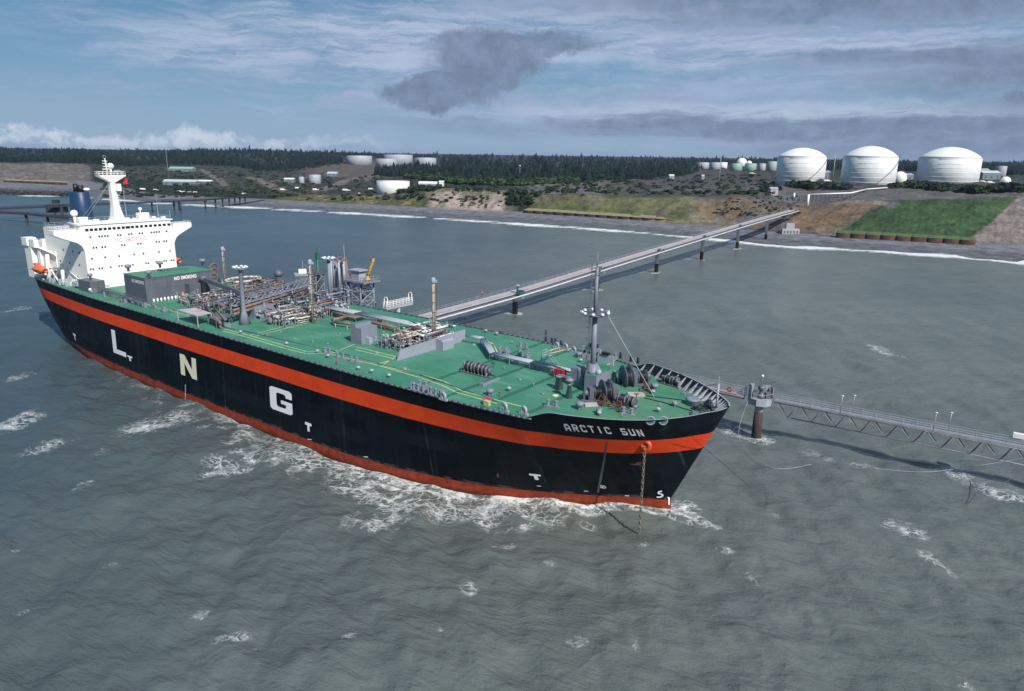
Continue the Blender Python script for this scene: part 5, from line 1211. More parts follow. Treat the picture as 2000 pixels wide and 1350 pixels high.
# worker on the roadway
def person(loc, rz, label, vest, trousers=(.02, .03, .06)):
    e = bpy.data.objects.new('person', None); COL.objects.link(e); e.location = Vector([float(k) for k in loc]); e.rotation_euler = (0, 0, rz); tag(e, label, 'person')
    # body as a skin-modified chain: continuous
    V = [(0, 0, .92), (0, 0, 1.15), (0, 0, 1.42), (0, 0, 1.54), (.0, .02, 1.66), (.09, 0, .88), (.11, .06, .48), (.12, 0, .06), (.12, .12, .04), (-.09, 0, .88), (-.12, -.05, .48), (-.13, -.12, .06), (-.13, 0, .04), (.19, 0, 1.40), (.25, .04, 1.14), (.24, .2, .95), (-.19, 0, 1.40), (-.26, 0, 1.13), (-.26, .12, .90)]
    E_ = [(0, 1), (1, 2), (2, 3), (3, 4), (0, 5), (5, 6), (6, 7), (7, 8), (0, 9), (9, 10), (10, 11), (11, 12), (2, 13), (13, 14), (14, 15), (2, 16), (16, 17), (17, 18)]
    rad = [.15, .15, .17, .06, .10, .10, .065, .05, .04, .10, .065, .05, .04, .07, .05, .035, .07, .05, .035]
    me = bpy.data.meshes.new('body'); me.from_pydata(V, E_, []); o = bpy.data.objects.new('body', me); COL.objects.link(o); o.parent = e
    md = o.modifiers.new('s', 'SKIN'); sv = me.skin_vertices[0].data
    for i, r_ in enumerate(rad): sv[i].radius = (r_, r_*.8)
    sv[0].use_root = True; o.modifiers.new('u', 'SUBSURF').levels = 1; o.modifiers['u'].render_levels = 1
    mm = bpy.data.materials.new('work_clothes'); mm.use_nodes = True; t = NT(mm.node_tree); b = t.n['Principled BSDF']; x, y, z = t.sep(t.new('ShaderNodeTexCoord').outputs['Object'])
    c_ = t.mix(t.math('GREATER_THAN', z, .92), trousers, vest); c_ = t.mix(t.math('GREATER_THAN', z, 1.50), c_, (.5, .3, .22)); t.put(b.inputs['Base Color'], c_); b.inputs['Roughness'].default_value = .8; me.materials.append(mm)
    b = MB(); b.lathe((0, .02, 1.70), [(.15, 0), (.13, .02), (.12, .09), (.05, .15)], 12); b.build('safety_helmet', M_red, e)
    return e
pw = at(942, 579, 7.0); td = (pw[0]-P0[0])*math.cos(ta)+(pw[1]-P0[1])*math.sin(ta)
person((pw[0], pw[1], float(zt_of(td/Ls))), R(200), 'worker in orange jacket and red helmet walking on the trestle roadway', (.75, .14, .03))
dkp = s2w(*D(734, 603), ZD)
person(dkp, R(60), 'dark-clothed crew member standing at the far port deck edge amidships', (.02, .03, .05))
dkp = s2w(*D(1067, 668), ZD)
# shore end gate house of the trestle
# ------------------------------------------------------------------ loading platform and its gear, on the ship's port side
lpf = empty('loading_platform', s2w(-112, 32, 0), HD, 'steel loading platform on piles behind the ship amidships', 'platform')
b = MB(); b.box(-24, 20, -7.5, 7.5, 8.2, 9.2); b.build('platform_deck', M_conc, lpf)
b = MB(); [b.lathe((x, y, 0), [(.8, -6), (.8, 8.2)], 12) for x in (-21, -8, 5, 17) for y in (-6, 6)]; b.build('platform_pile', M_rust, lpf)
LY = 28.0
def vpost(px, py, Y0, zb=9.2): s_, z_ = G(px, py, Y0); return s_, z_
for i, (px, py) in enumerate(((645, 505), (654, 504), (659, 503), (669, 506))):
    pass
def arm(px, pyt, Y0, brown, label):
    s_, z_ = G(px, pyt, Y0); e = empty('folded_loading_arm', s2w(s_, Y0, 9.2), HD, label, 'loading arm', 'cargo loading arms on the jetty'); h = z_-9.2  # a cargo loading arm, folded upright on the jetty
    b = MB(); b.lathe((0, 0, 0), [(.8, 0), (.55, .5), (.5, h*.45), (.42, h*.5)], 12); b.tube((0, 0, h*.45), (0, 0, h-.8), .34, 9); b.build('riser_column', M_lgrey, e)
    b = MB(); b.torus((0, .35, h-.7), .75, .26, 'X', 16, 7); b.tube((0, .9, h-.8), (0, 2.4, h*.15), .26, 8); b.tube((.5, .2, h-1), (.5, 1.0, h*.2), .12, 6); b.build('folded_arm', M_brown if brown else M_grey, e)
    b = MB(); b.cbox((0, 1.6, h*.35), .9, 1.2, 2.2); b.build('counterweight', M_dgrey, e); return e
arm(645.5, 504, 28, 0, 'grey cargo loading arm, leftmost of the folded row by the floodlights')
arm(651, 505, 30, 0, 'grey cargo loading arm just right of the leftmost folded arm')
arm(661, 503, 28.5, 1, 'brown-topped cargo loading arm, third from the left in the folded row')
arm(670.5, 505, 28.5, 1, 'brown-topped cargo loading arm, rightmost of the folded row')
# green mast
s_, z_ = G(619, 492, 27.0); e = empty('green_derrick', s2w(s_, 27.0, 9.2), HD, 'slim dark green derrick column standing left of the loading arms', 'derrick')
h = z_-9.2; b = MB(); b.tube((0, 0, 0), (0, 0, h-1.5), .45, 8, .32); b.build('derrick_column', M_green, e); b = MB(); b.cbox((0, 0, h-1), .9, .9, 1.6); b.tube((0, 0, h), (0, 0, h+.9), .12, 5); b.bar((0, -.8, h-2), (0, .9, h-6), .14); b.build('derrick_head', M_green, e)
# dark lattice tower under it
def lattice(parent, hw_, h, name, m, bays=5, r=.13, z0=0, cx=0, cy=0):
    b = MB(); c4 = [(-hw_, -hw_), (hw_, -hw_), (hw_, hw_), (-hw_, hw_)]
    for x, y in c4: b.tube((cx+x, cy+y, z0), (cx+x, cy+y, z0+h), r*1.6, 6)
    for k in range(bays):
        za, zb_ = z0+h*k/bays, z0+h*(k+1)/bays
        for i in range(4):
            (xa, ya), (xb, yb) = c4[i], c4[(i+1) % 4]
            b.bar((cx+xa, cy+ya, za), (cx+xb, cy+yb, zb_), r); b.bar((cx+xb, cy+yb, za), (cx+xa, cy+ya, zb_), r); b.bar((cx+xa, cy+ya, zb_), (cx+xb, cy+yb, zb_), r)
    return b.build(name, m, parent)
s_, z_ = G(618, 535, 26.0); e = empty('manifold_tower', s2w(s_, 26, 9.2), HD, 'dark lattice access tower below the green derrick', 'tower'); lattice(e, 1.4, z_-9.2, 'tower_frame', M_dgrey, 5, .13); b = MB(); b.box(-1.9, 1.9, -1.9, 1.9, z_-9.2, z_-9.0); b.rail([(-1.8, -1.8, z_-9), (1.8, -1.8, z_-9), (1.8, 1.8, z_-9), (-1.8, 1.8, z_-9), (-1.8, -1.8, z_-9)], 1.2, 1.0, .08); b.build('tower_landing', M_dgrey, e)
# pedestal crane tower with yellow boom and cab
s_, z_ = G(705, 549, 28.0); e = empty('jetty_crane_tower', s2w(s_, 28.0, 9.2), HD, 'grey lattice tower with control cabin and raised yellow boom beside the arms', 'crane')
H_ = z_-9.2; lattice(e, 2.3, H_, 'tower_frame', M_grey, 5, .14)
b = MB(); b.box(-3.4, 4.4, -3, 3, H_, H_+.3); b.rail([(-3.3, -2.9, H_+.3), (4.3, -2.9, H_+.3), (4.3, 2.9, H_+.3), (-3.3, 2.9, H_+.3), (-3.3, -2.9, H_+.3)], 1.2, 1.1, .07); [b.tube((x, -2.9, H_), (x*.5, -2.2, H_-3), .12, 5) for x in (-3.2, 4.2)]; b.build('tower_platform', M_grey, e)
b = MB(); b.extr([(-2.2, -1.4), (.8, -1.4), (.8, 1.2), (-2.2, 1.2)], H_+.3, H_+2.8); b.extr([(-2.8, -1.8), (1.6, -1.8), (1.6, 1.5), (-2.8, 1.5)], H_+2.8, H_+3.05); b.build('control_cabin', M_lgrey, e)
b = MB(); bt = Vector((2.4, .2, H_+.3)); b.lathe((2.4, .2, H_+.3), [(.9, 0), (.8, .5), (.45, .8), (.45, 1.3)], 12)
tip = Vector((3.6, 1.6, H_+6.2)); b.tube((2.4, .2, H_+1.2), tip, .36, 8, .28); [b.torus(Vector((2.4, .2, H_+1.5)).lerp(tip, k/6), .38, .10, 'Z', 10, 5) for k in range(1, 6)]; b.build('yellow_boom', M_yellow, e)
b = MB(); b.tube((-3.0, -2.6, H_), (-3.2, -2.6, H_+9.5), .08, 5); b.build('whip_aerial', M_lgrey, e)
# white framed gangway on the berth
ga = s2w(*D(752, 605, 15), 14.0); gb_ = s2w(*D(803, 594, 15), 14.0)
e = empty('boarding_gangway', (ga[0], ga[1], 0), math.atan2(gb_[1]-ga[1], gb_[0]-ga[0]), 'white railed boarding gangway projecting beyond the port side deck edge', 'gangway')
Lg2 = float(np.hypot(gb_[0]-ga[0], gb_[1]-ga[1])); zg = hgt(ga, 603, 752); zg2 = hgt(gb_, 596, 803)
b = MB(); b.box(0, Lg2, -.6, .6, zg-.2, zg); b.box(0, Lg2, -.75, -.6, zg-.3, zg+.3); b.build('gangway_deck', M_lgrey, e)
b = MB(); [b.rail([(0, sy, zg), (Lg2, sy, zg)], 1.6, 1.2, .06, 3) for sy in (-.6, .6)]
for x in (.4, Lg2-.3): b.path([(x, -.6, zg), (x, -.6, zg+2.6), (x, -.3, zg+3.0), (x, .3, zg+3.0), (x, .6, zg+2.6), (x, .6, zg)], .1, 6)
b.build('gangway_hoop_rail', M_white, e); b = MB(); b.lathe((Lg2*.5, 0, 0), [(.5, -4), (.5, zg-.3)], 10); b.build('gangway_support', M_lgrey, e)
# dark hose tower seen over the manifold
s_, z_ = G(543, 527, 27.0); e = empty('hose_tower', s2w(s_, 27, 9.2), HD, 'squat dark machinery tower with a cranked arm behind the manifold', 'tower'); H_ = z_-9.2
b = MB(); b.extr([(-1.4, -1.2), (1.2, -1.2), (1.2, 1.2), (-1.4, 1.2)], 0, H_-2); b.build('tower_body', M_dgrey, e); b = MB(); b.lathe((.2, 0, H_-2), [(.8, 0), (1.4, .6), (1.2, 1.4), (.5, 2.0)], 10); b.tube((1, 0, H_-3), (3.4, 1.0, H_-5.5), .4, 6); b.tube((3.4, 1, H_-5.5), (6.0, 2.0, H_-2.5), .3, 6); b.build('cranked_arm', M_dgrey, e)
for i, (px, py, zz, sz, lab) in enumerate(((594, 528, 0, 1.6, 'white small work boat moored behind the loading platform'),)):
    P_ = at(px, 530, 2.0); e = empty('work_boat', (P_[0], P_[1], 0), R(20), lab, 'boat')
    b = MB(); b.prism([(-4.5, -1.5), (3, -1.5), (5, 0), (3, 1.5), (-4.5, 1.5)], lambda p: (p[0]*.9, p[1]*.8, -.3), lambda p: (p[0], p[1], 1.2)); b.build('boat_hull', M_lgrey, e); b = MB(); b.box(-2.5, 1, -1.1, 1.1, 1.2, 3.0); b.build('boat_cabin', M_white, e); b = MB(); b.tube((-.5, 0, 3), (-.5, 0, 7), .1, 5); b.bar((-.5, 0, 5.5), (4.5, 0, 2), .05); b.build('boat_mast', M_lgrey, e)
# flags
def flag(loc, sx, sz, m, label):
    b = MB(); n = 8; vs = []
    for i in range(n+1):
        for j in (0, 1): vs.append((sx*i/n, .18*math.sin(i*1.1), -sz*j))
    b.add(vs, [(i*2, i*2+1, i*2+3, i*2+2) for i in range(n)], True); o = b.build('flag', m); o.location = Vector([float(k) for k in loc]); tag(o, label, 'flag'); return o
fpY, fpz = F(240, 350, ms); flag(s2w(ms, fpY, 46.6), 1.2, 1.6, M_red, 'red flag hanging under the right side of the radar mast platform')
# ================================================================== WATER
def build_water():
    rows_py = np.concatenate([np.linspace(1520, 1000, 210), np.linspace(998, 500, 210), np.linspace(498, 345, 70), np.linspace(343, 318, 14)])
    xs = np.linspace(-260, 2260, 420)
    # a polar-ish sheet: fine near, coarse far, all on the plane z = 0
    R0, U0 = [], []
    for py in rows_py:
        r = ray(1000, py+0.0)
        if r[2] > -.004: r[2] = -.004
        R0.append(-CH/r[2]*r[1])
    R0 = np.array(R0); U = (xs-1000)/CF*1.02
    YY = R0[:, None]+0*U[None]; XX = YY*U[None]*1.0
    # near rows need extra width and depth for other viewpoints
    sp_ = np.gradient(R0)[:, None]+0*U[None]; sx = YY*(U[1]-U[0]); cell = np.maximum(np.abs(sp_), np.abs(sx))
    H = np.zeros_like(XX); rs = np.random.RandomState(3)
    wd = R(205)
    for lam, amp, cnt in ((60, .09, 4), (34, .08, 7), (19, .080, 11), (11, .070, 16), (6.5, .050, 22), (3.8, .026, 26), (2.3, .013, 26)):
        for k in range(cnt):
            a = wd+rs.normal(0, .62); l = lam*rs.uniform(.75, 1.3); ph = rs.uniform(0, 6.28); kk = 2*math.pi/l
            q = kk*(XX*math.cos(a)+YY*math.sin(a))+ph+.7*np.sin(XX*.013*rs.uniform(.5, 1.5)+YY*.017*rs.uniform(.5, 1.5)+rs.uniform(0, 6))
            w_ = np.clip(l/(3.2*cell)-.6, 0, 1); g = np.sin(q); H += amp*2.3/math.sqrt(cnt)*w_*(g+.32*g*g*np.sign(g))
    H *= np.clip(1.1-YY/900, .12, 1)
    # foam potential
    fo = np.zeros_like(XX)
    sloc = (XX-BX)*FX+(YY-BY)*FY; yloc = -(XX-BX)*FY+(YY-BY)*FX
    sq = np.clip(-sloc, 7.9, 196); hw_ = _ws(sq); dist = (-yloc)-hw_          # distance off the starboard side
    ins = (sloc < -7) & (sloc > -196)
    fw = np.interp(-sloc, [-3, 6, 20, 32, 45, 60, 85, 120, 196], [0, 1.25, 1.25, 1.2, 1.1, .7, .42, .25, .1])
    wid = np.interp(-sloc, [-3, 5, 12, 20, 30, 45, 60, 80, 120, 196], [2, 2.5, 2.2, 5, 12, 16, 12, 16, 14, 8])
    fo = np.maximum(fo, np.where((sloc < 3) & (dist > -3), fw*np.clip(1-np.abs(dist-.5)/wid, 0, 1)**.8, 0))
    fo = np.maximum(fo, np.where(ins & (dist > -2), fw*.95*np.clip(1-np.abs(dist)/1.8, 0, 1)*(1 if True else 0)*np.clip(fw*1.3-.15, 0, 1), 0))
    def blob(px, py, rx, ry, v):
        P_ = at(px, py, 0); e1 = at(px+rx, py, 0)-P_; e2 = at(px, py-ry, 0)-P_; a_ = np.hypot(e1[0], e1[1]); b_ = np.hypot(e2[0], e2[1])
        ux = e1[:2]/a_; uy = e2[:2]/b_; dx = XX-P_[0]; dy = YY-P_[1]
        q = ((dx*ux[0]+dy*ux[1])/a_)**2+((dx*uy[0]+dy*uy[1])/b_)**2; return v*np.exp(-q)
    for bl in ((1335, 995, 26, 13, 1.3), (1145, 1020, 22, 11, 1.0), (1000, 1000, 150, 32, .55), (735, 1020, 60, 22, .75), (760, 950, 90, 25, .55), (990, 1070, 35, 16, .6), (1075, 1000, 45, 20, .85), (900, 990, 60, 25, .6), (320, 825, 60, 22, .8), (25, 825, 35, 18, .75), (90, 875, 40, 15, .55), (150, 950, 25, 14, .5), (470, 900, 80, 30, .5), (560, 880, 90, 20, .45),
               (1478, 853, 26, 8, 1.1), (1440, 838, 40, 16, .5), (1258, 1064, 14, 6, 1.0), (915, 1160, 22, 25, .55), (1475, 1135, 18, 22, .6), (1775, 1040, 45, 18, .55), (1825, 1100, 30, 20, .5), (1725, 685, 22, 9, .7), (215, 1100, 22, 8, .5), (390, 1200, 28, 10, .55), (455, 1245, 50, 10, .6), (500, 1262, 20, 6, .6), (1085, 1105, 28, 9, .5), (1130, 1260, 30, 14, .45), (1245, 1260, 20, 25, .4), (1220, 1335, 20, 12, .5), (670, 1255, 40, 14, .4), (865, 1235, 14, 18, .45),
               (1900, 940, 90, 20, .42), (1965, 968, 45, 12, .7), (1690, 910, 50, 10, .38), (1600, 890, 50, 12, .3), (1880, 1335, 25, 12, .5), (1415, 1075, 22, 9, .4), (1515, 1000, 16, 6, .35), (1850, 1185, 25, 25, .4), (30, 1080, 20, 8, .4), (60, 1190, 30, 10, .4), (250, 870, 60, 20, .35), (45, 735, 30, 9, .4), (35, 605, 30, 7, .5), (120, 440, 30, 3, .4)):
        fo = np.maximum(fo, blob(*bl)*(.72 if bl[1] > 1050 else .88))
    for k in range(-1, 6):
        Pk = P0+stepv*k; d_ = np.hypot(XX-Pk[0], YY-Pk[1]); fo = np.maximum(fo, 1.25*np.exp(-((d_-1.4)/1.2)**2)); d_ = np.hypot((XX-Pk[0]+7), (YY-Pk[1]-2)*2.2); fo = np.maximum(fo, .75*np.exp(-(d_/4.5)**2))
    # surf along the shore
    sh = np.array([at(px, py+2.6, 0)[:2] for px, py in SHORE]); best = np.full(XX.shape, 1e9)
    for a_, b_ in zip(sh[:-1], sh[1:]):
        d = b_-a_; L2 = d@d; t = np.clip(((XX-a_[0])*d[0]+(YY-a_[1])*d[1])/L2, 0, 1); best = np.minimum(best, np.hypot(XX-a_[0]-t*d[0], YY-a_[1]-t*d[1]))
    xx_px = 1000+CF*XX/np.maximum(YY, 1)
    wsurf = np.interp(xx_px, [-300, 80, 300, 700, 1100, 1200, 1350, 1480, 1600, 2000, 2300], [1.2, 5, 9, 8, 7, 9, 7, 8, 9, 13, 13])*(1+.35*np.sin(XX*.11)+.3*np.sin(XX*.043+1)); fo = np.maximum(fo, 1.6*np.exp(-(best/wsurf)**4))
    silt = .5+.5*np.tanh((sloc+yloc*.0+40)/60)      # siltier water ahead of the ship
    n0, n1 = XX.shape; vs = np.stack([XX, YY, H], 2).reshape(-1, 3)
    idx = np.arange(n0*n1).reshape(n0, n1); q = np.stack([idx[:-1, :-1], idx[:-1, 1:], idx[1:, 1:], idx[1:, :-1]], 2).reshape(-1, 4)
    me = bpy.data.meshes.new('sea_water'); me.vertices.add(len(vs)); me.vertices.foreach_set('co', vs.ravel()); me.loops.add(q.size); me.loops.foreach_set('vertex_index', q.ravel().astype(np.int32))
    me.polygons.add(len(q)); me.polygons.foreach_set('loop_start', np.arange(0, q.size, 4, dtype=np.int32)); me.update(calc_edges=True); me.polygons.foreach_set('use_smooth', np.ones(len(q), bool))
    at_ = me.attributes.new('foam', 'FLOAT', 'POINT'); at_.data.foreach_set('value', fo.ravel().astype(np.float32))
    me.materials.append(water_mat()); o = bpy.data.objects.new('sea_water', me); COL.objects.link(o); struct(o, 'grey-green choppy silty sea water with foam streaks', 'sea'); return o
def water_mat():
    m = bpy.data.materials.new('silty_sea_water'); m.use_nodes = True; t = NT(m.node_tree); b = t.n['Principled BSDF']
    P_ = t.new('ShaderNodeNewGeometry').outputs['Position']; x, y, z = t.sep(P_)
    fa = t.new('ShaderNodeAttribute'); fa.attribute_name = 'foam'; fo = fa.outputs['Fac']
    big = t.noise(P_, .012, 5, .6, .6); midn = t.noise(P_, .05, 5, .6, .4)
    k = t.math('ADD', t.math('MULTIPLY', big, .6), t.math('MULTIPLY', midn, .4))
    side = t.mapr(t.math('SUBTRACT', x, t.math('MULTIPLY', y, .12)), -160, 20)          # bluer, darker to the left: reflection put into the base colour
    c0_ = t.mix(t.mapr(k, .35, .65), (.102, .122, .116), (.130, .150, .142)); c1_ = t.mix(t.mapr(k, .35, .65), (.044, .072, .088), (.064, .092, .106))
    col_ = t.mix(side, c1_, c0_)
    # foam network: two scales of ridged noise
    rot = t.new('ShaderNodeVectorRotate'); rot.inputs['Angle'].default_value = R(25); t.l.new(P_, rot.inputs['Vector']); pr = t.scale(rot.outputs[0], (.55, 1.25, 1))
    def ridge(sc, w_, d):
        n = t.noise(pr, sc, 3, .55, d); return t.mapr(t.math('ABSOLUTE', t.math('SUBTRACT', n, .5)), 0.0, w_, 1, 0)
    wn_ = t.new('ShaderNodeTexNoise'); t.l.new(P_, wn_.inputs['Vector']); wn_.inputs['Scale'].default_value = .35; wn_.inputs['Detail'].default_value = 5; wn_.inputs['Roughness'].default_value = .65
    wo_ = t.new('ShaderNodeVectorMath', operation='SUBTRACT'); t.l.new(wn_.outputs['Color'], wo_.inputs[0]); wo_.inputs[1].default_value = (.5, .5, .5)
    def lace(sc, w_, amt):
        ws = t.new('ShaderNodeVectorMath', operation='SCALE'); t.l.new(wo_.outputs[0], ws.inputs[0]); ws.inputs['Scale'].default_value = amt
        ad = t.new('ShaderNodeVectorMath', operation='ADD'); t.l.new(P_, ad.inputs[0]); t.l.new(ws.outputs[0], ad.inputs[1]); fl = t.scale(ad.outputs[0], (1, 1, 0))
        vo = t.new('ShaderNodeTexVoronoi', feature='DISTANCE_TO_EDGE'); t.l.new(fl, vo.inputs['Vector']); vo.inputs['Scale'].default_value = sc; return t.mapr(vo.outputs['Distance'], 0.0, w_, 1, 0)
    r1 = lace(.15, .10, 10.0); r2 = lace(.62, .12, 4.0); r3 = t.math('MULTIPLY', ridge(.11, .03, 2.2), 1.0)
    brk = t.mapr(t.noise(P_, 1.3, 6, .75), .34, .54, .30, 1)
    patch_ = t.noise(P_, .16, 6, .7, .6)
    lvl = t.math('ADD', t.math('MULTIPLY', fo, 1.25), t.math('MULTIPLY', t.math('SUBTRACT', patch_, .52), 2.4))
    web = t.math('MULTIPLY', t.math('MAXIMUM', t.math('MAXIMUM', t.math('MULTIPLY', r1, t.mapr(fo, .3, .7, .45, 1.0)), t.math('MULTIPLY', r2, t.mapr(fo, .35, .8, .9, .38))), r3), t.math('MULTIPLY', brk, t.mapr(lvl, .20, .65)))
    core = t.mapr(t.math('ADD', lvl, t.math('MULTIPLY', t.math('SUBTRACT', t.noise(P_, 1.6, 6, .75, .5), .5), 1.3)), 1.2, 1.75)
    foam = t.math('MINIMUM', t.math('ADD', t.math('MULTIPLY', web, .85), core), 1.0); foam = t.math('MULTIPLY', foam, t.mapr(fo, .10, .26))
    col2 = t.mix(t.math('MULTIPLY', foam, .9), col_, (.78, .80, .80))
    t.put(b.inputs['Base Color'], col2); t.put(b.inputs['Roughness'], t.mapr(foam, 0, 1, .27, .8)); b.inputs['IOR'].default_value = 1.33; b.inputs['Specular IOR Level'].default_value = .40
    dcam = t.new('ShaderNodeVectorMath', operation='LENGTH'); t.l.new(P_, dcam.inputs[0])
    fine = t.noise(t.scale(P_, (1.0, 1.2, 1)), .9, 9, .66, .2); med = t.noise(t.scale(rot.outputs[0], (1.0, 1.5, 1)), .16, 6, .6, .3)
    cr_ = t.noise(t.scale(P_, (1.0, 1.5, 1)), .075, 3, .5, .5); crest = t.math('SUBTRACT', 1.0, t.math('MULTIPLY', t.math('ABSOLUTE', t.math('SUBTRACT', cr_, .5)), 2.0)); crest = t.math('POWER', crest, 3.0)
    cr2 = t.noise(t.scale(P_, (1.3, 1.0, 1)), .33, 4, .6, .8); crest2 = t.math('POWER', t.math('SUBTRACT', 1.0, t.math('MULTIPLY', t.math('ABSOLUTE', t.math('SUBTRACT', cr2, .5)), 2.0)), 3.0)
    rip = t.noise(t.scale(rot.outputs[0], (.5, 1.7, 1)), .55, 4, .6, .1); rip2 = t.noise(t.scale(rot.outputs[0], (.8, 2.0, 1)), 2.4, 4, .6, 0)
    hsum = t.math('ADD', t.math('ADD', t.math('MULTIPLY', fine, .18), t.math('MULTIPLY', med, .6)), t.math('ADD', t.math('MULTIPLY', crest, .24), t.math('ADD', t.math('MULTIPLY', rip, .42), t.math('MULTIPLY', rip2, .07)))); hsum = t.math('ADD', hsum, t.math('MULTIPLY', foam, .12))
    bp = t.new('ShaderNodeBump'); bp.inputs['Strength'].default_value = .8; bp.inputs['Distance'].default_value = 1.0; t.l.new(hsum, bp.inputs['Height']); t.l.new(bp.outputs[0], b.inputs['Normal'])
    return m
# ================================================================== LAND
SHORE = [(-400, 372), (0, 378), (120, 382), (200, 386), (300, 394), (520, 405), (700, 415), (850, 424), (1000, 434), (1100, 441), (1250, 452), (1350, 460), (1500, 476), (1600, 482), (1700, 488), (1850, 497), (2000, 509), (2400, 535)]
# per column: rows (py, z) from the water edge inland
COLS = [(-400, [(372, 0), (352, 5), (316, 30), (311, 30.5), (306, 31)]),
        (0, [(378, 0), (354, 4.5), (319, 29), (313, 30.3), (309, 31)]),
        (170, [(384, 0), (353, 5), (319, 29), (313, 30.3), (309, 31)]),
        (215, [(387, 0), (360, 5), (336, 17), (326, 22), (318, 26)]),
        (300, [(394, 0), (380, 3), (356, 6.5), (336, 16), (322, 22)]),
        (520, [(405, 0), (389, 3), (379, 7), (350, 12), (330, 18)]),
        (650, [(412, 0), (396, 3), (380, 9), (352, 13.5), (331, 20)]),
        (760, [(418, 0), (401, 3), (380, 11), (356, 14), (330, 21)]),
        (830, [(422, 0), (405, 3), (372, 18), (356, 21), (335, 23)]),
        (900, [(427, 0), (409, 3), (368, 21), (357, 22), (338, 24)]),
        (1030, [(436, 0), (414, 3), (376, 20.5), (357, 22), (338, 24)]),
        (1250, [(452, 0), (430, 3), (386, 20), (360, 23), (338, 26)]),
        (1430, [(469, 0), (444, 3), (386, 23), (364, 25), (340, 28)]),
        (1500, [(476, 0), (450, 3), (388, 22.5), (370, 25.5), (347, 29)]),
        (1560, [(480, 0), (455, 3), (404, 17.5), (374, 24), (358, 30)]),
        (1620, [(483, 0), (456, 3), (397, 21.5), (372, 27), (358, 31)]),
        (1750, [(490, 0), (466, 3), (391, 26), (374, 29), (359, 31.5)]),
        (1900, [(500, 0), (474, 3), (388, 29), (375, 30.5), (361, 32)]),
        (2010, [(509, 0), (480, 3), (384, 31), (374, 31.5), (361, 32.5)]),
        (2400, [(535, 0), (500, 3), (392, 34), (380, 34.5), (366, 35)])]
def col_at(px):
    xs = [c_[0] for c_ in COLS]; px = min(max(px, xs[0]), xs[-1]); i = min(len(xs)-2, max(0, int(np.searchsorted(xs, px))-1)); t = (px-xs[i])/(xs[i+1]-xs[i])
    return [((1-t)*a[0]+t*b_[0], (1-t)*a[1]+t*b_[1]) for a, b_ in zip(COLS[i][1], COLS[i+1][1])]
def udir(px): r = ray(px, 400); return r[0]/r[1]
NC = 900
CPX = np.linspace(-400, 2400, NC); CU = np.array([udir(p) for p in CPX])
def profile(px):
    pr = col_at(px); Ys = []; Zs = []
    for py, z in pr:
        P_ = at(px, py, z); y_ = P_[1]
        if Ys and y_ <= Ys[-1]+3: y_ = Ys[-1]+3
        Ys.append(y_); Zs.append(z)
    return Ys, Zs
_rs = np.random.RandomState(11)
_nz = [(2*math.pi/l*math.cos(a), 2*math.pi/l*math.sin(a), p, amp) for l, amp in ((90, .8), (55, .6), (30, .5), (17, .35), (9, .25), (5, .15)) for a, p in zip(_rs.uniform(0, 6.28, 3), _rs.uniform(0, 6.28, 3))]
def tnoise(x, y):
    s_ = 0
    for kx, ky, p, amp in _nz: s_ = s_+amp*np.sin(kx*x+ky*y+p)
    return s_
FARY = [1500, 2200, 3200, 4500, 6500, 9000]
def farz(px, y): return np.interp(y, [900, 1500, 2500, 4500, 9000], [26, 32, 40, 50, 60])+np.interp(px, [-400, 330, 420, 520, 640, 720, 900, 2400], [0, 0, 7, 10, 5, 1, 0, 0])*np.interp(y, [1200, 2400], [0, 1])
_PROF = {}
def prof_cached(px):
    k = round(px, 1)
    if k not in _PROF: _PROF[k] = profile(px)
    return _PROF[k]
def px_of(x, y):
    return float(np.interp(x/y, CU, CPX))
def ground_z(x, y):
    px = px_of(x, y); Ys, Zs = prof_cached(px)
    ys = [Ys[0]-80]+Ys+[max(Ys[-1]+250, 1500), 2500, 4500, 9000]; zf = [farz(px, q) for q in ys[-4:]]; zf[0] = max(zf[0], Zs[-1]+.5) if px > 1300 or px < 120 else (Zs[-1]*.5+zf[0]*.5)
    for i in range(1, 4): zf[i] = max(zf[i], zf[i-1]+.5)
    zs = [-6]+Zs+zf
    z = float(np.interp(y, ys, zs)); slope_mask = np.interp(y, [Ys[0], Ys[1], Ys[2], Ys[-1]], [0, .1, .5, .8])
    return z
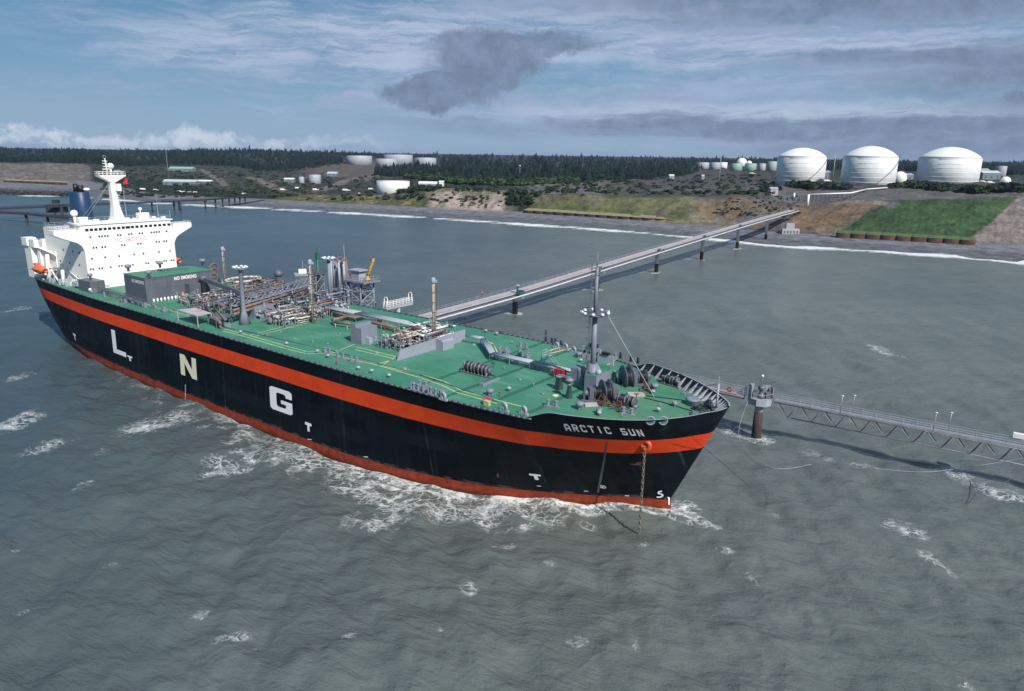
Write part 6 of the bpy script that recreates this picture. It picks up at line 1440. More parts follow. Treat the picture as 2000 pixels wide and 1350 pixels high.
def build_land():
    frac = [0, .5, 1]; cols = []
    vs = np.zeros((0, 3)); allv = []; ids = []
    for i, px in enumerate(CPX):
        Ys, Zs = prof_cached(px); ys = []; zs = []
        seq = [(Ys[0]-80, -6.0), (Ys[0], 0.0)]
        kn = [6, 18, 34, 10, 14]; prev = (Ys[0], Zs[0]); out = [(Ys[0]-80, -6.), (Ys[0]-5, -.35)]
        segs = [(Ys[j], Zs[j]) for j in range(5)]
        for (ya, za), (yb, zb_), n in zip(segs[:-1], segs[1:], (8, 34, 14, 14)):
            for k in range(n): t = k/n; out.append((ya+(yb-ya)*t, za+(zb_-za)*t))
        out.append(segs[-1]); y_last = segs[-1][0]
        for yf in (y_last+80, y_last+180, y_last+320, y_last+500, 1900, 2500, 3300, 4500, 6500, 9000, 14000):
            yf = max(yf, out[-1][0]+60); out.append((yf, ground_z(udir(px)*yf, yf)))
        yy = np.array([q[0] for q in out]); zz = np.array([q[1] for q in out]); xx = yy*CU[i]
        # roughness: strong on the bluff face, little on the beach
        wgt = np.interp(yy, [Ys[0], Ys[1]+2, Ys[1]+8, Ys[2], Ys[3]], [0, .05, .8, .35, .5])
        zz = zz+tnoise(xx*1.3, yy)*wgt*np.interp(yy, [0, 700, 1200], [.9, 1.0, 1.3])
        allv.append(np.stack([xx, yy, zz], 1)); ids.append(np.stack([np.arange(len(yy))*0+px], 1))
    A = np.array(allv); n0, n1 = A.shape[:2]
    idx = np.arange(n0*n1).reshape(n0, n1); q = np.stack([idx[:-1, :-1], idx[1:, :-1], idx[1:, 1:], idx[:-1, 1:]], 2).reshape(-1, 4)
    # ground cover by place
    V = A.reshape(-1, 3); PX = np.repeat(CPX, n1); J = np.tile(np.arange(n1), n0)
    # zone fraction t across: beach 0..1 (shore..toe), bluff 1..2, bench 2..3, bench2 3..4, inland 4+
    tz = np.interp(J, [0, 2, 10, 44, 58, 72, n1-1], [-1, 0, 1, 2, 3, 4, 5])
    rs = np.random.RandomState(5)
    n_a = np.zeros(len(V))
    for l, a in ((60, 1.), (28, .8), (13, .6), (6, .4)):
        for _ in range(3):
            th = rs.uniform(0, 6.28); n_a += a*np.sin(2*math.pi/l*(V[:, 0]*math.cos(th)+V[:, 1]*math.sin(th))+rs.uniform(0, 6.28))
    n_a /= 4.0
    beach = np.array([.175, .180, .198]); beachw = np.array([.115, .123, .14]); sand = np.array([.33, .27, .235]); brown = np.array([.17, .115, .075]); green = np.array([.046, .080, .038]); olive = np.array([.10, .105, .055]); gravel = np.array([.125, .117, .118]); scrub = np.array([.036, .048, .040]); dark = np.array([.022, .030, .026]); dry = np.array([.24, .19, .11])
    C = np.tile(scrub, (len(V), 1))
    def paint(mask, col, amt=1.0):
        m_ = np.clip(mask, 0, 1)[:, None]*amt; C[:] = C*(1-m_)+col*m_
    sm = lambda v, a, b_: np.clip((v-a)/(b_-a), 0, 1)
    box_ = lambda v, a, b_, s_=8: sm(v, a-s_, a+s_)*(1-sm(v, b_-s_, b_+s_))
    N = n_a*14
    paint(tz < 1.02, beach); paint((tz < .45)*1.0, beachw, .8)
    bl = box_(tz, 1.0, 2.0, .04)
    # left sandy cliff
    paint(bl*box_(PX+N*.5, -500, 186, 5), np.array([.15, .133, .125])); paint(bl*box_(PX, -500, 186, 5)*sm(n_a, .25, .45), np.array([.10, .085, .08]), .6)
    paint(bl*box_(PX, 190, 520), dark, .7); paint(bl*box_(PX+N, 540, 830, 10), olive*.9); paint(bl*box_(PX+N, 600, 820, 10)*sm(n_a, .1, .4), dry, .6)
    paint(bl*box_(PX+N*.6, 838, 1010, 8), sand); paint(bl*box_(PX, 838, 1010)*sm(tz+n_a*.35, 1.55, 1.75), olive, .75)
    paint(bl*box_(PX+N*.5, 985, 1040, 5), dark*1.2, .8)
    paint(bl*box_(PX+N*.3, 1040, 1380, 5), olive*1.35); paint(bl*box_(PX, 1045, 1370)*sm(n_a, -.05, .3), np.array([.115, .105, .075]), .7); paint(bl*box_(PX, 1045, 1360)*box_(tz+n_a*.1, 1.22, 1.42, .04), np.array([.085, .12, .045]), .7); paint(bl*box_(PX, 1025, 1440)*box_(tz, 1.0, 1.09, .03), dry*1.1, .9)
    paint(bl*box_(PX+N*.4, 1345, 1445, 6), np.array([.17, .15, .11])); paint(bl*box_(PX+N*.4, 1440, 1545, 4), gravel*.95); paint(bl*box_(PX, 1360, 1530, 4)*sm(n_a, .15, .35), np.array([.16, .10, .05]), .6)
    paint(bl*sm(PX, 1545, 1550)*(1-sm(PX+N*.2-(tz-1.5)*90, 1678, 1684)), np.array([.175, .125, .085])); paint(bl*box_(PX, 1560, 1720, 4)*sm(n_a, .2, .4), gravel*.7, .4)
    hf = np.sin(V[:, 0]*.9+V[:, 1]*.6)*3+np.sin(V[:, 0]*.37-V[:, 1]*.8+1)*4; gm = bl*box_(PX+N*.9+hf-(tz-1.5)*90, 1684, 1944, 5); paint(gm, green); paint(gm*sm(n_a, .0, .5), green*np.array([1.5, 1.35, 1.3]), .5); paint(gm*sm(-n_a, .2, .6), np.array([.05, .09, .04]), .5); paint(bl*box_(PX, 1728, 1752, 6)*sm(tz+n_a*.1, 1.7, 1.8), gravel*1.1, .8); paint(bl*(1-np.clip(np.abs(PX+N*.4-(tz-1.5)*90-1680)/6, 0, 1)), gravel*1.1, .7); paint(bl*(1-np.clip(np.abs(PX+N*.5-(tz-1.5)*90-1946)/7, 0, 1)), dry*.8, .6)
    paint(bl*sm(PX-(tz-1.5)*90+N*.2, 1943, 1947), np.array([.205, .175, .165]))
    bench = box_(tz, 2.02, 3.3, .05)
    paint(bench*box_(PX, 1000, 1500, 10), gravel*.8); paint(bench*box_(PX, 1000, 1500, 10)*sm(n_a, .05, .3), scrub, .75); paint(bench*box_(PX, 1030, 1180, 10), gravel*1.15, .8); paint(bench*box_(PX, 1500, 2500, 10), gravel*1.05); paint(box_(tz, 3.2, 4.2, .1)*box_(PX, 1200, 2500, 20), gravel*.65, .8)
    paint(box_(tz, 2, 4.3, .1)*box_(PX, 190, 830, 20), np.array([.068, .070, .064])); paint(box_(tz, 2, 4.2, .1)*box_(PX, 190, 830, 20)*sm(n_a, -.2, .2), scrub*.75, .85)
    paint(box_(tz, 3.2, 4.4, .1)*box_(PX, 600, 760, 20), np.array([.13, .105, .10]), .8)
    # roads
    for road in ROADS:
        pts = [ground_at(*p)[:2] for p in road['p']]
        for a_, b_ in zip(pts[:-1], pts[1:]):
            d = b_-a_; t = np.clip(((V[:, 0]-a_[0])*d[0]+(V[:, 1]-a_[1])*d[1])/(d@d), 0, 1); dist = np.hypot(V[:, 0]-a_[0]-t*d[0], V[:, 1]-a_[1]-t*d[1]); paint(1-sm(dist, road['w']*.8, road['w']*1.4), np.array(road['c']))
    Cc = np.concatenate([np.clip(C, 0, 1), np.ones((len(C), 1))], 1)
    me = bpy.data.meshes.new('coastal_land'); me.vertices.add(len(V)); me.vertices.foreach_set('co', V.ravel()); me.loops.add(q.size); me.loops.foreach_set('vertex_index', q.ravel().astype(np.int32)); me.polygons.add(len(q)); me.polygons.foreach_set('loop_start', np.arange(0, q.size, 4, dtype=np.int32)); me.update(calc_edges=True)
    me.polygons.foreach_set('use_smooth', np.ones(len(q), bool))
    ca = me.attributes.new('cover', 'FLOAT_COLOR', 'POINT'); ca.data.foreach_set('color', Cc.ravel().astype(np.float32))
    m = bpy.data.materials.new('ground_cover'); m.use_nodes = True; t = NT(m.node_tree); b = t.n['Principled BSDF']; a_ = t.new('ShaderNodeAttribute'); a_.attribute_name = 'cover'
    P_ = t.new('ShaderNodeNewGeometry').outputs['Position']; n = t.noise(P_, .12, 8, .68); n2 = t.noise(P_, .7, 5, .7)
    k = t.math('ADD', t.math('MULTIPLY', n, .6), t.math('MULTIPLY', n2, .4)); mul = t.mapr(k, .3, .7, .40, 1.45); cm = t.new('ShaderNodeVectorMath', operation='SCALE'); t.l.new(a_.outputs['Color'], cm.inputs[0]); t.l.new(mul, cm.inputs['Scale'])
    t.put(b.inputs['Base Color'], cm.outputs[0]); b.inputs['Roughness'].default_value = .95; b.inputs['Specular IOR Level'].default_value = .1
    bp = t.new('ShaderNodeBump'); bp.inputs['Strength'].default_value = .8; bp.inputs['Distance'].default_value = 1.2; t.l.new(t.noise(P_, .25, 8, .7), bp.inputs['Height']); t.l.new(bp.outputs[0], b.inputs['Normal'])
    me.materials.append(m); o = bpy.data.objects.new('coastal_land', me); COL.objects.link(o); struct(o, 'beach, eroding bluffs and grassy plateau behind the berth', 'land'); return o
_GY = np.concatenate([np.arange(350, 1400, 2.5), np.arange(1400, 5000, 15.0), np.arange(5000, 14000, 500.0)]); _GP = np.linspace(-400, 2400, 701); _GZ = None
def ground_tab():
    global _GZ
    _GZ = np.array([[gz_exact(udir(p)*y, y) for y in _GY] for p in _GP])
def ground_z(x, y):
    global _GZ
    if _GZ is None: _GZ = gz_rows()
    p = np.interp(x/y, CU, CPX); i = (p+400)/4.0; i0 = int(min(699, max(0, math.floor(i)))); fi = min(1, max(0, i-i0)); j = int(min(len(_GY)-2, max(0, np.searchsorted(_GY, y)-1))); fj = min(1.0, max(0.0, (y-_GY[j])/(_GY[j+1]-_GY[j])))
    return float((_GZ[i0, j]*(1-fj)+_GZ[i0, j+1]*fj)*(1-fi)+(_GZ[i0+1, j]*(1-fj)+_GZ[i0+1, j+1]*fj)*fi)
def gz_rows():
    out = []
    for px in _GP:
        Ys, Zs = prof_cached(px); ys = [Ys[0]-80]+Ys+[max(Ys[-1]+250, 1500), 2500, 4500, 9000]; zf = [float(farz(px, q)) for q in ys[-4:]]; zf[0] = max(zf[0], Zs[-1]+.5) if px > 1300 or px < 120 else (Zs[-1]*.5+zf[0]*.5)
        for i in range(1, 4): zf[i] = max(zf[i], zf[i-1]+.5)
        out.append(np.interp(_GY, ys, [-6]+Zs+zf))
    return np.array(out)
def ground_at(px, py, it=60):
    """where the line of sight meets the land"""
    global _GZ
    if _GZ is None: _GZ = gz_rows()
    r = ray(px, py); k = r[0]/r[1]; p = float(np.interp(k, CU, CPX)); i = min(699.0, max(0.0, (p+400)/4.0)); i0 = int(min(699, i)); fi = i-i0
    g = _GZ[i0]*(1-fi)+_GZ[min(700, i0+1)]*fi; zz = CH+_GY/r[1]*r[2]; hit = np.nonzero(zz <= g)[0]
    j = int(hit[0]) if len(hit) else len(_GY)-2
    if j > 0:
        d0 = zz[j-1]-g[j-1]; d1 = zz[j]-g[j]; f = d0/(d0-d1) if d0 != d1 else 1; y = _GY[j-1]+(_GY[j]-_GY[j-1])*min(1, max(0, f))
    else: y = _GY[0]
    return np.array([y*k, y, ground_z(y*k, y)])
def ground_at_old(px, py, it=60):
    r = ray(px, py); lo = 200.0; hi = 9000.0; y = 300.0; prev = None
    ys = np.concatenate([np.arange(350, 1400, 3.0), np.arange(1400, 5000, 20.0)])
    for y in ys:
        z = CH+y/r[1]*r[2]; x = y/r[1]*r[0]
        if z <= ground_z(x, y): return np.array([x, y, ground_z(x, y)])
    return np.array([x, y, ground_z(x, y)])
ROADS = [dict(p=[(480, 345), (520, 357), (545, 372)], w=7, c=(.17, .15, .145)), dict(p=[(390, 330), (430, 352), (440, 362)], w=5, c=(.15, .135, .13)), dict(p=[(735, 342), (680, 352), (630, 372), (590, 376)], w=7, c=(.17, .15, .145)), dict(p=[(525, 354), (560, 350), (735, 340)], w=4, c=(.15, .14, .13)),
         dict(p=[(735, 347), (660, 357)], w=5, c=(.16, .15, .14)), dict(p=[(250, 349), (400, 347)], w=5, c=(.07, .075, .07)), dict(p=[(1050, 355), (1130, 350), (1200, 350)], w=7, c=(.20, .17, .15)), dict(p=[(1250, 374), (1400, 372), (1500, 366)], w=5, c=(.16, .14, .14)), dict(p=[(1400, 357), (1510, 356)], w=4, c=(.22, .2, .19)),
         dict(p=[(1570, 400), (1640, 396), (1725, 398)], w=3, c=(.24, .20, .17))]
build_land()
build_water()
sb = MB(); sb.add([(-9000, -3000, -7.5), (9000, -3000, -7.5), (12000, 14000, -7.5), (-12000, 14000, -7.5)], [(0, 1, 2, 3)]); struct(sb.build('seabed', mat('silt_seabed', (.09, .10, .09), .9)))
# sea around and behind the viewpoint, so that the water goes on past the fine sheet
fw_ = MB()
yn = at(1000, 1520, 0)[1]
for x0, x1, y0, y1 in ((-4000, 4000, -1500, yn),): fw_.add([(x0, y0, -.02), (x1, y0, -.02), (x1, y1, -.02), (x0, y1, -.02)], [(0, 1, 2, 3)])
ul, ur = (-260-1000)/CF*1.02, (2260-1000)/CF*1.02
fw_.add([(-4000, yn, -.02), (ul*yn, yn, -.02), (ul*1500, 1500, -.02), (-9000, 1500, -.02), (-9000, yn, -.02)], [(0, 1, 2, 3, 4)])
fw_.add([(ur*yn, yn, -.02), (4000, yn, -.02), (9000, 1500, -.02), (ur*1500, 1500, -.02)], [(0, 1, 2, 3)])
struct(fw_.build('outer_sea_water', bpy.data.materials['silty_sea_water']))
# ================================================================== FOREST
def conifer_template(rs, tiers=4, n=7):
    vs = []; fs = []
    for k in range(tiers):
        zb = .08+.80*k/tiers; zt = min(1.0, zb+.92/tiers*1.45); rb = .20*(1-k/tiers)**.85+.035; a0 = rs.uniform(0, 6.28); o = len(vs)
        for i in range(n):
            a = a0+2*math.pi*i/n; r = rb*rs.uniform(.55, 1.25); vs.append((r*math.cos(a), r*math.sin(a), zb+rs.uniform(-.04, .04)))
        vs.append((rs.uniform(-.015, .015), rs.uniform(-.015, .015), zt))
        for i in range(n): fs.append((o+i, o+(i+1) % n, o+n))
    return np.array(vs), np.array(fs)
def bush_template(rs, n=46):
    vs = []; fs = []
    for k in range(n):
        d = rs.normal(0, 1, 3); d /= np.linalg.norm(d); d[2] = abs(d[2])*.9; c_ = d*rs.uniform(.65, 1.0)*np.array([.5, .5, .62])+np.array([0, 0, .28]); s_ = rs.uniform(.13, .26)
        u = rs.normal(0, 1, 3); u /= np.linalg.norm(u); v = np.cross(u, d); v /= (np.linalg.norm(v)+1e-6); o = len(vs)
        vs += [c_+u*s_, c_+v*s_, c_-u*s_, c_-v*s_*.9]; fs += [(o, o+1, o+2), (o, o+2, o+3)]
    return np.array(vs), np.array(fs)
def tree_mat(name, a, b_):
    m = bpy.data.materials.new(name); m.use_nodes = True; t = NT(m.node_tree); bs = t.n['Principled BSDF']; at_ = t.new('ShaderNodeAttribute'); at_.attribute_name = 'tint'
    P_ = t.new('ShaderNodeNewGeometry').outputs['Position']; n = t.noise(P_, .5, 4, .7); f = t.math('ADD', t.math('MULTIPLY', at_.outputs['Fac'], .7), t.math('MULTIPLY', n, .4))
    t.put(bs.inputs['Base Color'], t.mix(t.mapr(f, .15, .9), a, b_)); bs.inputs['Roughness'].default_value = .85; bs.inputs['Specular IOR Level'].default_value = .15; return m
M_con = tree_mat('dark_spruce_foliage', (.003, .008, .010), (.012, .024, .022)); M_dec = tree_mat('birch_and_alder_foliage', (.016, .035, .022), (.048, .082, .038)); M_shr = tree_mat('shrub_foliage', (.012, .026, .018), (.04, .062, .034))
def scatter(name, spots, temps, m, label=None, kind='stuff', cat=None, seed=1):
    rs = np.random.RandomState(seed); VV = []; FF = []; TT = []; off = 0
    for (x, y, z, h, wdt) in spots:
        tv, tf = temps[rs.randint(len(temps))]; a = rs.uniform(0, 6.28); ca, sa = math.cos(a), math.sin(a); v = tv.copy()*[h*wdt, h*wdt, h]; v = np.stack([v[:, 0]*ca-v[:, 1]*sa+x, v[:, 0]*sa+v[:, 1]*ca+y, v[:, 2]+z], 1)
        VV.append(v); FF.append(tf+off); off += len(v); TT.append(np.full(len(v), rs.uniform(0, 1)))
    V = np.concatenate(VV); F_ = np.concatenate(FF); T = np.concatenate(TT)
    c0 = np.array([V[:, 0].mean(), V[:, 1].mean(), V[:, 2].min()]); V = V-c0
    me = bpy.data.meshes.new(name); me.vertices.add(len(V)); me.vertices.foreach_set('co', V.ravel()); me.loops.add(F_.size); me.loops.foreach_set('vertex_index', F_.ravel().astype(np.int32)); me.polygons.add(len(F_)); me.polygons.foreach_set('loop_start', np.arange(0, F_.size, 3, dtype=np.int32)); me.update(calc_edges=True)
    ta_ = me.attributes.new('tint', 'FLOAT', 'POINT'); ta_.data.foreach_set('value', T.astype(np.float32)); me.materials.append(m); o = bpy.data.objects.new(name, me); COL.objects.link(o); o.location = Vector(c0.tolist())
    if kind: o['kind'] = kind
    if label: o['label'] = label
    if cat: o['category'] = cat
    return o
rs = np.random.RandomState(21)
CT = [conifer_template(rs, 3, 6) for _ in range(8)]; BT = [bush_template(rs) for _ in range(6)]
# nearest edge of the wood (row in the photograph) by column
EDGE = pchip([-400, 0, 100, 185, 240, 300, 390, 470, 520, 560, 620, 680, 730, 738, 800, 900, 1000, 1100, 1180, 1260, 1330, 1420, 1500, 1600, 1750, 1850, 2000, 2400], [319, 318, 317, 322, 326, 324, 322, 326, 334, 334, 326, 318, 317, 343, 346, 357, 360, 356, 354, 350, 342, 333, 333, 332, 334, 338, 342, 346])
spots = []; dec = []
clear = [(670, 865, 322, 305)]
for i in range(26000):
    px = rs.uniform(-380, 2380); e = ground_edge = float(EDGE(px))
    u = udir(px)
    if not hasattr(EDGE, 'c'): EDGE.c = {}
    k = int(px//8)
    if k not in EDGE.c: EDGE.c[k] = ground_at(k*8+4, float(EDGE(k*8+4)))[1]
    y0 = EDGE.c[k]; t = rs.uniform(0, 1)**1.9; y = 1/((1-t)/y0+t/4300.0)
    if rs.uniform() < .28: y = y0+rs.uniform(0, 90)
    x = u*y
    if 672 < px < 860 and y0 < 2000 and y > 1500 and y < 2450: continue        # tank farm clearing
    if (1350 < px < 2010 and y < 1250) or (1330+rs.normal(0, 14)+max(0, (y-1500)*.03) < px < 1530 and y < 2050): continue
    h = rs.uniform(7, 15)*(1.0 if rs.uniform() > .06 else 1.35); h *= np.interp(y, [1500, 4000], [1, 1.25])*(1+.22*math.sin(x*.021+y*.013)+.16*math.sin(x*.067-y*.02)); spots.append((x, y, ground_z(x, y)-1, h, rs.uniform(1.0, 1.9)))
scatter('spruce_forest', spots, CT, M_con, 'dark spruce forest along the skyline behind the terminal', cat='forest', seed=2)
dec = []
for i in range(1500):
    px = rs.uniform(790, 1130) if i % 3 else rs.uniform(190, 700); py = float(EDGE(px))+rs.uniform(-9, 3)
    G_ = ground_at(px, py); dec.append((G_[0], G_[1], G_[2]-.5, rs.uniform(5, 10)*(1 if px > 760 else .6), rs.uniform(.9, 1.3)))
scatter('birch_thicket', dec, BT, M_dec, 'lighter green birch and alder fringe in front of the spruce forest', cat='thicket', seed=3)
# scrub clumps dotted over the bench
sc_ = []
for i in range(1050):
    px = rs.choice([rs.uniform(200, 830), rs.uniform(1040, 1520), rs.uniform(200, 560)]); 
    py = rs.uniform(330, 386) if px < 600 else (rs.uniform(340, 392) if px < 830 else rs.uniform(342, 382))
    G_ = ground_at(px, py); sc_.append((G_[0], G_[1], G_[2]-.3, rs.uniform(1.5, 4.5) if px > 700 else rs.uniform(1.5, 4.2), rs.uniform(1.2, 2.4)))
for i in range(230):
    px = rs.uniform(840, 1045); py = rs.uniform(366, 405) if rs.uniform() < .5 else rs.uniform(364, 374); G_ = ground_at(px, py); sc_.append((G_[0], G_[1], G_[2]-.3, rs.uniform(.5, 2.2), rs.uniform(1.4, 3.2)))
for i in range(90):
    px = rs.normal(1012, 13); py = rs.uniform(372, 400); G_ = ground_at(px, py); sc_.append((G_[0], G_[1], G_[2]-.3, rs.uniform(2, 4), rs.uniform(1.2, 2)))
for i in range(120):
    px = rs.uniform(1400, 1560); py = rs.uniform(384, 425); G_ = ground_at(px, py); sc_.append((G_[0], G_[1], G_[2]-.3, rs.uniform(.8, 2), rs.uniform(1.2, 2)))
scatter('low_scrub', sc_, BT, M_shr, 'low dark scrub dotted over the plateau and bluff tops', cat='scrub', seed=4)
def thicket(x0, x1, py0, py1, n, h0, h1, label, seed):
    r_ = np.random.RandomState(seed); L_ = []
    for i in range(n):
        t = r_.uniform(); px = x0+(x1-x0)*t; py = py0+(py1-py0)*t+r_.uniform(-3, 3); G_ = ground_at(px, py); L_.append((G_[0], G_[1], G_[2]-.4, r_.uniform(h0, h1)*(.6+.4*math.sin(math.pi*t)**.5), r_.uniform(1.1, 1.7)))
    o = scatter('shrub_thicket', L_, BT, M_shr, kind=None, seed=seed); tag(o, label, 'shrubs', 'shrub thickets by the storage tanks'); return o
thicket(1488, 1530, 368, 370, 26, 3, 5.5, 'dark shrub thicket left of the first domed tank, above the trestle head', 31)
thicket(1538, 1602, 363, 367, 50, 4.5, 8, 'dark shrub thicket across the foot of the leftmost domed tank', 32)
thicket(1604, 1662, 366, 368, 40, 4, 6.5, 'dark shrub thicket between the left and middle domed tanks', 33)
thicket(1738, 1925, 366, 378, 130, 5, 8.5, 'long dark shrub thicket in front of the rightmost domed tank', 34)
thicket(1925, 2010, 372, 376, 60, 5, 9, 'dark shrub thicket at the right edge below the white dome', 35)
thicket(762, 862, 377, 368, 60, 3, 6, 'dark shrub thicket right of the flat white tank', 36)
# ================================================================== TANKS
def tank(px, pyb, pxw, pyt, m, label, name='storage_tank', dome=0.0, rings=0, group=None, roof=None, zoff=0, stair=False, ground=None):
    G_ = ground_at(px, pyb) if ground is None else ground; x, y, z = G_; r_ = pxw/2/CF*y*1.02; y += r_; _q = ray(px, .5*(pyb+pyt)); x = _q[0]/_q[1]*y; z = min(ground_z(x, y), z+2) ; zt = hgt(np.array([x, y-r_*.0, 0]), pyt, px); h = max(3, zt-z)
    e = empty(name, (x, y, z-.5), 0, label, 'tank', group); r_ = pxw/2/CF*y*y/math.hypot(x, y)*.975
    b = MB(); b.lathe((0, 0, 0), [(r_, -6), (r_, h), (r_-.1, h+.1)], 64); b.build('tank_wall', m, e)
    prof = [(r_+.15, h)]+[(r_*math.cos(R(90)*k/8)+.15*(1-k/8), h+.12+dome*math.sin(R(90)*k/8)**1.0) for k in range(1, 8)]+[(.3, h+.12+dome)]
    if dome > 0:
        # shallow spherical cap
        Rs = (r_*r_+dome*dome)/(2*dome); prof = []
        for k in range(13): rr_ = (r_+.25)*(1-k/12*.985); prof.append((rr_, h+.1+math.sqrt(max(0, Rs*Rs-min(rr_, Rs)**2))-(Rs-dome)))
    else: prof = [(r_+.1, h), (r_*.5, h+.35), (.3, h+.5)]
    b = MB(); b.lathe((0, 0, 0), prof, 64); b.build('tank_roof', roof or m, e)
    if rings:
        for k in range(rings):
            zz = h*(.08+.86*k/(rings-1)); b = MB(); b.lathe((0, 0, zz), [(r_+.02, -.12), (r_+.17, -.1), (r_+.17, .12), (r_+.02, .14)], 64); b.build('stiffening_ring', M_white2, e)
        b = MB(); b.torus((0, 0, h+.9), r_+.1, .06, 'Z', 48, 4)
        for k in range(0, 48): a = k*math.pi/24; b.bar(((r_+.1)*math.cos(a), (r_+.1)*math.sin(a), h), ((r_+.1)*math.cos(a), (r_+.1)*math.sin(a), h+.9), .05)
        b.build('roof_rail', M_lgrey, e)
        b = MB(); [b.cbox((dx, dy, h+dome+.5), .8, .8, 1.1) for dx, dy in ((0, 0), (2, 1), (-2.4, .5), (1, -2))]; b.build('roof_valve', M_lgrey, e)
    if stair:
        b = MB(); N_ = 40; a0, a1 = R(-100), R(-30)
        for k in range(N_):
            ta, tb = k/N_, (k+1)/N_; pa_ = a0+(a1-a0)*ta; pb_ = a0+(a1-a0)*tb
            p = Vector(((r_+.7)*math.cos(pa_), (r_+.7)*math.sin(pa_), h*ta)); q = Vector(((r_+.7)*math.cos(pb_), (r_+.7)*math.sin(pb_), h*tb)); b.bar(p, q, .28); b.bar(p+Vector((0, 0, 1.1)), q+Vector((0, 0, 1.1)), .09); b.bar(p, p+Vector((0, 0, 1.1)), .05)
        b.build('spiral_stair', M_dgrey, e)
    return e
gt = 'large domed white gas storage tanks'
tank(1564, 357, 96, 306, M_white2, 'leftmost of the three large white domed tanks on the bluff', 'domed_storage_tank', 10, 6, gt, M_white, stair=True)
tank(1697, 362, 108, 306, M_white2, 'middle of the three large white domed tanks, with a small dome at its right foot', 'domed_storage_tank', 11, 6, gt, M_white, stair=True)
tank(1852, 358, 124, 308, M_white2, 'rightmost and widest of the three large white domed tanks', 'domed_storage_tank', 12, 6, gt, M_white)
# farther small tanks
g2 = 'small tanks far behind the plateau'
for px, pb_, w_, pt, m_, lab in ((1373, 329, 24, 317, M_tankgrey, 'small grey far tank, leftmost of its row before the forest'), (1397, 331, 22, 317, M_tankgrey, 'small grey far tank, second from the left'), (1412, 329, 17, 317, M_white2, 'small white far tank beside the antenna mast'), (1438, 333, 24, 319, M_tankgreen, 'pale green far tank below the white sphere'), (1466, 333, 23, 319, M_tankgreen, 'pale green far tank right of the sphere'), (1488, 334, 15, 319, M_tankgrey, 'narrow grey-blue far tank'), (1508, 334, 20, 315, M_tankgrey, 'grey far tank just left of the first domed tank')):
    tank(px, pb_, w_, pt, m_, lab, group=g2)
G_ = ground_at(1441, 330); y = G_[1]+25; x = udir(1441)*y; r_ = 9.5/CF*y; zc = hgt(np.array([x, y, 0]), 318.5, 1441)
e = empty('spherical_tank', (x, y, G_[2]), 0, 'white spherical tank rising behind the pale green tank', 'tank'); b = MB(); b.ball((0, 0, zc-G_[2]), r_, 24, 16); b.build('sphere_shell', M_white2, e); b = MB(); [b.tube((r_*.8*math.cos(a), r_*.8*math.sin(a), 0), (r_*.8*math.cos(a), r_*.8*math.sin(a), zc-G_[2]), .3, 6) for a in np.arange(0, 6.2, 1.05)]; b.build('support_leg', M_lgrey, e)
def domeb(px, pyb, pw_, pyt, label):
    G_ = ground_at(px, pyb); r_ = pw_/2/CF*G_[1]; h = hgt(G_, pyt, px)-G_[2]; b = MB(); n = 10
    b.lathe((0, 0, -2), [(r_, 0), (r_, 2+max(.1, h-r_*.95))]+[(r_*math.cos(R(90)*k/n), 2+h-r_*.95+r_*.95*math.sin(R(90)*k/n)) for k in range(1, n)]+[(.05, 2+h)], 28); o = b.build('dome_building', M_white); o.location = Vector(G_.tolist()); tag(o, label, 'dome')
domeb(1756, 357, 24, 335, 'small white dome building between the middle and right domed tanks'); domeb(1963, 358, 18, 345, 'small white dome at the far right among shrubs'); domeb(1462, 330, 10, 314, 'tiny white dome behind the pale green far tank')
g3 = 'pale flat-roofed oil tanks on the hill'
tank(702, 322, 50, 304, M_tankgrey, 'wide pale grey flat-topped tank, leftmost on the hill', group=g3, roof=M_roof); tank(778, 321, 56, 302, M_tankgrey, 'widest flat-topped tank at the back of the hill group', group=g3, roof=M_roof)
tank(755, 325, 42, 310, M_tankgrey, 'low flat-topped tank in front of the widest hill tank', group=g3, roof=M_roof); tank(831, 324, 42, 308, M_tankgrey, 'rightmost flat-topped tank on the hill', group=g3, roof=M_roof)
tank(768, 377, 65, 353, M_white2, 'broad flat white tank standing alone near the beach bluff', group=g3, roof=M_white)
tank(589, 358, 11, 345, M_tankgrey, 'narrow silver tank of the pair on the left hillside', group='pair of silver tanks'); tank(615, 358, 24, 341, M_tankgrey, 'wider silver tank of the pair on the left hillside', group='pair of silver tanks')
tank(1955, 345, 22, 324, M_tankgrey, 'grey tank behind the sheds at the far right', group=g2)
# ================================================================== SMALL LAND THINGS
def shed(px, pyb, w_px, h, dp, label, wm=M_wallb, rm=M_roof, name='shed', rz=0):
    G_ = ground_at(px, pyb); w_ = w_px/CF*G_[1]; e = empty(name, G_, rz, label, 'building'); b = MB(); b.box(-w_/2, w_/2, 0, dp, -2, h); b.build('shed_wall', wm, e)
    b = MB(); b.prism([(-.4, h+.01), (dp+.4, h+.01), (dp/2, h+dp*.18)], lambda p: (-w_/2-.4, p[0], p[1]), lambda p: (w_/2+.4, p[0], p[1])); b.build('shed_roof', rm, e)
    b = MB(); n = max(1, int(w_/8)); [b.box(-w_/2+w_*(k+.35)/n, -w_/2+w_*(k+.65)/n, -.06, 0, h*.1-0, h*.65) for k in range(n)]; b.build('shed_door', M_dgrey, e); return e
shed(350, 362, 62, 5, 16, 'long low shed with a pale roof on the left flat, nearest the water'); shed(386, 358, 50, 3.0, 10, 'white-roofed low shed continuing right of the long shed', M_wallb, M_white)
shed(352, 335, 44, 5, 20, 'pale green-roofed shed on the upper left terrace', M_wallb, M_tankgreen); shed(648, 345, 18, 5, 16, 'dark hillside shed with pale roof right of the silver tanks'); shed(564, 357, 18, 5, 10, 'small white-roofed shed left of the silver tanks', M_wallb, M_white)
